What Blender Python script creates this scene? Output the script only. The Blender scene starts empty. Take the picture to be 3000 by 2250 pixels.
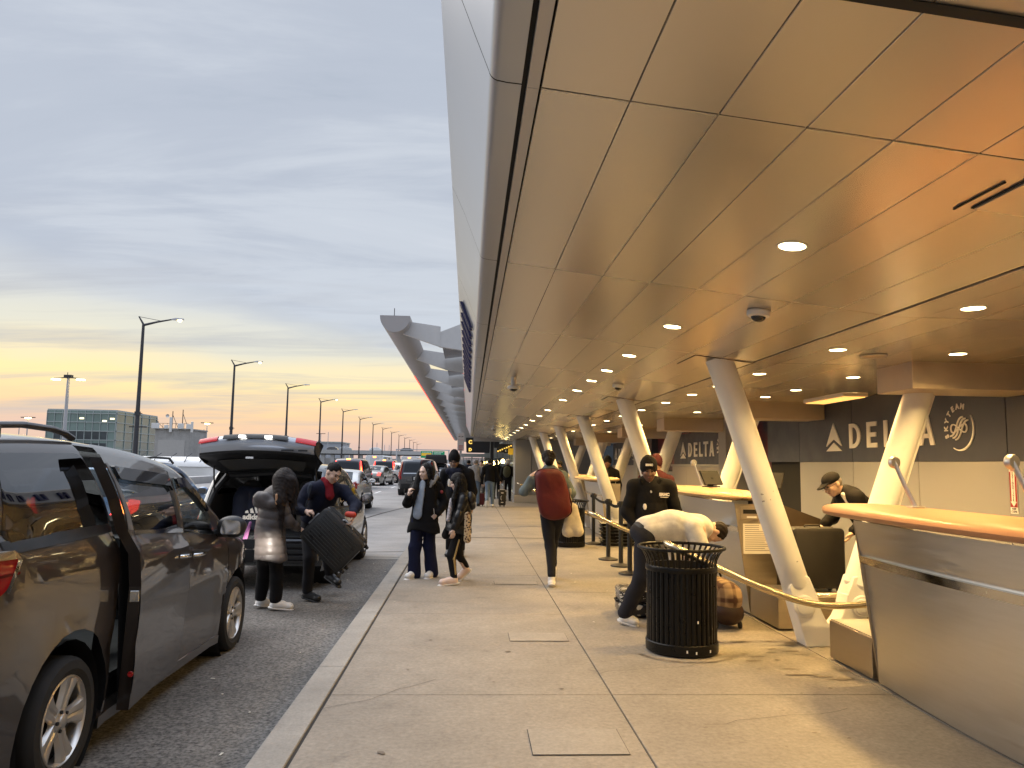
import bpy, bmesh, math, random
import numpy as np
from mathutils import Vector, Matrix
random.seed(7)
SC = bpy.context.scene
COL = SC.collection
PI = math.pi
EYE = 1.6
# ---------------------------------------------------------------- materials
def rgb(h):
    h = h.lstrip('#'); c = [int(h[i:i+2], 16)/255 for i in (0, 2, 4)]
    return tuple(x/12.92 if x <= .04045 else ((x+.055)/1.055)**2.4 for x in c)
MATS = {}
def mat(name, col, rough=.6, metal=0., var=.12, scale=6., bump=0., bscale=80., spec=.5, coat=0., emit=None, estr=0., trans=0., sheen=0., rvar=.1, stretch=(1, 1, 1), alpha=None, ior=1.45, detail=6, island=0.):
    if name in MATS: return MATS[name]
    if isinstance(col, str): col = rgb(col)
    m = bpy.data.materials.new(name); m.use_nodes = True
    nt = m.node_tree; N = nt.nodes; L = nt.links
    b = N['Principled BSDF']
    b.inputs['Base Color'].default_value = (*col, 1); b.inputs['Roughness'].default_value = rough
    b.inputs['Metallic'].default_value = metal; b.inputs['Specular IOR Level'].default_value = spec
    b.inputs['Coat Weight'].default_value = coat; b.inputs['Coat Roughness'].default_value = .03; b.inputs['Coat IOR'].default_value = 1.7 if coat >= 1 else 1.5
    b.inputs['Transmission Weight'].default_value = trans; b.inputs['Sheen Weight'].default_value = sheen
    b.inputs['IOR'].default_value = ior
    if emit is not None:
        if isinstance(emit, str): emit = rgb(emit)
        b.inputs['Emission Color'].default_value = (*emit, 1); b.inputs['Emission Strength'].default_value = estr
    if var > 0 or bump > 0:
        tc = N.new('ShaderNodeTexCoord'); mp = N.new('ShaderNodeMapping'); mp.inputs['Scale'].default_value = stretch
        L.new(tc.outputs['Object'], mp.inputs['Vector'])
        if var > 0:
            n = N.new('ShaderNodeTexNoise'); n.inputs['Scale'].default_value = scale; n.inputs['Detail'].default_value = detail; n.inputs['Roughness'].default_value = .62
            L.new(mp.outputs[0], n.inputs['Vector'])
            r = N.new('ShaderNodeMapRange'); r.inputs[1].default_value = .25; r.inputs[2].default_value = .75
            r.inputs[3].default_value = 1-var; r.inputs[4].default_value = 1+var; L.new(n.outputs['Fac'], r.inputs[0])
            mx = N.new('ShaderNodeVectorMath'); mx.operation = 'SCALE'; mx.inputs[0].default_value = col
            L.new(r.outputs[0], mx.inputs['Scale']); L.new(mx.outputs[0], b.inputs['Base Color'])
            if rvar > 0:
                r2 = N.new('ShaderNodeMapRange'); r2.inputs[1].default_value = .3; r2.inputs[2].default_value = .7
                r2.inputs[3].default_value = max(0, rough-rvar); r2.inputs[4].default_value = min(1, rough+rvar)
                L.new(n.outputs['Fac'], r2.inputs[0]); L.new(r2.outputs[0], b.inputs['Roughness'])
        if bump > 0:
            n2 = N.new('ShaderNodeTexNoise'); n2.inputs['Scale'].default_value = bscale; n2.inputs['Detail'].default_value = 4
            L.new(mp.outputs[0], n2.inputs['Vector'])
            bp = N.new('ShaderNodeBump'); bp.inputs['Strength'].default_value = bump; bp.inputs['Distance'].default_value = .01
            L.new(n2.outputs['Fac'], bp.inputs['Height']); L.new(bp.outputs[0], b.inputs['Normal'])
    if island > 0:
        gi = N.new('ShaderNodeNewGeometry'); r3 = N.new('ShaderNodeMapRange'); r3.inputs[3].default_value = 1-island; r3.inputs[4].default_value = 1+island; L.new(gi.outputs['Random Per Island'], r3.inputs[0])
        sv = N.new('ShaderNodeVectorMath'); sv.operation = 'SCALE'; sv.inputs[0].default_value = col; L.new(r3.outputs[0], sv.inputs['Scale']); L.new(sv.outputs[0], b.inputs['Base Color'])
        r4 = N.new('ShaderNodeMapRange'); r4.inputs[3].default_value = rough*.9; r4.inputs[4].default_value = rough*1.12; L.new(gi.outputs['Random Per Island'], r4.inputs[0]); L.new(r4.outputs[0], b.inputs['Roughness'])
    MATS[name] = m
    return m
# ---------------------------------------------------------------- mesh builder
def V(*a): return Vector(a)
class MB:
    def __init__(s): s.v = []; s.f = []; s.m = []; s.mi = 0
    def add(s, vs, fs):
        o = len(s.v); s.v += [tuple(p) for p in vs]; s.f += [tuple(i+o for i in f) for f in fs]; s.m += [s.mi]*len(fs); return s
    def box(s, x0, x1, y0, y1, z0, z1, M=None):
        p = [V(x, y, z) for z in (z0, z1) for y in (y0, y1) for x in (x0, x1)]
        if M is not None: p = [M @ q for q in p]
        return s.add(p, [(0, 2, 3, 1), (4, 5, 7, 6), (0, 1, 5, 4), (2, 6, 7, 3), (0, 4, 6, 2), (1, 3, 7, 5)])
    def tube(s, pts, r, n=12, caps=True, flat=None):
        pts = [Vector(p) for p in pts]; k = len(pts)
        rs = r if isinstance(r, (list, tuple)) else [r]*k
        vs = []; up = None
        for i in range(k):
            t = (pts[min(i+1, k-1)]-pts[max(i-1, 0)]).normalized()
            if up is None:
                up = V(0, 0, 1) if abs(t.z) < .9 else V(1, 0, 0)
            a = t.cross(up).normalized(); b = a.cross(t).normalized(); up = b
            for j in range(n):
                an = 2*PI*j/n; ca, sa = math.cos(an)*rs[i], math.sin(an)*rs[i]
                if flat: ca *= flat[0]; sa *= flat[1]
                vs.append(pts[i]+a*ca+b*sa)
        fs = [(i*n+j, i*n+(j+1) % n, (i+1)*n+(j+1) % n, (i+1)*n+j) for i in range(k-1) for j in range(n)]
        if caps: fs += [tuple(range(n-1, -1, -1)), tuple((k-1)*n+j for j in range(n))]
        return s.add(vs, fs)
    def lathe(s, prof, n=32, c=(0, 0, 0), M=None, a0=0., a1=2*PI):
        full = abs(a1-a0-2*PI) < 1e-6; cols = n if full else n+1
        vs = []
        for r, z in prof:
            for j in range(cols):
                an = a0+(a1-a0)*j/n; p = V(r*math.cos(an), r*math.sin(an), z)
                if M is not None: p = M @ p
                vs.append(p+Vector(c))
        fs = []
        for i in range(len(prof)-1):
            for j in range(n):
                q = (j+1) % cols
                fs.append((i*cols+j, i*cols+q, (i+1)*cols+q, (i+1)*cols+j))
        return s.add(vs, fs)
    def prism(s, poly, d, M=None):           # poly in local xy, extruded along local z by d=(z0,z1)
        n = len(poly); p = [V(x, y, z) for z in d for x, y in poly]
        if M is not None: p = [M @ q for q in p]
        return s.add(p, [tuple(range(n-1, -1, -1)), tuple(range(n, 2*n))]+[(i, (i+1) % n, n+(i+1) % n, n+i) for i in range(n)])
    def loft(s, rings, close=True, caps=True):
        n = len(rings[0]); vs = [p for r in rings for p in r]; fs = []
        for i in range(len(rings)-1):
            for j in range(n if close else n-1):
                q = (j+1) % n; fs.append((i*n+j, i*n+q, (i+1)*n+q, (i+1)*n+j))
        if caps and close: fs += [tuple(range(n-1, -1, -1)), tuple((len(rings)-1)*n+j for j in range(n))]
        return s.add(vs, fs)
    def quad(s, a, b, c, d): return s.add([a, b, c, d], [(0, 1, 2, 3)])
    def build(s, name, m, parent=None, loc=None, rz=None, smooth=40, bevel=0., seg=2, recalc=True):
        me = bpy.data.meshes.new(name); me.from_pydata([tuple(p) for p in s.v], [], s.f)
        ms = m if isinstance(m, (list, tuple)) else [m]
        for x in ms: me.materials.append(x)
        if len(ms) > 1: me.polygons.foreach_set('material_index', s.m)
        if recalc:
            bm = bmesh.new(); bm.from_mesh(me); bmesh.ops.recalc_face_normals(bm, faces=bm.faces); bm.to_mesh(me); bm.free()
        if smooth and not bevel:
            me.polygons.foreach_set('use_smooth', [True]*len(me.polygons)); me.set_sharp_from_angle(angle=math.radians(smooth))
        me.update()
        o = bpy.data.objects.new(name, me); COL.objects.link(o)
        if parent is not None: o.parent = parent
        if loc is not None: o.location = loc
        if rz is not None: o.rotation_euler = (0, 0, rz)
        if bevel:
            md = o.modifiers.new('b', 'BEVEL'); md.width = bevel; md.segments = seg; md.limit_method = 'ANGLE'; md.angle_limit = math.radians(35)
            me.polygons.foreach_set('use_smooth', [True]*len(me.polygons)); md.harden_normals = True
        return o
def tag(o, label=None, cat=None, group=None, kind=None):
    if label: o['label'] = label
    if cat: o['category'] = cat
    if group: o['group'] = group
    if kind: o['kind'] = kind
    return o
def thing(name, label, cat, loc=(0, 0, 0), rz=0., group=None):
    o = bpy.data.objects.new(name, None); o.empty_display_size = .1; COL.objects.link(o)
    o.location = loc; o.rotation_euler = (0, 0, rz)
    return tag(o, label, cat, group)
def dup(root, loc, rz=None, label=None, group=None):
    def cp(o, par):
        c = o.copy(); COL.objects.link(c)
        if par is not None: c.parent = par
        for ch in list(o.children): cp(ch, c)
        return c
    r = cp(root, None); r.location = loc
    if rz is not None: r.rotation_euler = (0, 0, rz)
    if label: r['label'] = label
    if group: r['group'] = group
    return r
ORD = ['first', 'second', 'third', 'fourth', 'fifth', 'sixth', 'seventh', 'eighth', 'ninth', 'tenth', 'eleventh', 'twelfth', 'thirteenth', 'fourteenth', 'fifteenth', 'sixteenth']
def text_mesh(txt, size, M, depth=.004, bold=0., spacing=1., align='CENTER', shear=0., sx=1.):
    cu = bpy.data.curves.new('t', 'FONT'); cu.body = txt; cu.size = size; cu.align_x = align; cu.align_y = 'CENTER'
    cu.offset = bold; cu.extrude = depth/2; cu.space_character = spacing; cu.shear = shear; cu.resolution_u = 4
    o = bpy.data.objects.new('t', cu); COL.objects.link(o)
    dg = bpy.context.evaluated_depsgraph_get(); me = bpy.data.meshes.new_from_object(o.evaluated_get(dg))
    vs = [M @ V(v.co.x*sx, v.co.y, v.co.z) for v in me.vertices]; fs = [tuple(p.vertices) for p in me.polygons]
    bpy.data.objects.remove(o); bpy.data.curves.remove(cu); bpy.data.meshes.remove(me)
    return vs, fs
def face_M(origin, xdir, ydir):   # local xy plane -> world
    x = Vector(xdir).normalized(); y = Vector(ydir).normalized(); z = x.cross(y)
    return Matrix(((x.x, y.x, z.x, origin[0]), (x.y, y.y, z.y, origin[1]), (x.z, y.z, z.z, origin[2]), (0, 0, 0, 1)))
# ---------------------------------------------------------------- implicit surfaces (smooth union of round cones and ellipsoids)
def sdf_mesh(prims, vox, disp=None):
    lo = np.full(3, 1e9); hi = np.full(3, -1e9)
    for p in prims:
        if p[0] == 'c':
            for q, r in ((p[1], p[3]), (p[2], p[4])):
                lo = np.minimum(lo, np.array(q)-r); hi = np.maximum(hi, np.array(q)+r)
        elif p[0] == 'e':
            r = max(p[2]); lo = np.minimum(lo, np.array(p[1])-r); hi = np.maximum(hi, np.array(p[1])+r)
    lo -= 4*vox; hi += 4*vox
    n = np.ceil((hi-lo)/vox).astype(int)+1
    ax = [lo[i]+vox*np.arange(n[i]) for i in range(3)]
    D = np.full(n, 1.0, dtype=np.float32)
    for p in prims:
        op = p[5] if p[0] == 'c' and len(p) > 5 else (p[4] if p[0] == 'e' and len(p) > 4 else {})
        k = op.get('k', .02); sub = op.get('sub', False); mg = k+3*vox+op.get('amp', 0)
        if p[0] == 'c':
            a = np.array(p[1], float); b = np.array(p[2], float); ra, rb = p[3], p[4]
            l = np.minimum(a-ra, b-rb)-mg; h = np.maximum(a+ra, b+rb)+mg
        else:
            c = np.array(p[1], float); R = np.array(p[2], float); l = c-R.max()-mg; h = c+R.max()+mg
        i0 = np.maximum(np.floor((l-lo)/vox).astype(int), 0); i1 = np.minimum(np.ceil((h-lo)/vox).astype(int)+1, n)
        if (i1 <= i0).any(): continue
        X, Y, Z = np.meshgrid(*[ax[i][i0[i]:i1[i]] for i in range(3)], indexing='ij', sparse=True)
        if p[0] == 'c':
            d = b-a; L2 = float(d@d)+1e-12; fl = op.get('flat')
            t = np.clip(((X-a[0])*d[0]+(Y-a[1])*d[1]+(Z-a[2])*d[2])/L2, 0, 1)
            ex, ey, ez = X-a[0]-t*d[0], Y-a[1]-t*d[1], Z-a[2]-t*d[2]
            if fl is not None:      # squash along a direction
                w = np.array(fl[:3], float); w /= np.linalg.norm(w); q = (ex*w[0]+ey*w[1]+ez*w[2])*(fl[3]-1)
                ex, ey, ez = ex+q*w[0], ey+q*w[1], ez+q*w[2]
            e = np.sqrt(ex*ex+ey*ey+ez*ez); S = e-(ra+t*(rb-ra))
            if 'quilt' in op:
                S = S-op['amp']*(np.abs(np.sin(PI*t*math.sqrt(L2)/op['quilt']+op.get('ph', 0)))**.6-.5)
        else:
            U = X-c[0]; Vv = Y-c[1]; W = Z-c[2]; M = p[3] if len(p) > 3 and p[3] is not None else None
            if M is not None:
                M = np.array(M)[:3, :3]; U, Vv, W = (M[0, 0]*U+M[1, 0]*Vv+M[2, 0]*W), (M[0, 1]*U+M[1, 1]*Vv+M[2, 1]*W), (M[0, 2]*U+M[1, 2]*Vv+M[2, 2]*W)
            k0 = np.sqrt((U/R[0])**2+(Vv/R[1])**2+(W/R[2])**2); k1 = np.sqrt((U/R[0]**2)**2+(Vv/R[1]**2)**2+(W/R[2]**2)**2)+1e-9
            S = k0*(k0-1)/k1
            if 'quilt' in op: S = S-op['amp']*(np.abs(np.sin(PI*W/op['quilt']+op.get('ph', 0)))**.6-.5)+0*X
        sl = tuple(slice(i0[i], i1[i]) for i in range(3)); C = D[sl]
        if sub:
            S = -S; hh = np.clip(.5-.5*(C-S)/k, 0, 1); D[sl] = C*(1-hh)+S*hh+k*hh*(1-hh)
        else:
            hh = np.clip(.5+.5*(C-S)/k, 0, 1); D[sl] = C*(1-hh)+S*hh-k*hh*(1-hh)
    if disp is not None:
        X, Y, Z = np.meshgrid(*ax, indexing='ij', sparse=True); D = D+disp(X, Y, Z)
    s = D < 0
    c8 = [s[i:n[0]-1+i, j:n[1]-1+j, k:n[2]-1+k] for i in (0, 1) for j in (0, 1) for k in (0, 1)]
    cnt = sum(c.astype(np.int8) for c in c8); act = (cnt > 0) & (cnt < 8)
    idx = np.argwhere(act); 
    if len(idx) == 0: return np.zeros((0, 3)), []
    vid = np.full(act.shape, -1, np.int64); vid[act] = np.arange(len(idx))
    acc = np.zeros((len(idx), 3)); num = np.zeros(len(idx))
    cor = [(i, j, k) for i in (0, 1) for j in (0, 1) for k in (0, 1)]
    dv = {c: D[idx[:, 0]+c[0], idx[:, 1]+c[1], idx[:, 2]+c[2]] for c in cor}
    for c in cor:
        for a in range(3):
            if c[a] == 0:
                e = list(c); e[a] = 1; e = tuple(e); A, B = dv[c], dv[e]; m = (A < 0) != (B < 0)
                t = np.where(m, A/np.where(m, A-B, 1), 0); P = np.tile(np.array(c, float), (len(idx), 1)); P[:, a] = t
                acc[m] += P[m]; num[m] += 1
    vs = lo+vox*(idx+acc/num[:, None])
    fs = []
    for a in range(3):
        b, c = (a+1) % 3, (a+2) % 3
        s0 = [slice(None)]*3; s1 = [slice(None)]*3; s0[a] = slice(0, -1); s1[a] = slice(1, None)
        A = s[tuple(s0)]; B = s[tuple(s1)]; E = np.argwhere(A != B); inside = A[E[:, 0], E[:, 1], E[:, 2]]
        ok = (E[:, b] > 0) & (E[:, c] > 0) & (E[:, b] < n[b]-1) & (E[:, c] < n[c]-1); E = E[ok]; inside = inside[ok]
        q = []
        for db, dc in ((-1, -1), (0, -1), (0, 0), (-1, 0)):
            I = E.copy(); I[:, b] += db; I[:, c] += dc; q.append(vid[I[:, 0], I[:, 1], I[:, 2]])
        q = np.stack(q, 1); q[~inside] = q[~inside][:, ::-1]; fs.append(q)
    return vs, np.concatenate(fs)
def np_obj(name, vs, fs, m, parent=None, smooth=True, mi=None):
    me = bpy.data.meshes.new(name); nv = len(vs); nf = len(fs)
    me.vertices.add(nv); me.vertices.foreach_set('co', np.asarray(vs, np.float32).ravel())
    me.loops.add(nf*4); me.loops.foreach_set('vertex_index', np.asarray(fs, np.int32).ravel())
    me.polygons.add(nf); me.polygons.foreach_set('loop_start', np.arange(0, nf*4, 4, dtype=np.int32))
    me.update(calc_edges=True); me.validate()
    for x in (m if isinstance(m, (list, tuple)) else [m]): me.materials.append(x)
    if mi is not None: me.polygons.foreach_set('material_index', mi)
    me.polygons.foreach_set('use_smooth', [smooth]*len(me.polygons))
    o = bpy.data.objects.new(name, me); COL.objects.link(o)
    if parent is not None: o.parent = parent
    return o
def blob(name, prims, vox, m, parent=None, disp=None):
    vs, fs = sdf_mesh(prims, vox, disp); return np_obj(name, vs, fs, m, parent)
def folds(amp, f=9., seed=0.):
    def d(X, Y, Z):
        w = np.sin(f*(1.3*X+.7*Z)+seed+2*np.sin(f*.6*Y+seed))*.4+np.sin(f*(1.9*Y-1.1*Z)+1.7*seed+1.5*np.sin(f*.8*X))*.4
        r = np.abs(np.sin(f*.8*(.7*X+1.1*Z+.4*Y)+seed*2+1.6*np.sin(f*.45*(X-Y)+seed)))-.6
        return (amp*(w-.9*r)).astype(np.float32)
    return d
# ---------------------------------------------------------------- ground, road, pavement
def speck(name, col, sp=.35, fine=160., big=.6, bvar=.18, rough=.85, bump=.35, stain=.0, col2=None):
    m = bpy.data.materials.new(name); m.use_nodes = True; nt = m.node_tree; N = nt.nodes; L = nt.links; b = N['Principled BSDF']
    tc = N.new('ShaderNodeTexCoord')
    def nz(s, d=5, r=.6):
        n = N.new('ShaderNodeTexNoise'); n.inputs['Scale'].default_value = s; n.inputs['Detail'].default_value = d; n.inputs['Roughness'].default_value = r
        L.new(tc.outputs['Object'], n.inputs['Vector']); return n.outputs['Fac']
    def mr(x, a, b_, c, d):
        n = N.new('ShaderNodeMapRange'); L.new(x, n.inputs[0])
        for i, q in enumerate((a, b_, c, d)): n.inputs[i+1].default_value = q
        return n.outputs[0]
    def mul(a, b_):
        n = N.new('ShaderNodeMath'); n.operation = 'MULTIPLY'; L.new(a, n.inputs[0]); L.new(b_, n.inputs[1]); return n.outputs[0]
    f = mul(mr(nz(fine, 3, .7), .3, .7, 1-sp, 1+sp), mr(nz(big, 6, .6), .3, .7, 1-bvar, 1+bvar))
    f = mul(f, mr(nz(big*7, 5, .65), .3, .7, 1-bvar*.6, 1+bvar*.6))
    if stain: f = mul(f, mr(nz(2.3, 7, .7), .58, .72, 1, 1-stain))
    v = N.new('ShaderNodeVectorMath'); v.operation = 'SCALE'; L.new(f, v.inputs['Scale'])
    if col2:
        mx = N.new('ShaderNodeMix'); mx.data_type = 'RGBA'; mx.inputs[6].default_value = (*col, 1); mx.inputs[7].default_value = (*col2, 1)
        L.new(mr(nz(.9, 4), .4, .6, 0, 1), mx.inputs[0]); L.new(mx.outputs[2], v.inputs[0])
    else: v.inputs[0].default_value = col
    L.new(v.outputs[0], b.inputs['Base Color']); b.inputs['Roughness'].default_value = rough
    bp = N.new('ShaderNodeBump'); bp.inputs['Strength'].default_value = bump; bp.inputs['Distance'].default_value = .006
    L.new(nz(fine*.7, 4, .7), bp.inputs['Height']); L.new(bp.outputs[0], b.inputs['Normal'])
    MATS[name] = m; return m
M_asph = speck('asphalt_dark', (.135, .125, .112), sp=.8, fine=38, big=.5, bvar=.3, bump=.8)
M_asph2 = speck('asphalt_light', (.27, .258, .245), sp=.22, fine=60, big=.35, bvar=.18, bump=.35)
M_conc = speck('pavement_concrete', (.268, .236, .195), sp=.18, fine=30, big=.6, bvar=.15, stain=.25, bump=.25)
M_conc2 = speck('pavement_patch', (.30, .268, .225), sp=.12, fine=45, big=1.5, bvar=.10, stain=.15, bump=.2)
M_kerb = speck('kerb_concrete', (.30, .278, .245), sp=.14, fine=45, big=.8, bvar=.15, stain=.3, bump=.3)
M_joint = mat('joint_filler', (.035, .03, .026), rough=.95, var=.4, scale=8)
M_dirt = speck('far_ground', (.12, .115, .10), sp=.2, fine=3, big=.02, bvar=.2, bump=.1)
M_white = mat('lane_paint', (.72, .71, .68), rough=.7, var=.18, scale=5)
def struct(name, mb, m, **k):
    o = mb.build(name, m, **k); o['kind'] = 'structure'; return o
g = MB(); g.quad((-3000, -500, -.5), (3000, -500, -.5), (3000, 4000, -.5), (-3000, 4000, -.5)); struct('ground', g, M_dirt)
# road: light running lanes, a darker re-laid bay along the kerb, a concrete strip across
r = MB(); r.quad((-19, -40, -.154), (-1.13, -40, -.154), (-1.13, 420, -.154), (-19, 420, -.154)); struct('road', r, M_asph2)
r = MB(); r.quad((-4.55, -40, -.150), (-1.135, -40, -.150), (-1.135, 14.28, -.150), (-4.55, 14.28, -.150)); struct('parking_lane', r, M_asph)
r = MB(); r.quad((-4.55, 14.3, -.1495), (-1.135, 14.3, -.1495), (-1.135, 14.82, -.1495), (-4.55, 14.82, -.1495))
struct('concrete_strip', r, M_kerb)
r = MB(); r.quad((-4.55, 14.53, -.1455), (-1.135, 14.53, -.1455), (-1.135, 14.56, -.1455), (-4.55, 14.56, -.1455)); struct('strip_joint', r, M_joint)
r = MB()
for lx in (-5.2, -8.8):
    for k in range(-1, 12):
        y = 25.5+k*9.1; r.quad((lx-.06, y, -.149), (lx+.06, y, -.149), (lx+.06, y+3, -.149), (lx-.06, y+3, -.149))
struct('lane_markings', r, M_white)
r = MB()
def crackline(pts, w, z):
    for a, b in zip(pts[:-1], pts[1:]):
        a = Vector((*a, z)); b = Vector((*b, z)); n = (b-a).cross(V(0, 0, 1)).normalized()*w
        r.quad(a-n, b-n, b+n, a+n)
crackline([(-4.2, 17), (-3.7, 20), (-3.2, 24), (-2.9, 27), (-2.4, 30.5), (-2.2, 34)], .035, -.1486)
crackline([(-2.9, 15.0), (-2.2, 15.3), (-1.2, 15.5)], .02, -.1486)
struct('road_cracks', r, M_joint)
r = MB(); rc_ = random.Random(8)
for (x0, y0, x1, y1) in ((-.9, 5.2, -.2, 5.9), (1.05, 6.1, 1.9, 6.35), (1.5, 4.9, 2.6, 5.2), (-.8, 9.2, .1, 9.0)):
    pts = [(x0+(x1-x0)*t/9+rc_.uniform(-.03, .03), y0+(y1-y0)*t/9+rc_.uniform(-.03, .03)) for t in range(10)]; crackline(pts, .0022, .0037)
struct('pavement_cracks', r, mat('crack_line', (.10, .088, .072), rough=.9, var=.3))
# kerb and pavement slabs with open joints
k = MB(); rnd = random.Random(3)
y = -12.
while y < 90:
    k.box(-1.14, -.935, y+.004, min(y+3.05, 90)-.004, -.45, 0); y += 3.05
struct('kerb', k, M_kerb, bevel=.012)
b = MB(); b.quad((-.94, -12, -.012), (6, -12, -.012), (6, 90, -.012), (-.94, 90, -.012)); struct('pavement_joints', b, M_joint)
p = MB(); xs = [-.915, 1.037, 3.06, 5.3]; per = 1.447; y0 = 5.545-per*12
ys = [y0+i*per for i in range(72)]
for xa, xb in zip(xs[:-1], xs[1:]):
    for ya, yb in zip(ys[:-1], ys[1:]):
        ga = .005
        p.box(xa+(.006 if xa > 0 else .002), xb-.003, ya+ga*.5, yb-ga*.5, -.05, rnd.uniform(-.002, .0015))
struct('pavement', p, M_conc, bevel=.004, seg=1)
p = MB(); p2 = MB()
for (xa, xb, ya, yb) in ((.39, .93, 4.42, 4.83), (.41, .945, 6.98+.18, 7.50), (.38, .96, 10.45, 10.75), (1.9, 2.4, 3.1, 3.4)):
    p2.quad((xa-.004, ya-.005, .0035), (xb+.004, ya-.005, .0035), (xb+.004, yb+.005, .0035), (xa-.004, yb+.005, .0035))
    p.quad((xa, ya, .006), (xb, ya, .006), (xb, yb, .006), (xa, yb, .006))
struct('pavement_cover_joint', p2, M_joint); struct('pavement_covers', p, M_conc2)
# wide expansion joint across the pavement
p = MB(); p.quad((-.92, 16.85, .004), (3.0, 16.85, .004), (3.0, 16.93, .004), (-.92, 16.93, .004)); struct('expansion_joint', p, M_joint)
# wet drips and gum spots beside the counters and the bin
M_stain = mat('pavement_stain', (.16, .125, .09), rough=.55, var=.3, scale=4)
def splat(mb, cx, cy, rx, ry, z, rnd, n=22):
    ph = [rnd.uniform(0, 6.28) for _ in range(4)]
    pts = []
    for i in range(n):
        a = 2*PI*i/n; q = 1+.25*math.sin(2*a+ph[0])+.18*math.sin(3*a+ph[1])+.12*math.sin(5*a+ph[2])
        pts.append((cx+rx*q*math.cos(a), cy+ry*q*math.sin(a), z))
    mb.add(pts, [tuple(range(n))])
s = MB(); rs = random.Random(11)
for i in range(70):
    q = rs.uniform(.006, .022); splat(s, rs.uniform(-.8, 2.9), rs.uniform(3.9, 13), q, q*rs.uniform(.6, 1.2), .0042+.00002*i, rs, 12)
for i in range(26):
    splat(s, rs.uniform(2.35, 3.05), 6.6+rs.uniform(-.75, .6), rs.uniform(.02, .10), rs.uniform(.006, .022), .0058+.00004*i, rs)
for i in range(22):
    a = .2+i*.11; splat(s, 1.9+.43*math.cos(a+3.3), 6.83+.43*math.sin(a+3.3), rs.uniform(.02, .05), rs.uniform(.006, .014), .0070+.00003*i, rs, 12)
struct('pavement_stains', s, M_stain)
lt = MB(); rs = random.Random(5)
for i in range(30):
    x, y = rs.uniform(-3.6, -1.25), rs.uniform(4.6, 13.8); a = rs.uniform(0, 3.14); l = rs.uniform(.006, .022); w = rs.uniform(.003, .009)
    M = Matrix.Translation((x, y, -.146)) @ Matrix.Rotation(a, 4, 'Z'); lt.box(-l, l, -w, w, 0, .003, M)
for i in range(9):
    x, y = rs.uniform(-.85, 2.4), rs.uniform(4.4, 13); a = rs.uniform(0, 3.14); l = rs.uniform(.006, .02); w = rs.uniform(.003, .007)
    M = Matrix.Translation((x, y, .004)) @ Matrix.Rotation(a, 4, 'Z'); lt.box(-l, l, -w, w, 0, .003, M)
tag(lt.build('litter', mat('paper_scrap', (.62, .58, .5), var=.1)), 'pale scraps of litter scattered over road and pavement', 'litter', kind='stuff')
# ---------------------------------------------------------------- terminal: canopy, columns, wall, counters
M_ceil = mat('ceiling_metal', (.59, .535, .45), rough=.27, metal=.72, var=0, island=.045)
M_ceil2 = mat('inner_ceiling_metal', (.60, .52, .40), rough=.25, metal=.70, var=0, island=.04)
M_black = mat('black_gap', (.012, .011, .010), rough=.8, var=0)
M_fascia = mat('fascia_panel', (.40, .42, .45), rough=.30, metal=.25, var=.03, scale=.8, rvar=.03)
M_trim = mat('edge_trim', (.46, .44, .42), rough=.4, metal=.5, var=.05)
M_col = mat('column_paint', (.86, .84, .79), rough=.45, var=.05, scale=3.5, bump=.04, bscale=25)
M_steel = mat('brushed_steel', (.60, .59, .57), rough=.36, metal=1., var=.06, scale=5, stretch=(.6, .6, 9), rvar=.07)
M_steel2 = mat('polished_trim', (.62, .61, .58), rough=.2, metal=1., var=.06, scale=4)
M_bronze = mat('bronze_steel', (.42, .36, .27), rough=.38, metal=.9, var=.10, scale=4, stretch=(1, 1, 6))
M_wood = mat('counter_wood', (.40, .195, .098), rough=.42, var=.05, scale=7, stretch=(6, .5, 6), coat=.08, rvar=.03)
M_navy = mat('sign_navy', (.050, .058, .085), rough=.45, var=.06, scale=3)
M_wallg = mat('wall_panel_grey', (.36, .355, .345), rough=.5, metal=.2, var=.04, scale=14, stretch=(1, 1, 8))
M_wallrib = mat('wall_panel_ribbed', (.40, .36, .32), rough=.45, metal=.3, var=.14, scale=10, stretch=(1, 9, .3))
M_letter = mat('sign_letter', (.88, .85, .80), rough=.4, var=.03)
M_beam = mat('beam_clad', (.55, .44, .32), rough=.4, metal=.3, var=.06)
M_lamp = mat('downlight_glow', (1, .9, .7), var=0, emit=(1., .80, .42), estr=14.)
M_heat = mat('lamp_panel_glow', (1, .7, .3), var=0, emit=(1., .50, .12), estr=.75)
M_white2 = mat('white_plastic', (.75, .74, .71), rough=.35, var=.03)
M_glassd = mat('dark_glass', (.015, .017, .02), rough=.04, var=0, spec=.6)
CS = .112; CX0, CZ0 = 2.4, 2.597
def cz(x): return CZ0+CS*(CX0-x)
MODS = [2.43+2.235*k for k in range(-6, 16)]
YN, YF = -11., 36.
can = thing('terminal_canopy', 'long low canopy of satin metal ceiling panels over the pavement, white curved edge fascia', 'canopy', (0, 0, 0))
pan = MB(); rnp = random.Random(21)
def plate(mb, x0, x1, y0, y1, t=.012, zf=cz):
    vs = [(x, y, zf(x)+d) for d in (0, t) for y in (y0, y1) for x in (x0, x1)]
    mb.add(vs, [(0, 2, 3, 1), (4, 5, 7, 6), (0, 1, 5, 4), (2, 6, 7, 3), (0, 4, 6, 2), (1, 3, 7, 5)])
edges = [.212+.300*j for j in range(9)]
for a, b in zip(MODS[:-1], MODS[1:]):
    for xa, xb in zip(edges[:-1], edges[1:]):
        ta, tb_ = rnp.uniform(-.0022, .0022), rnp.uniform(-.0006, .0006); xm = (xa+xb)/2
        plate(pan, xa+.0011, xb-.0011, a+.0045, b-.0045, .012, lambda x: cz(x)+ta*(x-xm)*1.5+abs(tb_))
pan.build('ceiling', M_ceil, can, bevel=.0025, seg=1)
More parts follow.
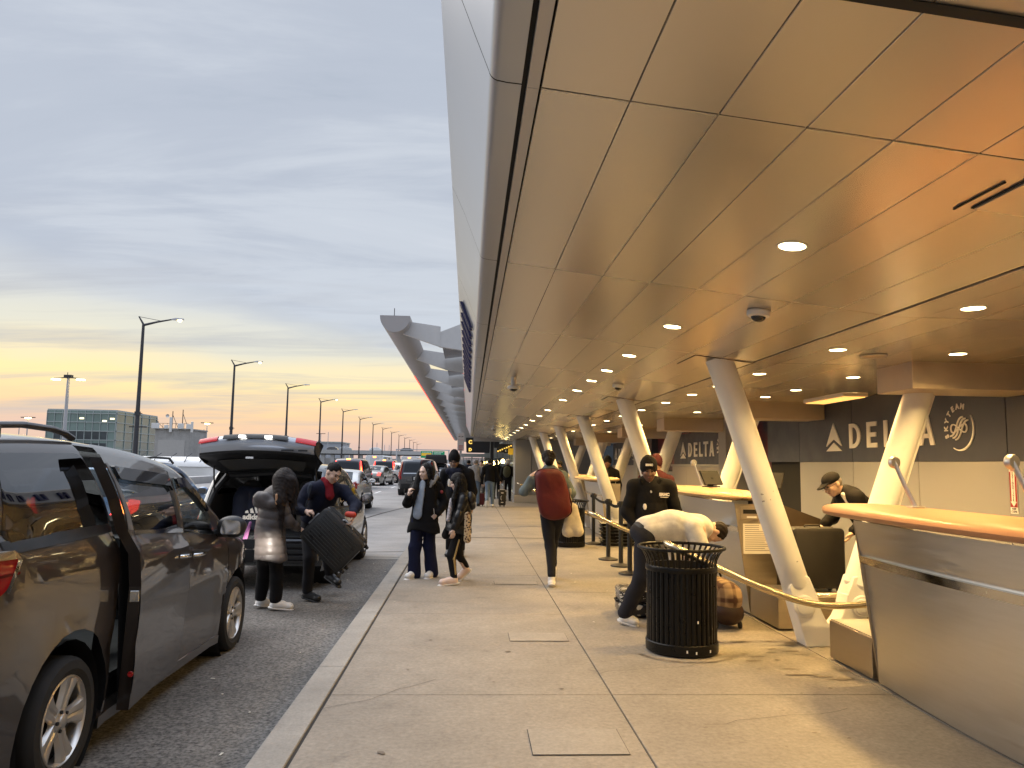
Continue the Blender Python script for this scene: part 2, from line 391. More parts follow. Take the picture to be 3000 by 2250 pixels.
bk = MB(); plate(bk, .10, 2.62, YN, YF, .01, lambda x: cz(x)+.05); bk.build('ceiling_backing', M_black, can)
tr = MB()
for a, b in zip(MODS[:-1], MODS[1:]): plate(tr, .166, .206, a+.001, b-.001, .02, lambda x: cz(x)-.004)
tr.build('edge_trim', M_trim, can)
# fascia: flat underside strip, tight curve, then a face leaning out towards the road
ez = cz(.15)
prof = [(.148, ez+.004), (.10, ez+.008), (.078, ez+.012)]
for i in range(7):
    t = i/6*PI/2*.88; prof.append((.078-.042*math.sin(t)*.95, ez+.012+.042*(1-math.cos(t))))
prof += [(-.01, ez+.17), (-.06, ez+.30), (-.125, ez+.44), (-.14, ez+.47), (-.05, ez+.50), (.6, ez+.62)]
fa = MB()
for a, b in zip(MODS[:-1], MODS[1:]):
    a2, b2 = a+.004, min(b, YF)-.004
    fa.loft([[V(x, y, z) for x, z in prof] for y in (a2, b2)], close=False, caps=False)
fa.build('fascia', M_fascia, can, smooth=35)
fb = MB(); fb.loft([[V(x+.02, y, z+.012) for x, z in prof] for y in (YN, YF)], close=False, caps=False); fb.build('fascia_backing', M_black, can)
rf = MB(); rf.box(.3, 7.5, YN, YF, ez+.64, ez+.9); rf.box(.2, 7.5, YF-.15, YF, 2.62, ez+.64); rf.build('roof', M_trim, can)
ic = MB(); zi = 2.566
iedge = [2.612, 2.86]+[2.86+.345*j for j in range(1, 8)]
for a, b in zip(MODS[:-1], MODS[1:]):
    for j, (xa, xb) in enumerate(zip(iedge[:-1], iedge[1:])):
        g = .005 if 0 < j < 5 else .0
        plate(ic, xa+.002+(.012 if j == 0 else 0), xb-.002, a+g+.0005, b-g-.0005, .012, lambda x: zi)
ic.build('inner_ceiling', M_ceil2, can, bevel=.002, seg=1)
ib = MB(); ib.box(2.60, 5.4, YN, YF, zi+.04, zi+.06); ib.build('inner_ceiling_backing', M_black, can)
# raised letters on the fascia, seen edge-on from here: dark blue strokes
rl = random.Random(4); M_lblue = mat('fascia_letter_blue', (.02, .022, .09), rough=.4, var=0)
y = 7.6
while y < 14.5:
    lt = MB(); hgt = .26; n = rl.choice([2, 2, 3])
    def fx(z): return np.interp(z, [ez+.05, ez+.17, ez+.30, ez+.44], [.03, -.01, -.06, -.125])
    for q in range(n):
        yy = y+q*.15
        vs = []
        for z in (ez+.10, ez+.36):
            for dy in (0, .05):
                for dx in (-.004, -.035): vs.append((fx(z)+dx, yy+dy, z))
        lt.add(vs, [(0, 1, 3, 2), (4, 6, 7, 5), (0, 4, 5, 1), (2, 3, 7, 6), (0, 2, 6, 4), (1, 5, 7, 3)])
    z = rl.choice([ez+.10, ez+.33, ez+.22]); vs = []
    for zz in (z, z+.045):
        for dy in (.05, .15*(n-1)):
            for dx in (-.004, -.033): vs.append((fx(zz)+dx, y+dy, zz))
    lt.add(vs, [(0, 1, 3, 2), (4, 6, 7, 5), (0, 4, 5, 1), (2, 3, 7, 6), (0, 2, 6, 4), (1, 5, 7, 3)])
    y += .15*n+.25; lt.build('fascia_letter', M_lblue, can)
# thin red light strip under the far part of the fascia edge
# ---- downlights
WARM = (1., .645, .23)
def spot(x, y, z, e, ang=150, blend=.9, r=.06, col=WARM):
    l = bpy.data.lights.new('downlight_lamp', 'SPOT'); l.energy = e; l.spot_size = math.radians(ang); l.spot_blend = blend; l.shadow_soft_size = r; l.color = col
    o = bpy.data.objects.new('downlight_lamp', l); COL.objects.link(o); o.location = (x, y, z); return o
dl0 = thing('downlight', 'x', 'ceiling light', (0, 0, 0))
t = MB(); t.lathe([(.062, .0), (.072, -.004), (.074, -.001), (.074, .01)], 28); t.build('trim_ring', M_trim, dl0)
t = MB(); t.lathe([(0, -.0022), (.063, -.0018)], 28); t.build('lens', M_lamp, dl0)
first = [True]
def downlight(x, y, z, label, group, lamp=0., tilt=0.):
    if first[0]: o = dl0; o.location = (x, y, z); first[0] = False; o['label'] = label; o['group'] = group
    else: o = dup(dl0, (x, y, z), None, label, group)
    o.rotation_euler = (0, tilt, 0)
    if lamp: spot(x, y, z-.02, lamp)
OUT = [-5.2, -3., -.7, 1.45, 3.62, 5.87, 7.50, 8.75, 9.85, 11.2, 12.9, 15.4, 17.3, 19.2, 21.4, 23.2, 25.1, 27.0, 29.2, 31.5, 33.8]
vis = 0
for y in OUT:
    if y > 3:
        w = 'nearest the camera' if vis == 0 else ORD[vis]+' from the camera' if vis < 16 else 'at the far end'
        lab = f'round warm recessed downlight, {w}, in the outer ceiling row'
        vis += 1
    else: lab = 'round warm recessed downlight out of view, outer ceiling row'
    downlight(1.57, y, cz(1.57)-.001, lab, 'downlights in the outer ceiling row', 25, math.atan(CS))
for rowx, name, ysr in ((2.98, 'middle', [-4.4, -2.6, -.8, 1., 2.7, 4.35, 6.04, 7.74, 9.05, 10.15, 11.54, 13.2, 14.9, 16.6, 18.4, 20.2, 22., 24., 26., 28.]), (4.03, 'inner', [-4.4, -2.6, -.8, 1., 2.7, 4.4, 6.1, 7.85, 9.28, 10.27, 11.9, 13.43, 16.03, 18., 20., 22.])):
    vis = 0
    for y in ysr:
        if y > (4.3 if rowx < 3.5 else 5.5):
            lab = f'round warm recessed downlight, {ORD[min(vis, 15)]} from the camera, in the {name} ceiling row'; vis += 1
        else: lab = f'round warm recessed downlight overhead out of view, {name} ceiling row'
        downlight(rowx, y, zi-.001, lab, f'downlights in the {name} ceiling row', 100)
# ---- security domes, speaker, smoke head
def dome(x, y, z, r, label, stem=0., tilt=0.):
    o = thing('security_camera', label, 'security camera', (x, y, z)); o.rotation_euler = (0, tilt, 0)
    b = MB(); b.lathe([(r*.9, .0), (r, -.006), (r, -r*.38), (r*.93, -r*.5), (r*.62, -r*.56), (.001, -r*.56)], 28)
    if stem: b.lathe([(r*.45, stem), (r*.45, 0)], 20)
    b.build('housing', M_white2, o)
    d = MB(); d.lathe([(r*.62*math.cos(a), -r*.55-r*.45*math.sin(a)) for a in [i/6*PI/2 for i in range(7)]], 24); d.build('dome', M_glassd, o)
dome(1.925, 4.99, cz(1.925), .078, 'white dome security camera on the ceiling ahead of the near column', tilt=math.atan(CS))
dome(1.93, 9.9, cz(1.93), .075, 'white dome security camera on the ceiling beside the second column', tilt=math.atan(CS))
dome(.60, 10.6, cz(.6)-.12, .085, 'white pendant security camera hanging near the canopy edge', stem=.13)
dome(.75, 23.5, cz(.75)-.10, .085, 'small far pendant security camera beyond the others', stem=.11)
sp = thing('ceiling_speaker', 'round cream loudspeaker grille flush with the inner ceiling', 'speaker', (3.42, 6.3, zi))
t = MB(); t.lathe([(.105, 0), (.112, -.006), (.104, -.010), (.09, -.010)], 32); t.build('rim', M_trim, sp)
t = MB(); t.lathe([(0, -.007), (.0895, -.009)], 32); t.build('grille', mat('speaker_grille', (.45, .38, .28), rough=.7, var=.1), sp)
# access hatch in the ceiling, upper right of the view
h = MB(); hx0, hx1, hy0, hy1 = 1.972, 2.57, 2.25, 2.865
plate(h, hx0, hx1, hy0, hy1, .004, lambda x: cz(x)-.006); o = h.build('ceiling_hatch', M_black); tag(o, 'square ceiling access hatch outlined in black at the upper right', 'hatch')
h = MB(); plate(h, hx0+.009, hx1-.009, hy0+.009, hy1-.009, .006, lambda x: cz(x)-.012); h.build('hatch_panel', M_ceil, o)
h = MB(); plate(h, 1.921, 1.929, 2.60, 2.90, .004, lambda x: cz(x)-.006); h.build('hatch_slot', M_black, o)
h = MB(); plate(h, .85, 2.60, 1.715, 1.755, .004, lambda x: cz(x)-.006); tag(h.build('ceiling_slot', M_black), 'wide dark slot across the ceiling at the top right of the view', 'slot')
# ---- V columns and beams
COLY = [7.08, 11.55, 15.85, 20.15, 24.45, 28.75]
def v_column(k, y):
    lab = ['white tilted tube V column standing nearest the camera, between the counters', 'white tilted tube V column, second from the camera, behind the queue posts'][k] if k < 2 else f'white tilted tube V column, {ORD[k]} from the camera'
    o = thing('v_column', lab, 'column', (0, y, 0), group='V columns along the counters')
    def arm(x0, z0, x1, z1, r):
        a = MB(); a.tube([(x0, 0, z0), (x0+(x1-x0)*.02, 0, z0+(z1-z0)*.02), (x1, 0, z1)], [r*.8, r, r], 40)
        d = V(x1-x0, 0, z1-z0).normalized()
        return a
    zt = cz(2.31)+.02
    arm(3.045, .50, 2.335, zt, .124).build('left_arm', M_col, o, smooth=30)
    sc_ = MB(); rs_ = random.Random(40+k); dd = V(2.335-3.045, 0, zt-.5).normalized(); Ma = Matrix.Translation((3.045, 0, .5)) @ V(0, 0, 1).rotation_difference(dd).to_matrix().to_4x4()
    for i in range(7):
        zz = rs_.uniform(.15, .95); a_ = -PI/2+rs_.uniform(-.9, .9); w_ = rs_.uniform(.04, .22); sc_.lathe([(.1246, zz), (.1248, zz+rs_.uniform(.004, .014))], 5, M=Ma, a0=a_, a1=a_+w_)
    sc_.build('scuffs', mat('scuff_grey', (.38, .36, .33), rough=.8, var=.3, scale=20), o)
    a = arm(3.60, .50, 4.30, 2.42, .124)
    dx, dz = (4.30-3.60), (2.42-.5); L_ = math.hypot(dx, dz); nx, nz = dz/L_, -dx/L_
    for s in (.0,):   # welded fin along the outer side
        pts = []
        for t_ in (0.02, .97):
            cx_, cz_ = 3.6+dx*t_+nx*.122, .5+dz*t_+nz*.122
            for q in (0, .035): pts += [(cx_+nx*q, -.01, cz_+nz*q), (cx_+nx*q, .01, cz_+nz*q)]
        a.add(pts, [(0, 1, 3, 2), (4, 6, 7, 5), (0, 2, 6, 4), (1, 5, 7, 3), (2, 3, 7, 6), (0, 4, 5, 1)])
    a.build('right_arm', M_col, o, smooth=30)
    f = MB()
    poly = [(3.062, 0), (3.60, 0), (3.585, .02), (3.69, .50), (3.60, .58), (3.50, .55)]
    pl = [(3.075, .0), (3.57, .0), (3.725, .52), (3.66, .66), (3.53, .62), (3.475, .46)]
    for i in range(9):
        t_ = i/8; pl.append((3.475-.145-.145*math.cos(PI*t_)*-1 if False else 3.475-.29*t_, .46-.27*math.sin(PI*t_)**.75))
    pl += [(3.185, .46), (3.12, .62), (2.985, .66), (2.93, .52)]
    f.prism(pl, (-.105, .105), Matrix(((1, 0, 0, 0), (0, 0, 1, 0), (0, 1, 0, 0), (0, 0, 0, 1))))
    f.build('foot', M_col, o, bevel=.014, seg=3)
    for nm, px in (('pin', 3.06), ('pin', 3.60)):
        pn = MB(); Mx = Matrix.Translation((px, -.104, .36)) @ Matrix.Rotation(PI/2, 4, 'X')
        pn.lathe([(.10, 0), (.10, .016), (.092, .022), (.074, .022), (.070, .034), (.05, .038), (0, .038)], 28, M=Mx); pn.build(nm, M_col, o, smooth=35)
    # ceiling collar plate
    c = MB(); plate(c, 2.08, 2.60, -.12, .50, .006, lambda x: cz(x)-.0085); c.build('ceiling_plate', M_ceil, o)
    c = MB(); plate(c, 2.074, 2.606, -.126, .506, .005, lambda x: cz(x)-.0045); c.build('plate_gap', M_black, o)
    b = tag(None or MB().box(3.93, 5.235, y-.48, y+.12, 2.325, zi+.03).build('ceiling_beam', M_beam, bevel=.006), f'boxed tan ceiling beam over the right arm of the {ORD[k]} V column', 'beam', 'boxed beams below the inner ceiling')
for k, y in enumerate(COLY): v_column(k, y)
# ---- terminal wall: grey lower panels, navy sign band, recesses between
XW = 5.25
wall = thing('terminal_wall', 'terminal front wall of grey metal panels below a dark navy band', 'wall', (XW, 0, 0))
def wpanels(ylist, z0, z1, x0, m, nm):
    w = MB()
    for a, b in zip(ylist[:-1], ylist[1:]): w.box(x0, x0+.05, a+.006, b-.006, z0, z1)
    return w.build(nm, m, wall, bevel=.004)
seams = [-3.3, -1.2, .9, 3., 5.13, 7.25, 8.76, 10.3, 12.0]
wpanels(seams, 0.08, 1.70, 0, M_wallg, 'lower_panel')
wpanels(seams+[13.3], 1.703, 2.56, -.004, M_navy, 'navy_band')
MB().box(.07, .30, -8, 13.32, -.2, 2.75).build('backing', M_black, wall)
wpanels([15.75, 17.2, 18.4, 19.7], .08, 1.60, 0, M_wallrib, 'lower_panel')
wpanels([15.75, 19.72], 1.66, 2.40, .05, M_navy, 'navy_band'); MB().box(-.03, .06, 15.72, 19.75, 1.602, 1.658).build('ledge', M_wallg, wall, bevel=.004)
wpanels([24.0, 26.5, 28.], .08, 1.62, 0, M_wallrib, 'lower_panel'); wpanels([24.0, 28.02], 1.63, 2.40, .02, M_navy, 'navy_band')
MB().box(-.10, .35, 15.25, 15.7, -.02, 2.62).build('pier', M_wallg, wall, bevel=.01)
MB().box(-.10, .35, 23.4, 23.95, -.02, 2.62).build('pier', M_wallg, wall, bevel=.01)
MB().box(1.6, 1.7, 11.5, 34, -.2, 2.7).build('recess_wall', mat('recess_dark', (.05, .04, .035), rough=.5, var=.2, scale=2), wall)
# mural posters in the recesses: deep red and navy
def mural_mat():
    m = bpy.data.materials.new('mural'); m.use_nodes = True; nt = m.node_tree; N = nt.nodes; L = nt.links; b = N['Principled BSDF']
    tc = N.new('ShaderNodeTexCoord'); n = N.new('ShaderNodeTexNoise'); n.inputs['Scale'].default_value = 1.1; n.inputs['Detail'].default_value = 2; L.new(tc.outputs['Object'], n.inputs[0])
    r = N.new('ShaderNodeValToRGB'); cr = r.color_ramp; cr.elements[0].position = .40; cr.elements[0].color = (.035, .035, .06, 1); cr.elements[1].position = .62; cr.elements[1].color = (.20, .015, .015, 1)
    L.new(n.outputs[0], r.inputs[0]); L.new(r.outputs[0], b.inputs['Base Color']); b.inputs['Roughness'].default_value = .4; return m
M_mural = mural_mat()
for y0, y1, nm in ((13.4, 15.1, 'dark red and navy mural panel in the recess before the second sign'), (19.9, 23.2, 'dark red mural panel in the recess beyond the second sign')):
    q = MB(); q.box(XW+.5, XW+.56, y0, y1, 1.5, 2.5); tag(q.build('mural', M_mural), nm, 'mural')
for y0, y1 in ((12.05, 15.2), (19.8, 23.3)):
    q = MB(); q.box(XW+.42, XW+.47, y0, y1, .08, 1.46); q.build('recess_panel', M_wallg, wall).location = (-XW, 0, 0)
# pier block that ends the arcade
pb = thing('end_pier', 'broad grey panelled pier closing the arcade beyond the last columns', 'pier', (0, 32.2, 0))
q = MB()
for xa, xb in ((1.93, 2.62), (2.64, 4.2), (4.22, 5.3)): q.box(xa, xb, 0, 1.2, .32, 2.60)
q.build('panels', M_wallg, pb, bevel=.01); MB().box(1.9, 5.3, -.04, 1.2, 0, .31).build('plinth', M_steel, pb, bevel=.01)
# ---- wall signs
def swoosh(mb, pts, w, M, d=.012):
    n = len(pts); top = []; bot = []
    for i, (x, y) in enumerate(pts):
        a = Vector((*pts[max(i-1, 0)], 0)); b = Vector((*pts[min(i+1, n-1)], 0)); t = (b-a).normalized(); nn = V(-t.y, t.x, 0)
        ww = (w[i] if isinstance(w, list) else w)/2; top.append(V(x, y, 0)+nn*ww); bot.append(V(x, y, 0)-nn*ww)
    vs = [M @ p for p in top+bot]+[M @ (p+V(0, 0, d)) for p in top+bot]; m2 = 2*n
    fs = []
    for i in range(n-1):
        fs += [(i, n+i, n+i+1, i+1), (m2+i, m2+i+1, m2+n+i+1, m2+n+i), (i, i+1, m2+i+1, m2+i), (n+i, m2+n+i, m2+n+i+1, n+i+1)]
    fs += [(0, m2, m2+n, n), (n-1, 2*n-1, m2+2*n-1, m2+n-1)]
    mb.add(vs, fs)
def wall_sign(y_left, zc, s, x, label, big=True):
    # y_left: far (left in view) end; reading direction is towards the camera (-Y)
    o = thing('wall_sign', label, 'sign', (x, y_left, zc), group='airline signs on the terminal wall')
    M = face_M((0, 0, 0), (0, -1, 0), (0, 0, 1))    # local x -> -Y, y -> Z, z -> -X
    e = MB(); h = .40*s
    w = .46*s
    e.prism([(0+w/2, h/2), (w, -h*.33), (w/2, -h*.07), (0, -h*.33)], (0, .015), M)
    e.prism([(0, -h/2), (w/2, -h*.20), (w, -h/2)], (0, .015), M); e.build('triangle_emblem', M_letter, o)
    xx = .69*s; kx = 1.25
    def let(polys, name):
        q = MB()
        for P_ in polys: q.prism([(xx+px*s*kx, py*s) for px, py in P_], (0, .015), M)
        q.build('letter', M_letter, o)
    hh = .1675; st = .066
    # D with an open bowl
    q = MB(); out_ = [(0, -hh), (0, hh)]+[(.09+.155*math.sin(a), hh*math.cos(a)) for a in [i/12*PI for i in range(13)]]
    inn = [(st, hh-.05), (st, -hh+.05)]
    n = 12; vo = [(0.0, -hh), (0., hh)]+[(.085+.155*math.sin(i/n*PI), hh*math.cos(i/n*PI)) for i in range(n+1)]
    vi = [(st, -hh+.052), (st, hh-.052)]+[(.085+.09*math.sin(i/n*PI), (hh-.052)*math.cos(i/n*PI)) for i in range(n+1)]
    k = len(vo); vs = [M @ V(xx+a*s*kx, b*s, z) for z in (0, .015) for L_ in (vo, vi) for a, b in L_]
    fs = []
    for i in range(k):
        j = (i+1) % k; fs += [(i, j, k+j, k+i), (2*k+i, 3*k+i, 3*k+j, 2*k+j), (i, 2*k+i, 2*k+j, j), (k+i, k+j, 3*k+j, 3*k+i)]
    q.add(vs, fs); q.build('letter', M_letter, o)
    xx = 1.16*s; kx = 1.18
    let([[(0, -hh), (st, -hh), (st, hh), (0, hh)], [(st, hh-.058), (.21, hh-.058), (.21, hh), (st, hh)], [(st, -.028), (.19, -.028), (.19, .028), (st, .028)], [(st, -hh), (.21, -hh), (.21, -hh+.058), (st, -hh+.058)]], 'E')
    xx = 1.58*s; kx = 1.2
    let([[(0, -hh), (st, -hh), (st, hh), (0, hh)], [(st, -hh), (.20, -hh), (.20, -hh+.058), (st, -hh+.058)]], 'L')
    xx = 1.90*s; kx = 1.3
    let([[(0, hh-.058), (.25, hh-.058), (.25, hh), (0, hh)], [(.092, -hh), (.158, -hh), (.158, hh-.058), (.092, hh-.058)]], 'T')
    xx = 2.33*s; kx = 1.08
    let([[(0, -hh), (.068, -hh), (.168, hh), (.105, hh)], [(.122, hh), (.184, hh), (.285, -hh), (.215, -hh)], [(.07, -.085), (.215, -.085), (.198, -.035), (.085, -.035)]], 'A')
    # round emblem with the lettering along its upper left and a thin crescent at the lower right
    cx = 3.08*s; R = .235*s; cr = MB()
    for i, ch in enumerate('SKYTEAM'):
        a = math.radians(200-i*20.5); Mt = M @ Matrix.Translation((cx+R*math.cos(a), R*math.sin(a), 0)) @ Matrix.Rotation(a-PI/2, 4, 'Z')
        vs, fs = text_mesh(ch, .085*s, Mt, .008, bold=.003*s); cr.add(vs, fs)
    pts = [(cx+R*math.cos(math.radians(a)), R*math.sin(math.radians(a))) for a in range(-118, 42, 8)]
    swoosh(cr, pts, [.003*s+.020*s*math.sin(PI*i/(len(pts)-1)) for i in range(len(pts))], M)
    for q_ in range(3):
        sg = []
        for i in range(21):
            t_ = i/20*2-1; sg.append((cx+(.080*t_+.030*math.copysign(abs(t_)**3, t_)+.045*(q_-1))*s, (.100*math.sin(t_*PI/2)-.02*(q_-1))*s))
        swoosh(cr, sg, .016*s, M @ Matrix.Translation((0, 0, .002+.0015*q_)))
    lp = [(cx+.135*s*math.sin(a), .045*s*math.sin(2*a)) for a in [i/28*2*PI for i in range(29)]]
    swoosh(cr, lp, .012*s, M @ Matrix.Translation((0, 0, .0075)))
    cr.build('round_emblem', M_letter, o, smooth=0)
    return o
wall_sign(11.04, 2.055, 1.0, XW-.006, 'large raised cream airline sign on the navy band behind the bowing worker')
wall_sign(19.05, 2.0, 1.0, XW+.045, 'raised cream airline sign on the navy board beyond the second counter')
wall_sign(27.6, 2.02, 1.0, XW+.015, 'small far airline sign on the third navy board, partly hidden by columns')
# fire extinguisher sign
fe = thing('fire_sign', 'narrow red and white fire extinguisher arrow sign on the grey wall', 'sign', (XW-.004, 7.19, 0))
Mf = face_M((0, 0, 0), (0, -1, 0), (0, 0, 1)); M_red = mat('sign_red', (.36, .03, .025), rough=.45, var=.05)
q = MB(); q.prism([(-.052, 1.20), (.052, 1.20), (.052, 1.665), (-.052, 1.665)], (0, .003), Mf); q.build('board', M_letter, fe)
q = MB(); q.prism([(-.048, 1.262), (.048, 1.262), (.048, 1.60), (-.048, 1.60)], (.0035, .0045), Mf); q.prism([(-.046, 1.656), (.046, 1.656), (0, 1.625)], (.0035, .0045), Mf); q.build('red_field', M_red, fe)
q = MB(); q.prism([(-.026, 1.60), (-.026, 1.315), (-.042, 1.315), (0, 1.268), (.042, 1.315), (.026, 1.315), (.026, 1.60)], (.0048, .0058), Mf); q.build('arrow', M_letter, fe)
q = MB(); q2 = MB()
for i, ch in enumerate('EXTINGUISHER'):
    vs, fs = text_mesh(ch, .03, Mf @ Matrix.Translation((0, 1.586-i*.0235, .0062)), .001, .0006); q.add(vs, fs)
vs, fs = text_mesh('KEEP', .026, Mf @ Matrix.Translation((0, 1.246, .004)), .001, .0006); q.add(vs, fs)
vs, fs = text_mesh('CLEAR', .026, Mf @ Matrix.Translation((0, 1.220, .004)), .001, .0006); q.add(vs, fs)
q.build('black_lettering', M_black, fe, smooth=0)
vs, fs = text_mesh('FIRE', .034, Mf @ Matrix.Translation((0, 1.613, .004)), .001, .0006); q2.add(vs, fs); q2.build('red_lettering', M_red, fe, smooth=0)
# orange lamp panel hung under the inner ceiling by the near beam
hp = thing('lamp_panel', 'flat glowing amber lamp panel hanging beside the nearest boxed beam', 'lamp', (0, 0, 0))
MB().box(3.74, 4.0, 7.50, 8.42, 2.33, 2.37).build('housing', M_beam, hp, bevel=.005)
MB().box(3.76, 3.98, 7.52, 8.40, 2.322, 2.3285).build('diffuser', M_heat, hp)
al = bpy.data.lights.new('lamp_panel_light', 'AREA'); al.shape = 'RECTANGLE'; al.size = .22; al.size_y = 1.1; al.energy = 22; al.color = (1., .55, .18)
ao = bpy.data.objects.new('lamp_panel_light', al); COL.objects.link(ao); ao.location = (3.86, 7.95, 2.315)
# ---- check-in counters
def counter(yn, yf, label, wood, near_view=False):
    o = thing('checkin_counter', label, 'counter', (0, yn, 0), group='curbside check-in counters'); Lc = yf-yn
    def bow(t): return -.065*math.sin(PI*t)
    def face(t, z): return 3.10+bow(t)-.13*(z/1.2)**1.2
    n = 18
    lo = MB(); lo.loft([[V(face(t, z), t*Lc, z) for z in (0.02, .3, .6, .895)] for t in [i/n for i in range(n+1)]], close=False); lo.build('front_panel', M_steel, o)
    up = MB(); up.loft([[V(face(t, z)-.012-.02*(i2/3), t*Lc, z) for i2, z in enumerate((.955, 1.0, 1.1, 1.215))] for t in [i/n for i in range(n+1)]], close=False)
    up.build('upper_panel', M_steel, o)
    tr_ = MB(); tr_.loft([[V(face(t, z)-q, t*Lc, z) for z, q in ((.893, .0), (.896, .03), (.952, .035), (.957, .008))] for t in [i/n for i in range(n+1)]], close=True); tr_.build('trim_rail', M_steel2, o, smooth=30)
    for nm, yy, sgn in (('end_panel', 0, -1), ('end_panel', Lc, 1)):
        e = MB(); t = 0 if sgn < 0 else 1
        e.prism([(face(t, 0)+.0, 0.02), (3.40, .02), (3.40, 1.20), (face(t, 1.2)-.03, 1.20)], (yy-.012*(sgn < 0), yy+.012*(sgn > 0)), Matrix(((1, 0, 0, 0), (0, 0, 1, 0), (0, 1, 0, 0), (0, 0, 0, 1))))
        e.build(nm, M_bronze, o)
    MB().box(3.16, 3.39, .03, Lc-.03, .02, 1.1).build('carcass', M_black, o)
    # boat-shaped wooden top with a rounded nose
    tp = MB(); rings = []
    m = 26
    for i in range(m+1):
        s_ = i/m; t = -0.10/Lc+s_*(1+.50/Lc)
        e_ = 1.0
        d0 = min(1, (s_/.10)); d1 = min(1, (1-s_)/.22); wf = math.sqrt(max(0.02, 1-(1-d0)**2.4))*math.sqrt(max(.012, 1-(1-d1)**2.0))
        xl = face(min(max(t, 0), 1), 1.2)-.30; xr = 3.42; c_ = (xl+xr)/2+.04*(1-wf); hw = (xr-xl)/2*wf; th = .050*min(1, wf*1.6)
        ring = []
        for j in range(18):
            a = 2*PI*j/18; ca, sa = math.cos(a), math.sin(a)
            ring.append(V(c_+hw*math.copysign(abs(ca)**.62, ca), t*Lc, 1.276+th*math.copysign(abs(sa)**.72, sa)+.012*wf))
        rings.append(ring)
    tp.loft(rings); tp.build('wooden_top', wood, o, smooth=50)
    # slanted steel tag post with round head
    def post(y, x=3.18):
        p_ = MB(); p_.tube([(x, y, 1.335), (x-.05, y+.05, 1.50), (x-.09, y+.10, 1.66)], .022, 14, flat=(1., .5)); p_.build('tag_post', M_steel, o)
        h_ = MB(); Mh = Matrix.Translation((x-.09, y+.10, 1.655)) @ Matrix.Rotation(PI/2, 4, 'X') @ Matrix.Rotation(.25, 4, 'Y')
        h_.lathe([(0, -.02), (.038, -.02), (.043, -.012), (.043, .012), (.038, .02), (0, .02)], 20, M=Mh); h_.build('post_head', M_steel, o)
        b_ = MB(); b_.box(x-.05, x+.05, y-.04, y+.04, 1.332, 1.346); b_.build('post_base', M_steel, o, bevel=.003)
    post(Lc-.42); 
    if near_view: post(Lc-1.75, 3.1)
    # base lift box (luggage scale) stands apart: built separately
    return o
M_wood2 = mat('counter_wood_pale', (.62, .42, .22), rough=.32, var=.10, scale=6, stretch=(6, .5, 6), coat=.2)
counter(3.35, 5.78, 'large steel fronted check-in counter with brown wooden top at the right edge', M_wood, True)
c2 = counter(8.44, 10.80, 'steel check-in counter with pale top beyond the nearest column', M_wood2)
counter(17.2, 19.55, 'far check-in counter with pale rounded top behind the queue posts', M_wood2)
counter(20.75, 23.1, 'farthest check-in counter, mostly hidden by columns', M_wood2)
# fittings of the second counter: scale read-out, notice, shelf, side screen, monitor
M_red_e = mat('led_red', (.2, 0, 0), var=0, emit=(1, .03, .03), estr=3)
Me = face_M((0, -.0125, 0), (1, 0, 0), (0, 0, 1))
rd = MB(); rd.prism([(3.00, 1.03), (3.37, 1.03), (3.37, 1.17), (3.00, 1.17)], (.0, .012), Me); rd.build('readout_panel', M_bronze, c2, bevel=.003)
rd = MB(); rd.prism([(3.03, 1.095), (3.25, 1.095), (3.25, 1.14), (3.03, 1.14)], (.0125, .0145), Me); rd.build('readout_display', M_black, c2)
rd = MB(); vs, fs = text_mesh('0', .045, Me @ Matrix.Translation((3.21, 1.117, .015)), .001, .001); rd.add(vs, fs); rd.build('readout_digits', M_red_e, c2, smooth=0)
rd = MB(); rd.prism([(3.07, 1.05), (3.18, 1.05), (3.18, 1.068), (3.07, 1.068)], (.0125, .0145), Me); rd.prism([(3.22, 1.045), (3.27, 1.045), (3.27, 1.075), (3.22, 1.075)], (.0125, .0145), Me); rd.build('readout_keys', M_white2, c2)
nt_ = MB(); nt_.prism([(3.03, .66), (3.38, .66), (3.38, .985), (3.03, .985)], (.001, .003), Me); notice = nt_.build('paper_notice', mat('paper_white', (.72, .68, .6), rough=.7, var=.03), c2)
ln = MB()
for i in range(13):
    z = .965-i*.0225; w_ = .16 if i < 3 else .30-.04*(i % 3); ln.prism([(3.05, z), (3.05+w_, z), (3.05+w_, z+.006), (3.05, z+.006)], (.0032, .0040), Me)
ln.build('printed_lines', mat('print_grey', (.2, .17, .14), var=0), notice)
sh = MB(); sh.box(2.72, 2.98, .35, .62, .90, .93); sh.build('shelf', M_steel2, c2, bevel=.003)
sc_m = MB(); sc_m.prism([(3.41, .02), (3.97, .02), (3.97, .96), (3.955, 1.01), (3.90, 1.05), (3.41, 1.22)], (-.012, .02), Matrix(((1, 0, 0, 0), (0, 0, 1, 0), (0, 1, 0, 0), (0, 0, 0, 1)))); sc_m.build('side_screen', mat('screen_brown', (.10, .075, .05), rough=.35, metal=.5, var=.1), c2)
def monitor(x, y, z, rz, label):
    o = thing('monitor', label, 'monitor', (x, y, z), rz)
    Mm = Matrix.Translation((0, 0, .12)) @ Matrix.Rotation(-.5, 4, 'X')
    b = MB(); b.box(-.16, .16, -.012, .012, -.10, .10, Mm); b.build('screen', M_black, o, bevel=.004)
    b = MB(); b.box(-.10, .10, -.06, .06, 0, .014); b.box(-.02, .02, -.02, .05, .01, .12); b.build('stand', M_black, o)
monitor(3.10, 9.75, 1.345, .5, 'black tilted monitor on the pale top of the second counter')
monitor(3.46, 8.75, 1.335, -.8, 'black monitor behind the near column on the second counter')
monitor(3.12, 17.9, 1.345, .5, 'small black monitor on the far counter')
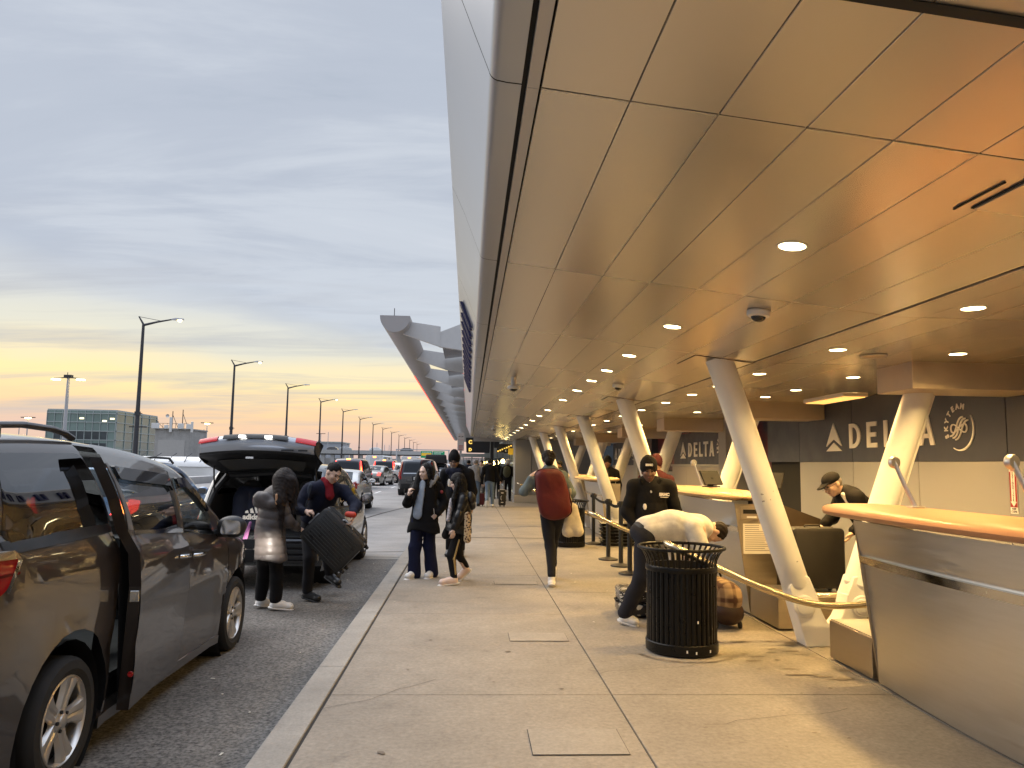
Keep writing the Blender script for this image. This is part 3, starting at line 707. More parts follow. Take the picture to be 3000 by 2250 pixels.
# luggage scales either side of the near column
def scale(y0, y1, label):
    o = thing('luggage_scale', label, 'luggage scale', (0, y0, 0)); d = y1-y0
    MB().box(3.09, 4.2, 0.0, d, .02, .325).build('casing', M_bronze, o, bevel=.006)
    MB().box(3.10, 4.19, .01, d-.01, .327, .335).build('tread_plate', M_steel, o)
scale(5.86, 6.55, 'low steel luggage scale at the end of the large right counter')
scale(7.64, 8.40, 'low bronze luggage scale at the foot of the second counter')
scale(16.45, 17.15, 'low steel luggage scale at the end of the far counter')
# bent tube guard rails at each column foot
M_rail = mat('rail_steel', (.60, .53, .40), rough=.26, metal=1., var=0)
def guard(y, label):
    o = thing('guard_rail', label, 'rail', (0, y, 0), group='bent tube guard rails at the column feet')
    P_ = []
    ctl = [(3.65, -.20, .40), (3.25, -.22, .385), (2.95, -.21, .43), (2.6, -.19, .55), (2.2, -.17, .72), (1.95, -.15, .84)]
    for a in [i/8*PI for i in range(1, 8)]: pass
    left = [V(*p) for p in ctl]; end = [V(1.95-.12*math.sin(a), -.15+.15*(1-math.cos(a))/1, .84+.055*math.sin(a)) for a in [i/8*PI for i in range(1, 8)]]
    right = [V(1.95, .15, .84), V(2.2, .17, .72), V(2.6, .19, .55), V(2.95, .21, .43), V(3.25, .22, .40), V(3.65, .20, .41)]
    raw = left+end+right
    # catmull
    out_ = []
    for i in range(len(raw)-1):
        p0, p1, p2, p3 = raw[max(i-1, 0)], raw[i], raw[i+1], raw[min(i+2, len(raw)-1)]
        for t in (0, .25, .5, .75):
            out_.append(.5*((2*p1)+(p2-p0)*t+(2*p0-5*p1+4*p2-p3)*t*t+(3*p1-p0-3*p2+p3)*t**3))
    out_.append(raw[-1]); b = MB(); b.tube(out_, .030, 14); b.build('bent_tube', M_rail, o)
    for sy in (-1, 1):
        b = MB(); b.tube([(3.3, sy*.22, .39), (3.3, sy*.11, .36)], .018, 10); b.build('bracket', M_rail, o)
for k in range(6):
    guard(COLY[k], ['bent steel tube guard rail at the nearest column foot behind the bin', 'bent steel tube guard rail behind the queue posts'][k] if k < 2 else f'bent steel tube guard rail at the {ORD[k]} column foot')
# a wall closing the arcade's inside behind the counters, floor is the pavement
# ---------------------------------------------------------------- vehicles
def thin_glass(name, tint, refl=1., haze=0.):
    m = bpy.data.materials.new(name); m.use_nodes = True; nt = m.node_tree; N = nt.nodes; L = nt.links; N.remove(N['Principled BSDF']); o = N['Material Output']
    t = N.new('ShaderNodeBsdfTransparent'); t.inputs[0].default_value = (*tint, 1); g = N.new('ShaderNodeBsdfGlossy'); g.inputs['Roughness'].default_value = .012
    g.inputs['Color'].default_value = (refl, refl, refl, 1); fr = N.new('ShaderNodeFresnel'); fr.inputs[0].default_value = 1.85
    mr = N.new('ShaderNodeMapRange'); mr.inputs[3].default_value = .02; mr.inputs[4].default_value = 1.15; L.new(fr.outputs[0], mr.inputs[0])
    x = N.new('ShaderNodeMixShader'); L.new(mr.outputs[0], x.inputs[0]); L.new(t.outputs[0], x.inputs[1]); L.new(g.outputs[0], x.inputs[2]); L.new(x.outputs[0], o.inputs[0])
    MATS[name] = m; return m
def paint(name, col, metal=.5, rough=.28):
    return mat(name, col, rough=rough, metal=metal, var=.03, scale=1.5, coat=1., rvar=.02)
M_tint = thin_glass('privacy_glass', (.035, .035, .04)); M_clear = thin_glass('clear_glass', (.80, .86, .83))
M_carglass = mat('car_glass_dark', (.012, .014, .017), rough=.03, var=0, spec=.7)
M_tyre = mat('tyre_rubber', (.022, .021, .020), rough=.8, var=.2, scale=9)
M_alloy = mat('alloy_wheel', (.60, .565, .52), rough=.32, metal=.85, var=0)
M_alloyd = mat('wheel_dark', (.02, .02, .02), rough=.6, var=.2)
M_trimb = mat('car_black_trim', (.018, .018, .018), rough=.45, var=.1)
M_chrome = mat('chrome', (.75, .75, .74), rough=.08, metal=1., var=0)
M_tail = mat('tail_lens', (.24, .008, .010), rough=.08, var=.1, scale=20, coat=.6, emit=(1., .02, .02), estr=.02)
M_tailon = mat('tail_lit', (.5, .02, .02), rough=.2, var=0, emit=(1., .04, .03), estr=3.2)
M_tailhot = mat('tail_hot', (.8, .2, .05), var=0, emit=(1., .22, .04), estr=5.)
M_plate = mat('number_plate', (.62, .62, .58), rough=.4, var=.15, scale=30)
M_cabin = mat('cabin_dark', (.03, .029, .028), rough=.8, var=.2)
M_seat = mat('seat_fabric', (.09, .085, .08), rough=.9, var=.2)
M_wlens = mat('white_lens', (.8, .8, .8), var=0, emit=(1, .95, .85), estr=6)
def chaikin(P, n=2):
    for _ in range(n):
        Q = [P[0]]
        for a, b in zip(P[:-1], P[1:]):
            Q += [(a[0]*.75+b[0]*.25, a[1]*.75+b[1]*.25), (a[0]*.25+b[0]*.75, a[1]*.25+b[1]*.75)]
        P = Q+[P[-1]]
    return P
class Body:
    def __init__(s, top, W, r, crown, arches, sill, ra=.40):
        P = np.array(chaikin(top, 2)); d = np.r_[0, np.cumsum(np.hypot(*(P[1:]-P[:-1]).T))]
        n = int(d[-1]/.06); q = np.linspace(0, d[-1], n); s.P = np.stack([np.interp(q, d, P[:, 0]), np.interp(q, d, P[:, 1])], 1)
        T = np.gradient(s.P, axis=0); T /= np.linalg.norm(T, axis=1)[:, None]; s.Nn = np.stack([T[:, 1], -T[:, 0]], 1)   # inward for a clockwise path (rear-up-forward)
        s.W, s.r, s.crown, s.n = W, r, crown, n
        w = np.clip(np.minimum(np.arange(n), n-1-np.arange(n))/4, 0, 1); s.w = w
        s.bot = [(top[-1][0], sill)]
        for ya, za in sorted(arches, reverse=True):
            a0 = math.asin(max(-1, min(1, (sill-za)/ra)))
            s.bot += [(ya+ra*math.cos(a), za+ra*math.sin(a)) for a in np.linspace(a0, PI-a0, 17)]
        s.bot.append((top[0][0], sill))
    def row0(s): return s.P+s.Nn*(s.r*s.w)[:, None]
    def pt(s, i, u, off=0.):
        i = min(max(i, 0), s.n-1.001); k = int(i); f = i-k
        P = s.P[k]*(1-f)+s.P[k+1]*f; Nn = s.Nn[k]*(1-f)+s.Nn[k+1]*f; w = s.w[k]*(1-f)+s.w[k+1]*f; r = s.r*max(w, .02)
        a = abs(u); Wm = s.W(P[0], P[1]); ub = 1-r/Wm
        if a <= ub: ins = -s.crown*(1-(a/ub)**2)*w; x = a*Wm; nx = 0; ny = 1
        else:
            c = min(1, (a-ub)/(1-ub)); th = PI/2*(1-c); ins = r*(1-math.sin(th)); q = P+Nn*ins; x = s.W(q[0], q[1])-r*(1-math.cos(th)); nx = math.cos(th); ny = math.sin(th)
        ins -= off*ny; x += off*nx
        q = P+Nn*ins; return V(math.copysign(x, u), q[0], q[1])
    def rim(s, skip=None, i0=0, i1=None, us=None):
        mb = MB(); i1 = s.n-1 if i1 is None else i1
        us = us or ([-1, -.985, -.965, -.945, -.925]+[x/10*.92 for x in range(-10, 11)]+[.925, .945, .965, .985, 1])
        us = sorted(set(us)); idx = list(range(i0, i1+1)); vs = [s.pt(i, u) for i in idx for u in us]; m = len(us); fs = []
        for a in range(len(idx)-1):
            for b in range(m-1):
                if skip and skip(idx[a]+.5, (us[b]+us[b+1])/2): continue
                fs.append((a*m+b, a*m+b+1, (a+1)*m+b+1, (a+1)*m+b))
        mb.add(vs, fs); return mb
    def rpatch(s, pts, off, name, m, parent, sub=10):      # polygon in (index, u)
        bm = bmesh.new(); vv = [bm.verts.new((a, b*10, 0)) for a, b in pts]; bm.faces.new(vv)
        cut(bm, .8 if True else 1, .9); 
        for v in bm.verts: v.co = s.pt(v.co.x, v.co.y/10, off)
        return fin(bm, name, m, parent)
    def side(s, poly, off, name, m, parent, sgn=1, holes=(), step=.10, thick=0.):
        bm = bmesh.new(); es = []
        for lp in [poly]+list(holes):
            vv = [bm.verts.new((a, b, 0)) for a, b in lp]; es += [bm.edges.new((vv[i], vv[(i+1) % len(vv)])) for i in range(len(vv))]
        if holes: bmesh.ops.triangle_fill(bm, use_beauty=True, use_dissolve=False, edges=es)
        else: bm.faces.new(vv)
        cut(bm, step, step)
        for v in bm.verts:
            y, z = v.co.x, v.co.y; v.co = (sgn*(s.W(y, z)+off), y, z)
        if thick:
            r_ = bmesh.ops.extrude_face_region(bm, geom=list(bm.faces))
            for v in [g for g in r_['geom'] if isinstance(g, bmesh.types.BMVert)]: v.co.x -= sgn*thick
        return fin(bm, name, m, parent)
    def cap(s): return [tuple(p) for p in s.row0()]+s.bot
    def top_between(s, ya, yb, zmin=.9):
        R = s.row0(); R = [tuple(p) for p in R if p[1] > zmin]
        Y = [p[0] for p in R]; Z = [p[1] for p in R]
        f = lambda y: float(np.interp(y, Y, Z))
        return [(ya, f(ya))]+[p for p in R if ya+.01 < p[0] < yb-.01]+[(yb, f(yb))]
    def sz(s, z):      # index on the rear face at height z
        k = int(np.argmax(s.P[:, 1])); return float(np.interp(z, s.P[:k+1, 1], np.arange(k+1)))
    def sy(s, y): 
        k = int(np.argmax(s.P[:, 1])); a = k; 
        lo = max(0, k-40)
        return float(np.interp(y, s.P[:, 0][np.argmin(s.P[:, 0]):np.argmax(s.P[:, 0])], np.arange(np.argmin(s.P[:, 0]), np.argmax(s.P[:, 0]))))
def cut(bm, sx, sy):
    for ax, st in ((0, sx), (1, sy)):
        c = [v.co[ax] for v in bm.verts]; lo, hi = min(c), max(c); k = math.ceil(lo/st+1e-6)
        while k*st < hi-1e-6:
            co = [0, 0, 0]; no = [0, 0, 0]; co[ax] = k*st; no[ax] = 1
            bmesh.ops.bisect_plane(bm, geom=bm.verts[:]+bm.edges[:]+bm.faces[:], dist=1e-6, plane_co=co, plane_no=no); k += 1
def fin(bm, name, m, parent, smooth=35):
    bmesh.ops.recalc_face_normals(bm, faces=bm.faces)
    me = bpy.data.meshes.new(name); bm.to_mesh(me); bm.free(); me.materials.append(m)
    me.polygons.foreach_set('use_smooth', [True]*len(me.polygons)); me.set_sharp_from_angle(angle=math.radians(smooth))
    o = bpy.data.objects.new(name, me); COL.objects.link(o)
    if parent is not None: o.parent = parent
    return o
def rpoly(pts, r=.04, n=4):      # rounded polygon
    out = []; k = len(pts)
    for i in range(k):
        p = Vector(pts[i]); a = Vector(pts[i-1])-p; b = Vector(pts[(i+1) % k])-p; q = min(r, a.length*.45, b.length*.45)
        A = p+a.normalized()*q; B = p+b.normalized()*q
        for j in range(n+1):
            t = j/n; out.append(tuple(A*(1-t)**2+p*2*t*(1-t)+B*t*t))
    return out
def wheel(parent, loc, r=.33, w=.225, sgn=1, spokes=5, style=0, detail=True):
    Mx = Matrix.Rotation(PI/2*sgn, 4, 'Y')       # lathe z -> +x (outer side)
    rr = r*.70
    t = MB(); t.lathe([(rr, -w/2), (r*.93, -w/2), (r*.985, -w*.40), (r, -w*.30), (r, w*.30), (r*.985, w*.40), (r*.93, w/2), (r*.80, w/2+.006), (rr, w/2-.01), (rr, -w/2)], 40, M=Mx)
    if detail:
        for g in (-.18, -.06, .06, .18): t.lathe([(r+.0005, w*g-.004), (r+.001, w*g+.004)], 40, M=Mx)
    o = t.build('wheel', M_tyre, parent, loc=loc, smooth=30)
    b = MB(); z1 = w/2-.012
    b.lathe([(rr, -w*.3), (rr, z1+.004), (rr*.965, z1+.008), (rr*.93, z1-.006), (rr*.91, z1-.03), (rr*.90, -w*.3)], 40, M=Mx)
    for k in range(spokes):
        a = 2*PI*k/spokes+.3; 
        def P(rad, tt, z): return Mx @ V(rad*math.cos(a)-tt*math.sin(a), rad*math.sin(a)+tt*math.cos(a), z)
        wi, wo = rr*.20, rr*.36 if spokes <= 5 else rr*.16
        rows = []
        for f, wd, zz in ((.16, wi, z1-.022), (.45, (wi*.95 if spokes <= 5 else wi*.7), z1-.018), (.72, (wi+wo)/2.2, z1-.010), (.95, wo, z1-.004)):
            rad = rr*f; rows.append([P(rad, -wd, zz-.02), P(rad, -wd*.78, zz+.004), P(rad, -wd*.25, zz+.006), P(rad, 0, zz-.002), P(rad, wd*.25, zz+.006), P(rad, wd*.78, zz+.004), P(rad, wd, zz-.02)])
        b.loft(rows, close=False)
    b.lathe([(rr*.30, z1-.05), (rr*.27, z1-.014), (rr*.16, z1-.006), (rr*.15, z1+.002), (rr*.12, z1+.006), (0, z1+.006)], 24, M=Mx)
    b.build('rim', M_alloy, o, smooth=30)
    d = MB(); d.lathe([(rr*.9, z1-.07), (0, z1-.07)], 24, M=Mx)
    if detail:
        for k in range(5):
            a = 2*PI*k/5+.3+PI/5; c = Mx @ V(rr*.22*math.cos(a), rr*.22*math.sin(a), 0)
            d.lathe([(.0, z1-.002), (.010, z1-.002), (.011, z1-.02)][::-1], 8, c=tuple(c), M=Mx)
    d.build('brake_disc', M_alloyd, o); return o
# ---------------- the minivan beside the camera
def build_van():
    o = thing('parked_minivan', 'dark grey brown minivan close by at the kerb, its sliding door ajar', 'car', (-3.135, 4.45, -.15))
    M_p = paint('minivan_paint', (.034, .024, .018), metal=.2, rough=.35)
    top = [(-1.00, .25), (-1.06, .5), (-1.06, .80), (-1.02, 1.10), (-.95, 1.35), (-.84, 1.62), (-.74, 1.79), (-.45, 1.845), (.1, 1.865), (.7, 1.845), (1.3, 1.795), (1.75, 1.735), (2.0, 1.67), (2.4, 1.44), (2.85, 1.19), (3.05, 1.09), (3.35, 1.02), (3.7, .91), (3.92, .76), (4.0, .58), (4.0, .40), (3.94, .22)]
    def W(y, z):
        w = .992
        if z < .85: w -= .035*((.85-z)/.6)**2
        zb = max(.98, 1.325-.082*y); d = z-(zb-.125)
        if d > 0: w -= .070*min(1, d/.125)**1.25
        if z > zb: t = (z-zb)/(1.83-zb); w -= .075*t+.145*t*t
        if y < -.45: w -= .12*((-.45-y)/.6)**2
        if y > 2.75: w -= .20*((y-2.75)/1.25)**2
        for ya in (0, 3.03):
            d = math.hypot(y-ya, z-.33); 
            if d < .58: w += .018*max(0, (1-abs(d-.43)/.12))
        w -= .012*math.exp(-((z-.60)/.10)**2)*(1 if .3 < y < 2.8 else 0)
        return w
    B = Body(top, W, .085, .045, [(0, .33), (3.03, .33)], .20, .415)
    ds, de = B.sy(.44), B.sy(1.66)
    # roof, tail, windscreen frame and bonnet
    ws0, ws1 = B.sy(2.02), B.sy(2.92); rg0, rg1 = B.sz(1.18), B.sz(1.70)
    def skip(i, u):
        if ds < i < de and u > .94: return True
        if ws0+1 < i < ws1-1 and abs(u) < .86: return True
        if rg0+1 < i < rg1-1 and abs(u) < .80: return True
        return False
    B.rim(skip).build('body', M_p, o, smooth=35)
    B.rpatch([(ws0, -.88), (ws0, .88), (ws1, .90), (ws1, -.90)], .004, 'windscreen', M_clear, o)
    B.rpatch([(rg0, -.82), (rg0, .82), (rg1, .80), (rg1, -.80)], .004, 'rear_window', M_tint, o)
    arch = lambda y0, a0, a1: [(y0+.415*math.cos(a), .33+.415*math.sin(a)) for a in np.linspace(a0, a1, 15)]
    a_s = math.asin((.20-.33)/.415)
    qwin = rpoly([(-.60, 1.37), (-.45, 1.765), (.43, 1.772), (.525, 1.37), (.50, 1.335), (-.58, 1.335)], .05)
    R0 = [tuple(p) for p in B.row0()]; rear = [p for p in R0 if p[0] < -.40]
    front_edge_q = [(.505, .20), (.52, .75), (.54, 1.15), (.55, 1.32), (.50, 1.60), (.455, 1.76)]
    for sgn in (1, -1):
        # rear quarter with its window hole
        q_top = B.top_between(-.40, .44, 1.5) if sgn > 0 else B.top_between(-.40, 1.62, 1.5)
        fe = front_edge_q[::-1] if sgn > 0 else [(1.72, .20)][::-1]
        a_r = math.asin((.20-.33)/.475); lower = [(.475*math.cos(a), .33+.475*math.sin(a)) for a in np.linspace(a_r, PI-a_r, 17)]
        poly = rear+[(y, z) for y, z in q_top]+fe+lower[0:]+[(-1.0, .20)]
        poly = [p for i, p in enumerate(poly) if i == 0 or (abs(p[0]-poly[i-1][0])+abs(p[1]-poly[i-1][1])) > 1e-4]
        if sgn < 0:
            poly = [p for p in rear+q_top+[(1.72, 1.1), (1.72, .20)]+lower+[(-1.0, .20)]]
        hl = [qwin] if sgn > 0 else [qwin, rpoly([(.62, 1.27), (.52, 1.76), (1.5, 1.66), (1.60, 1.22)], .05)]
        B.side(poly, 0, 'quarter_panel', M_p, o, sgn, hl)
        B.side(qwin, .003, 'quarter_window', M_tint, o, sgn); B.side(rpoly([(-.64, 1.285), (-.64, 1.345), (.50, 1.345), (.54, 1.285)], .02), .004, 'window_surround', M_trimb, o, sgn)
        # front wing
        up = [p for p in R0 if p[0] >= 2.83 and p[1] > .2][::1]
        wing = [(2.72, .20), (2.76, .8), (2.73, 1.02), (2.66, 1.10)]+[p for p in up]+[(3.94, .20)]+list(arch(3.03, a_s, PI-a_s))
        B.side(wing, 0, 'front_wing', M_p, o, sgn)
        # front door frame and glass
        tb = B.top_between(1.72, 2.02, 1.5); slope = [p for p in R0 if 2.02 < p[0] < 2.66 and p[1] > 1.0]
        door = [(1.70, .20), (1.79, .75), (1.74, 1.16), (1.69, 1.35)]+tb+slope+[(2.655, 1.10), (2.72, 1.02), (2.75, .8), (2.71, .20)]
        win = rpoly([(1.79, 1.20), (1.77, 1.40), (1.74, 1.60), (1.93, 1.585), (2.15, 1.47), (2.42, 1.27), (2.47, 1.12)], .035)
        d = B.side(door, 0, 'front_door', M_p, o, sgn, [win]); B.side(win, .002, 'window', M_clear, d, sgn)
        bl = [(1.74, 1.18), (1.74, 1.205), (2.5, 1.125), (2.5, 1.10)]; B.side(bl, .014, 'belt_strip', M_chrome, d, sgn)
        rv = rpoly([(1.80, 1.52), (1.78, 1.60), (1.95, 1.60), (2.17, 1.475), (2.36, 1.33), (2.33, 1.30), (2.1, 1.45), (1.93, 1.53)], .02); B.side(rv, .028, 'rain_visor', M_carglass, d, sgn, thick=.02)
        h = MB(); h.tube([(sgn*.985, 1.84, .995), (sgn*1.022, 1.86, .995), (sgn*1.022, 1.99, .99), (sgn*.985, 2.02, .99)], .014, 10); h.build('handle', M_chrome, d)
        B.side(rpoly([(1.80, .965), (1.80, 1.03), (2.05, 1.02), (2.05, .955)], .03), .002, 'handle_cup', M_trimb, d, sgn)
        # mirror
        hm = blob('mirror', [('e', (sgn*1.075, 2.50, 1.17), (.125, .075, .088), None, {'k': .02}), ('e', (sgn*1.11, 2.47, 1.165), (.10, .06, .09), None, {'k': .03}), ('c', (sgn*.90, 2.55, 1.09), (sgn*1.02, 2.53, 1.12), .035, .045, {'k': .03})], .012, M_trimb, o)
        mg = MB(); mg.prism(rpoly([(-.085, -.062), (.085, -.058), (.08, .055), (-.07, .062)], .035), (0, .004), Matrix.Translation((sgn*1.095, 2.406, 1.168)) @ Matrix.Rotation(sgn*.10, 4, 'Z') @ Matrix.Rotation(PI/2, 4, 'X')); mg.build('mirror_glass', M_chrome, hm)
        wheel(o, (sgn*.875, 0, .33), .335, .235, sgn); wheel(o, (sgn*.875, 3.03, .33), .335, .235, sgn)
        # tail lamp on the rear corner
        tl = rpoly([(-1.08, 1.07), (-1.04, 1.315), (-.595, 1.29), (-.565, 1.255), (-.65, 1.12), (-.76, 1.07)], .03); t = B.side(tl, .014, 'tail_light', M_tail, o, sgn, thick=.03)
        B.side(rpoly([(-1.06, 1.275), (-1.04, 1.325), (-.58, 1.30), (-.555, 1.255), (-.635, 1.105), (-.655, 1.11), (-.585, 1.262)], .01), .017, 'chrome_edge', M_chrome, t, sgn)
        B.side(rpoly([(-1.04, 1.175), (-1.04, 1.19), (-.565, 1.20), (-.57, 1.187)], .004), .0165, 'lens_bar', mat('lens_bar_dark', (.10, .004, .005), rough=.2, var=0), t, sgn)
        # inner wheel houses
        for wy in (0, 3.03):
            wh = MB(); wh.lathe([(.42, -.30), (.42, 0)], 24, c=(sgn*.975 if False else sgn*.965, wy, .33), M=Matrix.Rotation(PI/2*sgn, 4, 'Y'))
            wh.lathe([(.42, -.30), (0, -.30)], 24, c=(sgn*.965, wy, .33), M=Matrix.Rotation(PI/2*sgn, 4, 'Y')); wh.build('wheel_house', M_trimb, o)
    # sliding door on the kerb side, popped out at its rear edge
    sd = bpy.data.objects.new('sliding_door', None); COL.objects.link(sd); sd.parent = o; sd['label'] = 'sliding side door standing slightly open'
    tb = B.top_between(.42, 1.68, 1.5)
    door = [(.60, .20), (.58, .60), (.56, .95), (.50, 1.16), (.47, 1.30), (.43, 1.50)]+tb+[(1.665, 1.35), (1.715, 1.16), (1.765, .75), (1.68, .20)]
    win = rpoly([(.575, 1.29), (.47, 1.70), (1.55, 1.615), (1.62, 1.40), (1.655, 1.225)], .03)
    B.side(door, .0, 'door_panel', M_p, sd, 1, [win], thick=.0)
    B.side(win, .002, 'window', thin_glass('half_tint_glass', (.20, .21, .20)), sd, 1)
    B.side([(.55, 1.275), (.545, 1.30), (1.70, 1.215), (1.705, 1.185)], .014, 'belt_strip', M_chrome, sd, 1)
    B.side(rpoly([(.50, 1.62), (.48, 1.70), (1.56, 1.63), (1.60, 1.50), (1.555, 1.545), (.72, 1.60)], .02), .028, 'rain_visor', M_carglass, sd, 1, thick=.02)
    B.side([(.475, 1.31), (.43, 1.72), (.465, 1.715), (.57, 1.30)], .004, 'pillar_trim', mat('pillar_trim_grey', (.17, .16, .15), rough=.5, var=.1), sd, 1)
    B.side([(1.60, 1.235), (1.56, 1.62), (1.655, 1.60), (1.71, 1.225)], .004, 'pillar_trim', M_trimb, sd, 1)
    B.rim(None, int(ds), int(de)+1, [.94, .95, .96, .97, .98, .99, 1.]).build('roof_rail_skin', M_p, sd)
    ed = MB(); pts = [(.60, .20), (.58, .60), (.56, .95), (.50, 1.16), (.47, 1.30), (.43, 1.50), (.425, 1.75)]
    for a, b in zip(pts[:-1], pts[1:]):
        wa, wb = W(*a), W(*b); ed.quad((wa, a[0], a[1]), (wa-.075, a[0]+.01, a[1]), (wb-.075, b[0]+.01, b[1]), (wb, b[0], b[1]))
    ed.build('door_edge', M_p, sd)
    inn = MB(); inn_p = [(W(y, z)-.08, y, z) for y, z in ((.62, .22), (.57, 1.28), (1.66, 1.20), (1.66, .22))]; inn.quad(*inn_p); inn.build('inner_lining', M_cabin, sd)
    h = MB(); h.tube([(.982, 1.44, 1.03), (1.02, 1.46, 1.03), (1.02, 1.61, 1.02), (.985, 1.64, 1.02)], .014, 10); h.build('handle', M_chrome, sd)
    B.side(rpoly([(1.42, 1.0), (1.42, 1.065), (1.67, 1.05), (1.67, .985)], .03), .002, 'handle_cup', M_trimb, sd, 1)
    rl_ = MB(); rl_.lathe([(0, .004), (.016, .004), (.018, 0)], 14, c=(.955, .578, .42), M=Matrix.Rotation(-PI/2, 4, 'X') @ Matrix.Rotation(PI, 4, 'X')); rl_.build('red_reflector', M_tail, sd)
    la = MB(); la.box(.93, .985, .545, .58, .86, .93); la.build('door_latch', M_steel2, sd, bevel=.004)
    # swing the rear edge outwards about the front edge
    piv = V(.95, 1.70, 0); sd.matrix_local = Matrix.Translation((.012, 0, 0)) @ Matrix.Translation(piv) @ Matrix.Rotation(math.radians(5.6), 4, 'Z') @ Matrix.Translation(-piv)
    # dark jamb behind the gap, floor, seats, dashboard
    cb = MB(); cb.box(-.88, .88, -.9, 2.9, .24, .36); cb.box(-.9, .9, 2.55, 2.9, .36, 1.05); cb.box(-.93, -.90, -.8, 2.5, .3, 1.15); cb.build('cabin_floor', M_cabin, o)
    jb = MB()
    jp = [(.50, .22), (.515, .75), (.535, 1.15), (.545, 1.32), (.495, 1.60), (.45, 1.74)]
    for a, b in zip(jp[:-1], jp[1:]):
        wa, wb = W(*a), W(*b); jb.quad((wa-.004, a[0], a[1]), (wa-.11, a[0]-.01, a[1]), (wb-.11, b[0]-.01, b[1]), (wb-.004, b[0], b[1])); jb.quad((wa-.11, a[0]-.01, a[1]), (wa-.11, a[0]+.12, a[1]), (wb-.11, b[0]+.12, b[1]), (wb-.11, b[0]-.01, b[1]))
    jb.build('door_jamb', M_trimb, o)
    lt_ = MB(); lt_.box(.70, .9, .3, 1.7, .36, .40); lt_.build('door_step', M_trimb, o)
    for sx in (-.42, .42):
        for sy_ in (1.35, .15):
            st = [('e', (sx, sy_+.15, .72), (.25, .26, .11), None, {'k': .05}), ('c', (sx, sy_-.06, .80), (sx, sy_-.20, 1.22), .16, .14, {'k': .05, 'flat': (0, 1, 0, 1.8)}), ('e', (sx, sy_-.23, 1.44), (.13, .055, .10), None, {'k': .04})]
            blob('seat', st, .03, M_seat, o)
    sw = MB(); c = V(-.40, 2.12, 1.06)
    Ms = Matrix.Translation(c) @ Matrix.Rotation(math.radians(-65), 4, 'X')
    sw.tube([Ms @ V(.18*math.cos(a), .18*math.sin(a), 0) for a in [i/24*2*PI for i in range(25)]], .014, 8, caps=False); sw.tube([Ms @ V(-.17, 0, 0), Ms @ V(.17, 0, 0)], .02, 6); sw.build('steering_wheel', M_trimb, o)
    sg = MB(); sg.prism([(-.3, -.2), (.3, -.2), (.3, .2), (-.3, .2)], (0, .02), Matrix.Translation((.12, .92, 1.40)) @ Matrix.Rotation(PI/2, 4, 'X'))
    # roof rails
    for sgn in (1, -1):
        rr = MB(); P_ = [(sgn*(W(y, 1.80)-.085), y, float(np.interp(y, B.P[:, 0][20:80], B.P[:, 1][20:80]))+h_) for y, h_ in ((-.95, .02), (-.85, .062), (-.4, .070), (.0, .068), (.3, .055), (.45, .03), (.55, .006))]
        P_ = [(x, y, {-.95: 1.79, -.85: 1.86, -.4: 1.905, .0: 1.925, .3: 1.915, .45: 1.895, .55: 1.865}[y]) for x, y, z in P_]
        rr.tube(P_, .021, 10, flat=(1.2, .9)); rr.box(sgn*.70-.06, sgn*.70+.06, -.62, -.40, 1.84, 1.905); rr.build('roof_rail', mat('rail_grey', (.09, .09, .095), rough=.4, var=.1), o, smooth=40)
    cb = MB(); cb.box(-.72, .72, -.55, -.48, 1.925, 1.955); cb.build('cross_bar', M_trimb, o, bevel=.012)
    for sgn in (1, -1):
        B.side(rpoly([(3.42, .80), (3.50, .93), (3.78, .83), (3.90, .70), (3.62, .70)], .03), .006, 'headlight', M_carglass, o, sgn)
        sh_ = MB(); sh_.box(sgn*.70-.16, sgn*.70+.16, 4.08, 4.09, .803, .90); sh_.box(sgn*.70-.16, sgn*.70+.16, 4.08, 4.09, .66, .790); sh_.build('added_beam_mask', M_trimb, o)  # unseen plates added ahead of the lamp to cut its beam to a slit
        l = bpy.data.lights.new('headlight_beam', 'SPOT'); l.energy = 95; l.spot_size = math.radians(50); l.spot_blend = .5; l.shadow_soft_size = .012; l.color = (1, .93, .82)
        lo = bpy.data.objects.new('headlight_beam', l); COL.objects.link(lo); lo.location = (-3.135+sgn*.70, 4.45+4.03, .80-.15); lo.rotation_euler = (PI/2-.07, 0, -.12)
    bp = B.rpatch([(0, -.98), (0, .98), (B.sz(.62), .98), (B.sz(.62), -.98)], .012, 'rear_bumper', M_p, o)
    for sgn in (1, -1):
        sb = MB(); sb.loft([[V(sgn*(W(y, .2)-.10), y, .13), V(sgn*(W(y, .2)+.004), y, .15), V(sgn*(W(y, .2)+.008), y, .215), V(sgn*(W(y, .2)-.04), y, .25)] for y in np.linspace(.42, 2.62, 16)], close=False)
        sb.build('sill', M_p, o)
    pl = MB(); pl.box(-.16, .16, -1.075, -1.062, .80, .95); pl.build('number_plate', M_plate, o)
    return o
build_van()
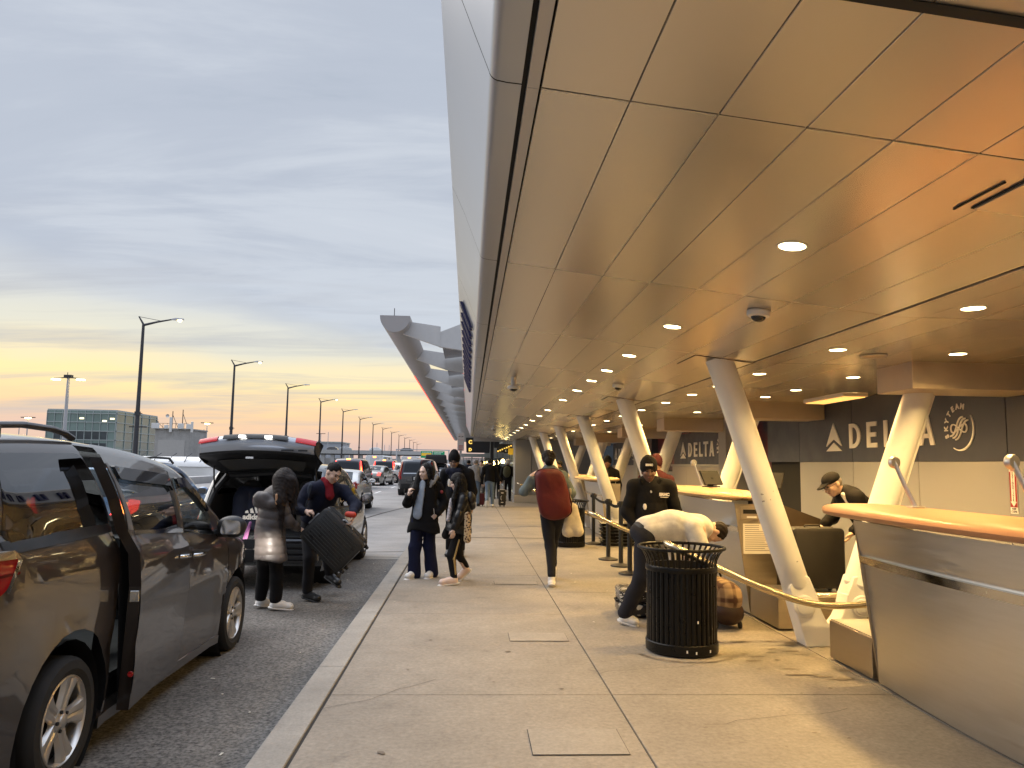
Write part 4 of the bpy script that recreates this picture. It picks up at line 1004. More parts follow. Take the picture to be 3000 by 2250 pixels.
# ---------------- generic cars seen further off
KIND = {
 'tallsuv': dict(top=[(-1.02, .38), (-1.10, .60), (-1.10, 1.00), (-1.05, 1.30), (-.93, 1.72), (-.84, 1.86), (-.5, 1.90), (.8, 1.90), (1.7, 1.84), (2.0, 1.76), (2.45, 1.42), (2.7, 1.25), (3.3, 1.18), (3.85, 1.08), (4.0, .95), (4.02, .6), (3.95, .34)], wb=2.95, w=1.02, th=.17, belt=1.22, r=.07, wr=.40, sill=.34, ra=.47,
   wins=[[(-.80, 1.25), (-.62, 1.76), (.10, 1.79), (.16, 1.25)], [(.24, 1.25), (.18, 1.79), (1.08, 1.78), (1.16, 1.23)], [(1.24, 1.23), (1.17, 1.77), (1.78, 1.70), (2.32, 1.28), (2.36, 1.20)]], rg=(1.24, 1.74), rgw=.80),
 'suv': dict(top=[(-.86, .32), (-.93, .55), (-.95, .88), (-.90, 1.08), (-.72, 1.38), (-.52, 1.60), (-.2, 1.67), (.6, 1.69), (1.2, 1.66), (1.6, 1.56), (2.1, 1.26), (2.35, 1.10), (2.9, 1.02), (3.4, .90), (3.56, .70), (3.56, .45), (3.5, .26)], wb=2.74, w=.935, th=.17, belt=1.06, r=.085, wr=.355, sill=.25, ra=.42,
   wins=[[(-.62, 1.12), (-.40, 1.46), (.0, 1.53), (.06, 1.08)], [(.14, 1.07), (.08, 1.54), (.82, 1.53), (.90, 1.04)], [(.98, 1.04), (.92, 1.52), (1.38, 1.46), (1.98, 1.09), (2.0, 1.02)]], rg=(1.10, 1.52), rgw=.78),
 'sedan': dict(top=[(-1.0, .34), (-1.08, .55), (-1.06, .80), (-.98, .98), (-.60, 1.04), (-.35, 1.10), (.15, 1.35), (.55, 1.43), (1.1, 1.44), (1.5, 1.38), (2.05, 1.08), (2.3, .98), (2.9, .92), (3.4, .80), (3.6, .62), (3.6, .42), (3.52, .22)], wb=2.72, w=.91, th=.20, belt=.96, r=.08, wr=.325, sill=.20, ra=.38,
   wins=[[(-.22, 1.04), (.16, 1.24), (.42, 1.30), (.46, .99)], [(.54, .98), (.50, 1.32), (1.18, 1.32), (1.85, .99), (1.9, .95)]], rg=(1.08, 1.36), rgw=.72),
 'wagon': dict(top=[(-.96, .32), (-1.02, .55), (-1.02, .90), (-.96, 1.10), (-.80, 1.42), (-.66, 1.60), (-.4, 1.67), (.5, 1.69), (1.1, 1.66), (1.55, 1.56), (2.1, 1.24), (2.35, 1.08), (2.9, 1.0), (3.4, .88), (3.56, .70), (3.56, .45), (3.5, .26)], wb=2.70, w=.92, th=.16, belt=1.04, r=.08, wr=.345, sill=.24, ra=.41,
   wins=[[(-.72, 1.10), (-.55, 1.48), (.0, 1.54), (.06, 1.08)], [(.14, 1.07), (.08, 1.54), (.82, 1.53), (.90, 1.04)], [(.98, 1.04), (.92, 1.52), (1.38, 1.46), (1.98, 1.09), (2.0, 1.02)]], rg=(1.10, 1.52), rgw=.78),
}
def car(kind, x, y, rz, pm, label, name='parked_car', lit=True, tails='corner', rails=False, detail=True, hatch_open=False, glassm=None, group=None):
    K = KIND[kind]; gm = glassm or M_carglass
    o = thing(name, label, 'car', (x, y, -.15), rz, group)
    def W(yy, z):
        w = K['w']; b = K['belt']
        if z < .7: w -= .05*((.7-z)/.4)**2
        if z > b-.12: w -= .03*min(1, (z-b+.12)/.12)
        if z > b: w -= K['th']*((z-b)/(1.7-b if kind != 'tallsuv' else .68))
        if yy < -.4: w -= .11*((-.4-yy)/.6)**2
        ln = K['top'][-1][0]
        if yy > ln-1.2: w -= .17*((yy-ln+1.2)/1.2)**2
        return w
    B = Body(K['top'], W, K['r'], .04, [(0, K['wr']), (K['wb'], K['wr'])], K['sill'], K['ra'])
    g0, g1 = B.sz(K['rg'][0]), B.sz(K['rg'][1])
    if kind == 'sedan': g0, g1 = B.sy(-.38), B.sy(.22)
    hb = B.sz(.74); skip = None
    if hatch_open: skip = lambda i, u: hb < i < B.sz(1.60) and abs(u) < .885
    b = B.rim(skip).build('body', pm, o, smooth=35)
    for sgn in (1, -1):
        B.side(B.cap(), 0, 'side_panel', pm, o, sgn, step=.2)
        for w_ in K['wins']: B.side(rpoly(w_, .04), .006, 'side_window', gm, o, sgn, step=.3)
        if detail:
            a = K['wins'][0][0]; e = K['wins'][-1][-1]
            B.side([(a[0]+.02, a[1]-.035), (a[0]+.02, a[1]-.012), (e[0], e[1]-.012), (e[0], e[1]-.035)], .008, 'belt_strip', M_chrome if kind != 'suv' or not hatch_open else M_trimb, o, sgn, step=.4)
            B.side([(.40, K['sill']), (.40, K['sill']+.14), (K['wb']-.42, K['sill']+.14), (K['wb']-.42, K['sill'])], .012, 'sill_cladding', M_trimb, o, sgn, step=.4)
            for dy in (.35, 1.15):
                B.side(rpoly([(dy+.55, K['belt']-.16), (dy+.55, K['belt']-.135), (dy+.72, K['belt']-.135), (dy+.72, K['belt']-.16)], .01), .02, 'handle', pm, o, sgn, thick=.02)
        for wy in (0, K['wb']):
            wheel(o, (sgn*(K['w']-.115), wy, K['wr']), K['wr'], .23, sgn, 6, detail=False)
            wh = MB(); wh.lathe([(K['ra']+.005, -.3), (K['ra']+.005, -.01), ], 20, c=(sgn*(K['w']-.02), wy, K['wr']), M=Matrix.Rotation(PI/2*sgn, 4, 'Y')); wh.lathe([(K['ra'], -.3), (0, -.3)], 20, c=(sgn*(K['w']-.02), wy, K['wr']), M=Matrix.Rotation(PI/2*sgn, 4, 'Y')); wh.build('wheel_house', M_trimb, o)
        m_ = blob('mirror', [('e', (sgn*(K['w']+.12), K['wins'][-1][-1][0]-.10, K['wins'][-1][-1][1]+.10), (.115, .07, .08), None, {'k': .02}), ('c', (sgn*(K['w']-.05), K['wins'][-1][-1][0]-.02, K['wins'][-1][-1][1]+.03), (sgn*(K['w']+.06), K['wins'][-1][-1][0]-.06, K['wins'][-1][-1][1]+.06), .03, .04, {'k': .03})], .018 if detail else .03, pm if kind != 'suv' else M_trimb, o)
        mg = MB(); mg.prism(rpoly([(-.085, -.055), (.085, -.05), (.08, .05), (-.07, .055)], .03), (0, .004), Matrix.Translation((sgn*(K['w']+.125), K['wins'][-1][-1][0]-.175, K['wins'][-1][-1][1]+.10)) @ Matrix.Rotation(PI/2, 4, 'X')); mg.build('mirror_glass', M_chrome, m_)
        if rails:
            zt = max(p[1] for p in K['top']); rr = MB(); rr.tube([(sgn*(W(0, zt-.1)-.08), -.45, zt-.03), (sgn*(W(0, zt-.1)-.08), -.30, zt+.05), (sgn*(W(0, zt-.1)-.08), .3, zt+.075), (sgn*(W(0, zt-.1)-.08), 1.0, zt+.06), (sgn*(W(0, zt-.1)-.08), 1.2, zt-.03)], .022, 8); rr.build('roof_rail', M_trimb, o)
    L_ = M_tailon if lit else M_tail
    if not hatch_open:
        B.rpatch([(g0, -K['rgw']), (g0, K['rgw']), (g1, K['rgw']*.97), (g1, -K['rgw']*.97)], .006, 'rear_window', gm, o)
    i0, i1 = (B.sy(1.62), B.sy(2.25)) if kind != 'tallsuv' else (B.sy(2.0), B.sy(2.55))
    if kind == 'sedan': i0, i1 = B.sy(1.5), B.sy(2.08)
    B.rpatch([(i0, -.82), (i0, .82), (i1, .86), (i1, -.86)], .006, 'windscreen', gm, o)
    zt = K['rg'][0]
    for sgn in (1, -1):
        if tails == 'tall':
            a, c = B.sz(.86), B.sz(1.78); t = B.rpatch([(a, sgn*.90), (a, sgn*.985), (c, sgn*.985), (c, sgn*.93)], .02, 'tail_light', L_, o)
            B.side([(-1.14, .86), (-1.00, 1.76), (-.93, 1.78), (-1.0, .90)], .012, 'lens_side', L_, t, sgn, step=.2)
            if lit: B.rpatch([(B.sz(.92), sgn*.93), (B.sz(.92), sgn*.965), (B.sz(1.45), sgn*.97), (B.sz(1.45), sgn*.945)], .024, 'brake_light', M_tailhot, t)
        elif tails == 'round':
            a, c = B.sz(.74), B.sz(.96); B.rpatch([(a, sgn*.70), (a, sgn*.93), (c, sgn*.97), (c, sgn*.72)], .014, 'tail_light', L_, o)
        elif tails == 'corner' and not hatch_open:
            a, c = B.sz(K['rg'][0]-.28), B.sz(K['rg'][0]-.02); t = B.rpatch([(a, sgn*.70), (a, sgn*.985), (c, sgn*.99), (c, sgn*.86)], .014, 'tail_light', L_, o)
            rear_y = min(p[0] for p in K['top']); zt_ = K['rg'][0]
            B.side(rpoly([(rear_y+.08, zt_-.28), (rear_y+.10, zt_-.02), (rear_y+.36, zt_-.06), (rear_y+.24, zt_-.22)], .03), .010, 'lens_side', L_, t, sgn, step=.2)
            if lit: B.rpatch([(a+.4, sgn*.86), (a+.4, sgn*.95), (c-.8, sgn*.96), (c-.8, sgn*.90)], .02, 'brake_light', M_tailhot, t)
    if not hatch_open:
        zp = .90 if kind == 'tallsuv' else .74
        if kind == 'sedan': zp = .70
        a, c = B.sz(zp-.10), B.sz(zp+.12); B.rpatch([(a, -.26), (a, .26), (c, .26), (c, -.26)], .006, 'plate_recess', M_trimb, o)
        a, c = B.sz(zp-.06), B.sz(zp+.08); B.rpatch([(a, -.17), (a, .17), (c, .17), (c, -.17)], .014, 'number_plate', M_plate, o)
        zb = K['top'][1][1]; a, c = 0, B.sz(zb+.02); B.rpatch([(a, -.92), (a, .92), (c, .92), (c, -.92)], .012, 'bumper_insert', M_trimb, o)
        if kind == 'tallsuv': B.rpatch([(B.sz(1.14), -.80), (B.sz(1.14), .80), (B.sz(1.19), .80), (B.sz(1.19), -.80)], .012, 'chrome_bar', M_chrome, o)
    if lit and kind != 'sedan' and not hatch_open:
        zz = K['rg'][1]+.06; a, c = B.sz(zz), B.sz(zz+.06); B.rpatch([(a, -.16), (a, .16), (c, .16), (c, -.16)], .03, 'high_brake_light', M_tailhot, o)
    return o, B, W
P_black = paint('paint_black', (.012, .012, .013), .3, .2); P_dred = paint('paint_dark_red', (.030, .010, .012), .4, .22)
P_white = paint('paint_white', (.66, .66, .64), .0, .3); P_silver = paint('paint_silver', (.38, .40, .42), .7, .28); P_blue = paint('paint_blue_grey', (.10, .17, .28), .5, .28)
P_ice = paint('paint_ice_blue', (.40, .48, .56), .5, .28); P_sand = paint('paint_sand', (.40, .38, .33), .6, .3); P_grey = paint('paint_graphite', (.08, .085, .09), .6, .25)
# ---------------- black SUV with its tailgate up
suv, SB, SW = car('suv', -2.80, 11.68, 0, P_grey, 'dark SUV at the kerb ahead with its tailgate raised', 'open_suv', lit=False, hatch_open=True, glassm=M_tint, rails=False)
def suv_fit():
    o = suv; y0 = -.95
    c = MB(); c.box(-.78, .78, -.80, 1.0, .70, .74); c.box(-.80, -.74, -.75, 1.0, .74, 1.25); c.box(.74, .80, -.75, 1.0, .74, 1.25); c.build('cargo_floor', M_cabin, o)
    fr = MB()   # opening surround
    for sgn in (1, -1): fr.tube([(sgn*.76, -.90, .74), (sgn*.77, -.88, 1.02), (sgn*.70, -.70, 1.32), (sgn*.60, -.50, 1.53)], .045, 8)
    fr.tube([(-.60, -.50, 1.53), (0, -.46, 1.57), (.60, -.50, 1.53)], .045, 8); fr.build('opening_seal', M_trimb, o)
    for sx in (-.42, .42):
        blob('seat', [('c', (sx, .30, .80), (sx, .16, 1.16), .21, .19, {'k': .05, 'flat': (0, 1, 0, 1.9)}), ('e', (sx, .12, 1.36), (.14, .06, .10), None, {'k': .04})], .03, M_seat, o)
    bp = MB(); bp.box(-.80, .80, -.985, -.80, .36, .70); bp.build('rear_bumper', P_black, o, bevel=.04, seg=3)
    rb = MB()
    for z in (.42, .50, .58): rb.box(-.62, .72, -.992, -.984, z, z+.05)
    rb.build('bumper_ribs', M_trimb, o, bevel=.008)
    sp_ = MB(); sp_.box(-.78, .78, -.975, -.82, .705, .73); sp_.build('load_sill', M_trimb, o, bevel=.008)
    tg = bpy.data.objects.new('tailgate', None); COL.objects.link(tg); tg.parent = o
    # raised tailgate, profile: (distance back from hinge, height)
    hy, hz = -.46, 1.60
    n = 24
    def half(t): return (.60+.22*min(1, t*1.5))*(1-.10*max(0, t-.75)/.25)
    def arc(x, hw): return 1-(x/hw)**2
    def surf(prof, nm, m, w=1., parent=tg, cor=1.):
        mb = MB(); rows = []
        for d, z, lift in prof:
            hw = half(d/.95)*w; rows.append([V(hw*q, hy-d+.10*(q*q)*(d > .5)*cor, hz+z+lift*(1-q*q)) for q in np.linspace(-1, 1, n)])
        mb.loft(rows, close=False); return mb.build(nm, m, parent, smooth=40)
    outer = [(.0, .0, .05), (.22, .12, .05), (.50, .27, .05), (.66, .355, .06), (.78, .395, .075), (.86, .40, .085), (.905, .375, .085), (.925, .33, .075), (.93, .27, .06), (.915, .225, .05)]
    surf(outer, 'outer_skin', paint('tailgate_sky_sheen', (.30, .31, .325), .55, .3))  # skin lighter than the body, sky reflection put into its colour
    inner = [(.915, .225, .05), (.89, .20, .045), (.83, .19, .045), (.78, .165, .045), (.60, .115, .045), (.50, .085, .045), (.20, -.02, .045), (.0, -.06, .045)]
    surf(inner, 'inner_lining', M_trimb)
    surf([(.66, .128, .04), (.62, .117, .04), (.30, .005, .04), (.26, -.009, .04)], 'inner_window', mat('hatch_window_grey', (.10, .098, .09), rough=.15, var=.05), .72)
    pr_ = MB(); 
    for sgn in (1, -1):
        q = [(.0, .0), (.50, .27), (.78, .395), (.905, .375), (.93, .27), (.83, .19), (.5, .085), (0, -.06)]
        pr_.add([V(sgn*half(d/.95), hy-d+.10*(d > .5), hz+z) for d, z in q], [tuple(range(8))])
    pr_.build('side_edge', M_trimb, tg)
    rc = MB(); rows = []
    for d, z in ((.875, .405), (.918, .385), (.938, .345)): rows.append([V(.42*q, hy-d-.006, hz+z+.085*(1-(q*.5)**2)) for q in np.linspace(-1, 1, 10)])
    rc.loft(rows, close=False); rc.build('plate_recess', M_trimb, tg)
    for sx in (-.17, .17):
        l = MB(); l.box(sx-.045, sx+.045, hy-.955, hy-.935, hz+.435, hz+.468); l.build('plate_lamp', M_wlens, tg, bevel=.005)
    for sgn in (1, -1):
        t = MB(); rows = []
        for q in np.linspace(.66, .99, 10):
            hw = half(.9); x = sgn*hw*q; lift = .08*(1-q*q)
            rows.append([V(x, hy-.80+.10*q*q, hz+.408+lift), V(x, hy-.885+.10*q*q, hz+.405+lift), V(x, hy-.925+.10*q*q, hz+.372+lift), V(x, hy-.932+.10*q*q, hz+.345+lift-.0)])
        t.loft(rows, close=False); t.build('tail_light', mat('tail_lens_pink', (.36, .03, .035), rough=.12, var=.05, emit=(1., .05, .05), estr=.12), tg)
    ha = MB(); ha.box(-.16, -.06, hy-.775, hy-.75, hz+.165, hz+.19); ha.build('pull_handle', M_steel2, tg)
    bd = MB()
    for x, w_ in ((.42, .16), (.62, .12)): bd.box(x-w_/2, x+w_/2, hy-.938, hy-.930, hz+.268, hz+.288)
    bd.build('badge', M_trimb, tg)
    for sgn in (1, -1):
        s_ = MB(); s_.tube([(sgn*.70, -.72, 1.20), (sgn*.69, hy-.40, hz+.10)], .012, 8); s_.build('gas_strut', M_trimb, tg)
suv_fit()
# jacket draped over the rear seat, with three bars and a word on it
jk = tag(blob('jacket', [('c', (-.46, .02, 1.28), (-.10, .04, 1.27), .09, .08, {'k': .06}), ('c', (-.46, -.02, 1.20), (-.44, -.06, .86), .12, .13, {'k': .06}), ('c', (-.20, -.02, 1.20), (-.22, -.06, .86), .12, .13, {'k': .06})], .02, mat('jacket_navy', (.012, .016, .035), rough=.8, var=.2), None, folds(.01, 12)), 'navy sports jacket with white logo hung over the rear seat of the open SUV', 'jacket')
jk.location = (-2.80, 11.45, -.15)
lg = MB(); Mj = Matrix.Translation((-.26, -.185, 1.0)) @ Matrix.Rotation(PI/2, 4, 'X')
vs, fs = text_mesh('adidas', .105, Mj @ Matrix.Translation((0, -.06, 0)), .004, .004); lg.add(vs, fs)
for i, (a, b) in enumerate(((.045, .04), (.085, .075), (.125, .115))):
    x = -.10+i*.075; lg.prism([(x-.0, -.005), (x+.052, -.005), (x+.052-b*.36, -.005+b), (x-.0-b*.36+.02, -.005+b*.72)], (0, .004), Mj)
lg.build('printed_logo', M_letter, jk, smooth=0)
# ---------------- traffic further on
car('wagon', -6.35, 14.0, 0, P_blue, 'blue grey hatchback stopped in the next lane, brake lights lit', lit=True, rails=True)
car('suv', -4.75, 19.2, 0, P_ice, 'pale ice blue SUV with roof rails behind the raised tailgate', lit=False, rails=True)
car('sedan', -4.55, 27.0, 0, P_white, 'white sedan in the running lane just beyond the open SUV', lit=False)
car('tallsuv', -7.55, 50., 0, P_dred, 'dark red black tall SUV with full height lit tail lights, in the left lane', lit=True, tails='tall')
car('sedan', -7.05, 58., -.12, P_sand, 'pale beige sports sedan with round tail lights between tall SUVs', lit=True, tails='round')
car('tallsuv', -7.1, 66.5, 0, P_dred, 'far dark tall SUV with lit tail lights ahead of the beige sedan', lit=True, tails='tall')
car('suv', -5.6, 66., .9, P_silver, 'silver crossover turned across the lane beside the black tall SUV', lit=False)
car('tallsuv', -2.72, 42.0, 0, P_black, 'black tall SUV with unlit slim tail lights behind the standing women', lit=False, tails='tall')
car('suv', -2.25, 53.5, 0, P_silver, 'silver SUV with a dark roof box ahead of the black one', lit=False, tails='corner')
bc = MB(); bc.loft([[V(-.75, y, z0), V(.75, y, z0), V(.75*w, y, z1), V(-.75*w, y, z1)] for y, z0, z1, w in ((-.8, 1.95, 2.35, .92), (-.7, 1.95, 2.55, .88), (1.2, 1.95, 2.55, .88), (1.5, 1.95, 2.2, .8))]); rb = tag(bc.build('roof_box', M_trimb, bevel=.05), 'black roof box on top of the silver SUV', 'roof box'); rb.location = (-2.25, 53.5, -.40)
car('suv', -2.0, 66, 0, P_white, 'far white SUV at the kerb half hidden by the bearded man', lit=False)
car('sedan', -10.9, 78., 0, P_white, 'small far white sedan among the queueing cars', lit=True)
car('suv', -5.2, 92., 0, P_grey, 'small far dark SUV in the right running lane', lit=True)
# shuttle buses
def bus(x, y, label, L=7.5, w=2.35, h=2.95, lit=True):
    o = thing('shuttle_bus', label, 'bus', (x, y, -.15)); M_b = mat('bus_white', (.68, .68, .66), rough=.35, var=.05, scale=2)
    b = MB(); rings = []
    for yy, k in ((0, .97), (.06, 1.), (L-.4, 1.), (L, .93)):
        hw = w/2*k; rings.append([V(-hw, yy, .35), V(-hw, yy, h*.72), V(-hw*.96, yy, h-.14), V(-hw*.80, yy, h), V(hw*.80, yy, h), V(hw*.96, yy, h-.14), V(hw, yy, h*.72), V(hw, yy, .35)])
    b.loft(rings); b.build('body', M_b, o, bevel=.04)
    for sx in (1, -1):
        for i in range(4): MB().box(sx*(w/2)-.012, sx*(w/2)+.012, .9+i*1.55, 2.35+i*1.55, 1.45, 2.35).build('side_window', M_carglass, o, bevel=.008)
        MB().box(sx*.98-.10, sx*.98+.10, -.03, .0, .95, 1.35).build('tail_light', M_tailon if lit else M_tail, o, bevel=.01)
        for wy in (1.6, L-1.5): wheel(o, (sx*(w/2-.16), wy, .42), .42, .26, sx, 6, detail=False)
    MB().box(-.55, .55, -.025, .0, 1.5, 2.3).build('rear_door_panel', mat('bus_panel', (.58, .58, .56), rough=.4, var=.05), o, bevel=.01)
    MB().box(-.18, .18, -.04, .0, h-.30, h-.18).build('roof_light', M_tailhot, o); MB().box(-w/2+.1, w/2-.1, -.06, .02, .36, .62).build('bumper', M_trimb, o, bevel=.02)
    return o
bus(-11.7, 97., 'white shuttle bus with dark side windows in the far left lane', L=11, h=2.55)
bus(-8.4, 110., 'second white bus with roof lights farther along the road', h=2.6)
# ---------------------------------------------------------------- people
def A(*a): return np.array(a, float)
def unit(v): v = np.array(v, float); return v/np.linalg.norm(v)
SK = {'light': mat('skin_light', (.62, .41, .30), rough=.5, var=.05, scale=20), 'pale': mat('skin_pale', (.70, .49, .38), rough=.5, var=.05, scale=20), 'brown': mat('skin_brown', (.34, .20, .13), rough=.45, var=.06, scale=20), 'dark': mat('skin_dark', (.15, .075, .046), rough=.42, var=.06, scale=20)}
def cloth(name, c, rough=.85, var=.18, scale=14, bump=.25, bs=120, sheen=0.): return mat(name, c, rough=rough, var=var, scale=scale, bump=bump, bscale=bs, sheen=sheen, rvar=.05, spec=.25 if rough > .6 else .4)
C_black = cloth('cloth_black', (.0075, .007, .0075)); C_blacks = cloth('nylon_black', (.009, .0085, .009), rough=.34, bump=.1); C_puff = cloth('puffer_taupe', (.075, .063, .058), rough=.40, bump=.12)
C_navy = cloth('cloth_navy', (.009, .011, .024)); C_navyt = cloth('trouser_navy', (.012, .014, .038)); C_char = cloth('jeans_charcoal', (.018, .018, .021)); C_jean = cloth('jeans_blue', (.16, .22, .30)); C_denim = cloth('denim_jacket', (.15, .185, .19))
C_white = cloth('shirt_white', (.66, .63, .57), bump=.1); C_red = cloth('sweater_red', (.20, .012, .018)); C_grey = cloth('fleece_grey', (.36, .35, .34)); C_greyb = cloth('shirt_greyblue', (.33, .38, .44)); C_olive = cloth('olive_cloth', (.075, .075, .045)); C_mar = cloth('maroon_cloth', (.055, .012, .014)); C_tan = cloth('tan_cloth', (.34, .28, .20))
H_black = mat('hair_black', (.007, .006, .0055), spec=.25, rough=.62, var=.5, scale=30, stretch=(12, 12, 1), bump=.5, bscale=40); H_brown = mat('hair_brown', (.014, .009, .007), spec=.25, rough=.62, var=.5, scale=30, stretch=(12, 12, 1), bump=.5, bscale=40); H_grey = mat('hair_grey', (.22, .20, .18), rough=.6, var=.4, scale=60)
S_white = mat('shoe_white', (.78, .75, .70), rough=.5, var=.08); S_pink = mat('shoe_pink', (.70, .54, .46), rough=.5, var=.08); S_black = mat('shoe_black', (.02, .02, .02), rough=.4, var=.1)
M_eye = mat('eye_dark', (.02, .015, .012), rough=.2, var=0); M_lip = mat('lip', (.30, .11, .09), rough=.4, var=0); M_gl = mat('glasses_frame', (.02, .02, .02), rough=.3, var=0)
def hand_prims(w, d, n, L, R=1., curl=.6, s=1.):
    """w wrist, d direction of the hand, n palm normal (fingers curl towards it), R +1 if the thumb lies on the d x n side"""
    d = unit(d); n = unit(n-np.dot(n, d)*d); t = np.cross(d, n)*R; P = []
    P.append(('c', w, w+d*.03*s, .024*s, .026*s, {'k': .015}))
    for i, (o, l) in enumerate(((.030, .070), (.010, .078), (-.010, .074), (-.028, .058))):
        b0 = w+d*.035*s+t*o*.8*s; k = w+d*.085*s+t*o*s; P.append(('c', b0, k, .0125*s, .0115*s, {'k': .010}))
        c1 = curl*(.75+.12*i); dd = d*math.cos(c1)+n*math.sin(c1); m = k+dd*l*.52*s; c2 = c1+curl*1.1; d2 = d*math.cos(c2)+n*math.sin(c2); e = m+d2*l*.48*s
        P.append(('c', k, m, .0105*s, .0095*s, {'k': .004})); P.append(('c', m, e, .0095*s, .0078*s, {'k': .004}))
    b0 = w+d*.03*s+t*.025*s; m = b0+(d*.55+t*.55+n*.35)*.045*s; e = m+(d*.8+t*.05+n*.5)*.035*s
    P += [('c', b0, m, .014*s, .012*s, {'k': .010}), ('c', m, e, .0115*s, .009*s, {'k': .005})]
    return P
def stand(x, y, z, h, f, women=False):
    f = unit((f[0], f[1], 0)); l = A(-f[1], f[0], 0); o = A(x, y, z); u = A(0, 0, 1); J = {}
    sw = (.108 if women else .122)*h
    J.update(head=o+u*.93*h+f*.015*h, f=f, u=u, neck=o+u*.855*h-f*.01*h, chest=o+u*.72*h, waist=o+u*.60*h, pelvis=o+u*.53*h, bf=f)
    for s, q in (('L', 1), ('R', -1)):
        J['sh'+s] = o+u*.805*h+l*q*sw; J['el'+s] = o+u*.625*h+l*q*(sw+.045*h)-f*.01*h; J['wr'+s] = o+u*.485*h+l*q*(sw+.04*h)+f*.04*h; J['hd'+s] = A(0, 0, -1)
        J['hip'+s] = o+u*.51*h+l*q*.052*h; J['kn'+s] = o+u*.28*h+l*q*.058*h+f*.012*h; J['an'+s] = o+u*.05*h+l*q*.062*h; J['toe'+s] = J['an'+s]+f*.105*h-u*.03*h
        J['pn'+s] = -l*q
    J['h'] = h; J['root'] = o
    return J
def person(J, label, skin, vox=.009, face=True, hair=None, parts=(), hs=1., hands='LR', eyes=True, curl=None, eyebrow=None, glasses=False, group=None, bare=()):
    h = J['h']; o = J['root']; k = h/1.7; P = []
    f = unit(J['f']); u = unit(J['u']-np.dot(J['u'], f)*f); r = np.cross(f, u); H = J['head']; s = hs*k
    R = np.stack([r, f, u], 1)
    P += [('e', H+u*.022*s-f*.010*s, (.074*s, .094*s, .098*s), R, {'k': .02}), ('e', H-u*.045*s+f*.028*s, (.058*s, .062*s, .066*s), R, {'k': .035}), ('e', H-u*.090*s+f*.058*s, (.028*s, .024*s, .022*s), R, {'k': .03})]
    if face:
        P += [('c', H+f*.085*s+u*.010*s, H+f*.106*s-u*.026*s, .008*s, .0145*s, {'k': .012}), ('e', H+f*.076*s+u*.030*s, (.046*s, .018*s, .012*s), R, {'k': .018})]
        for q in (1, -1):
            P += [('e', H+f*.062*s-u*.022*s+r*q*.036*s, (.026*s, .024*s, .022*s), R, {'k': .02}), ('e', H+f*.098*s+u*.010*s+r*q*.031*s, (.017*s, .016*s, .011*s), R, {'k': .012, 'sub': True})]
        P += [('e', H+f*.080*s-u*.057*s, (.024*s, .012*s, .010*s), R, {'k': .012})]
    for q in (1, -1): P.append(('e', H+r*q*.077*s-f*.008*s-u*.006*s, (.010*s, .022*s, .032*s), R, {'k': .008}))
    bf = unit(J['bf']); nk, ch, wa, pe = J['neck'], J['chest'], J['waist'], J['pelvis']
    P += [('c', nk, H-u*.05*s-f*.015*s, .058*k, .052*k, {'k': .03}), ('c', ch, nk-(nk-ch)*.35, .125*k, .10*k, {'k': .05, 'flat': (*bf, 1.35)}), ('c', pe, ch, .135*k, .13*k, {'k': .06, 'flat': (*bf, 1.35)})]
    for q in 'LR':
        P += [('c', nk+(J['sh'+q]-nk)*.3, J['sh'+q], .055*k, .058*k, {'k': .05}), ('c', J['sh'+q], J['el'+q], .052*k, .042*k, {'k': .03}), ('c', J['el'+q], J['wr'+q], .043*k, .029*k, {'k': .02})]
        P += [('c', J['hip'+q], J['kn'+q], .085*k, .056*k, {'k': .04}), ('c', J['kn'+q], J['an'+q], .058*k, .038*k, {'k': .03}), ('c', J['an'+q], J['toe'+q], .038*k, .030*k, {'k': .03})]
        if q in hands:
            lat = np.cross(unit(J['hd'+q]), unit(J['pn'+q])); fwd = bf; Rr = J.get('th'+q, 1. if np.dot(lat, fwd) > 0 else -1.)
            P += hand_prims(J['wr'+q]+unit(J['hd'+q])*.012, J['hd'+q], J['pn'+q], .08, Rr, J.get('curl'+q, .45), k)
    P = [(p[0], p[1]-o, p[2]-o if p[0] == 'c' else p[2], *p[3:]) for p in P]
    b = blob('person', P, vox, SK[skin]); b.location = o; tag(b, label, 'person', group)
    def loc(prims): return [(p[0], np.array(p[1])-o, np.array(p[2])-o if p[0] == 'c' else p[2], *p[3:]) for p in prims]
    b_add = lambda nm, prims, m, v=None, disp=None: blob(nm, loc(prims), v or vox*1.1, m, b, disp)
    if face and eyes:
        for q in (1, -1):
            c = H+f*.0835*s+u*.010*s+r*q*.031*s
            b_add('eye', [('e', c, (.0125*s, .010*s, .0062*s), R)], M_eye, .004)
            if eyebrow is not None: b_add('eyebrow', [('c', H+f*.092*s+u*.030*s+r*q*.016*s, H+f*.082*s+u*.033*s+r*q*.046*s, .0045*s, .0035*s)], eyebrow, .004)
        b_add('lips', [('c', H+f*.089*s-u*.056*s+r*.017*s, H+f*.089*s-u*.056*s-r*.017*s, .0062*s, .0062*s)], M_lip, .004)
        if glasses:
            g = MB()
            for q in (1, -1):
                c = H+f*.104*s+u*.008*s+r*q*.033*s-o
                g.tube([Vector(c+r*.026*s*math.cos(a)+u*.019*s*math.sin(a)) for a in [i/16*2*PI for i in range(17)]], .0028, 6, caps=False)
                g.tube([Vector(H+f*.10*s+u*.010*s+r*q*.060*s-o), Vector(H+f*.0*s+u*.010*s+r*q*.082*s-o)], .0026, 6)
            g.tube([Vector(H+f*.108*s+u*.010*s+r*.008*s-o), Vector(H+f*.108*s+u*.010*s-r*.008*s-o)], .0026, 6)
            g.build('glasses', M_gl, b)
    return b, b_add, dict(H=H, f=f, u=u, r=r, R=R, s=s, k=k, bf=bf, o=o)
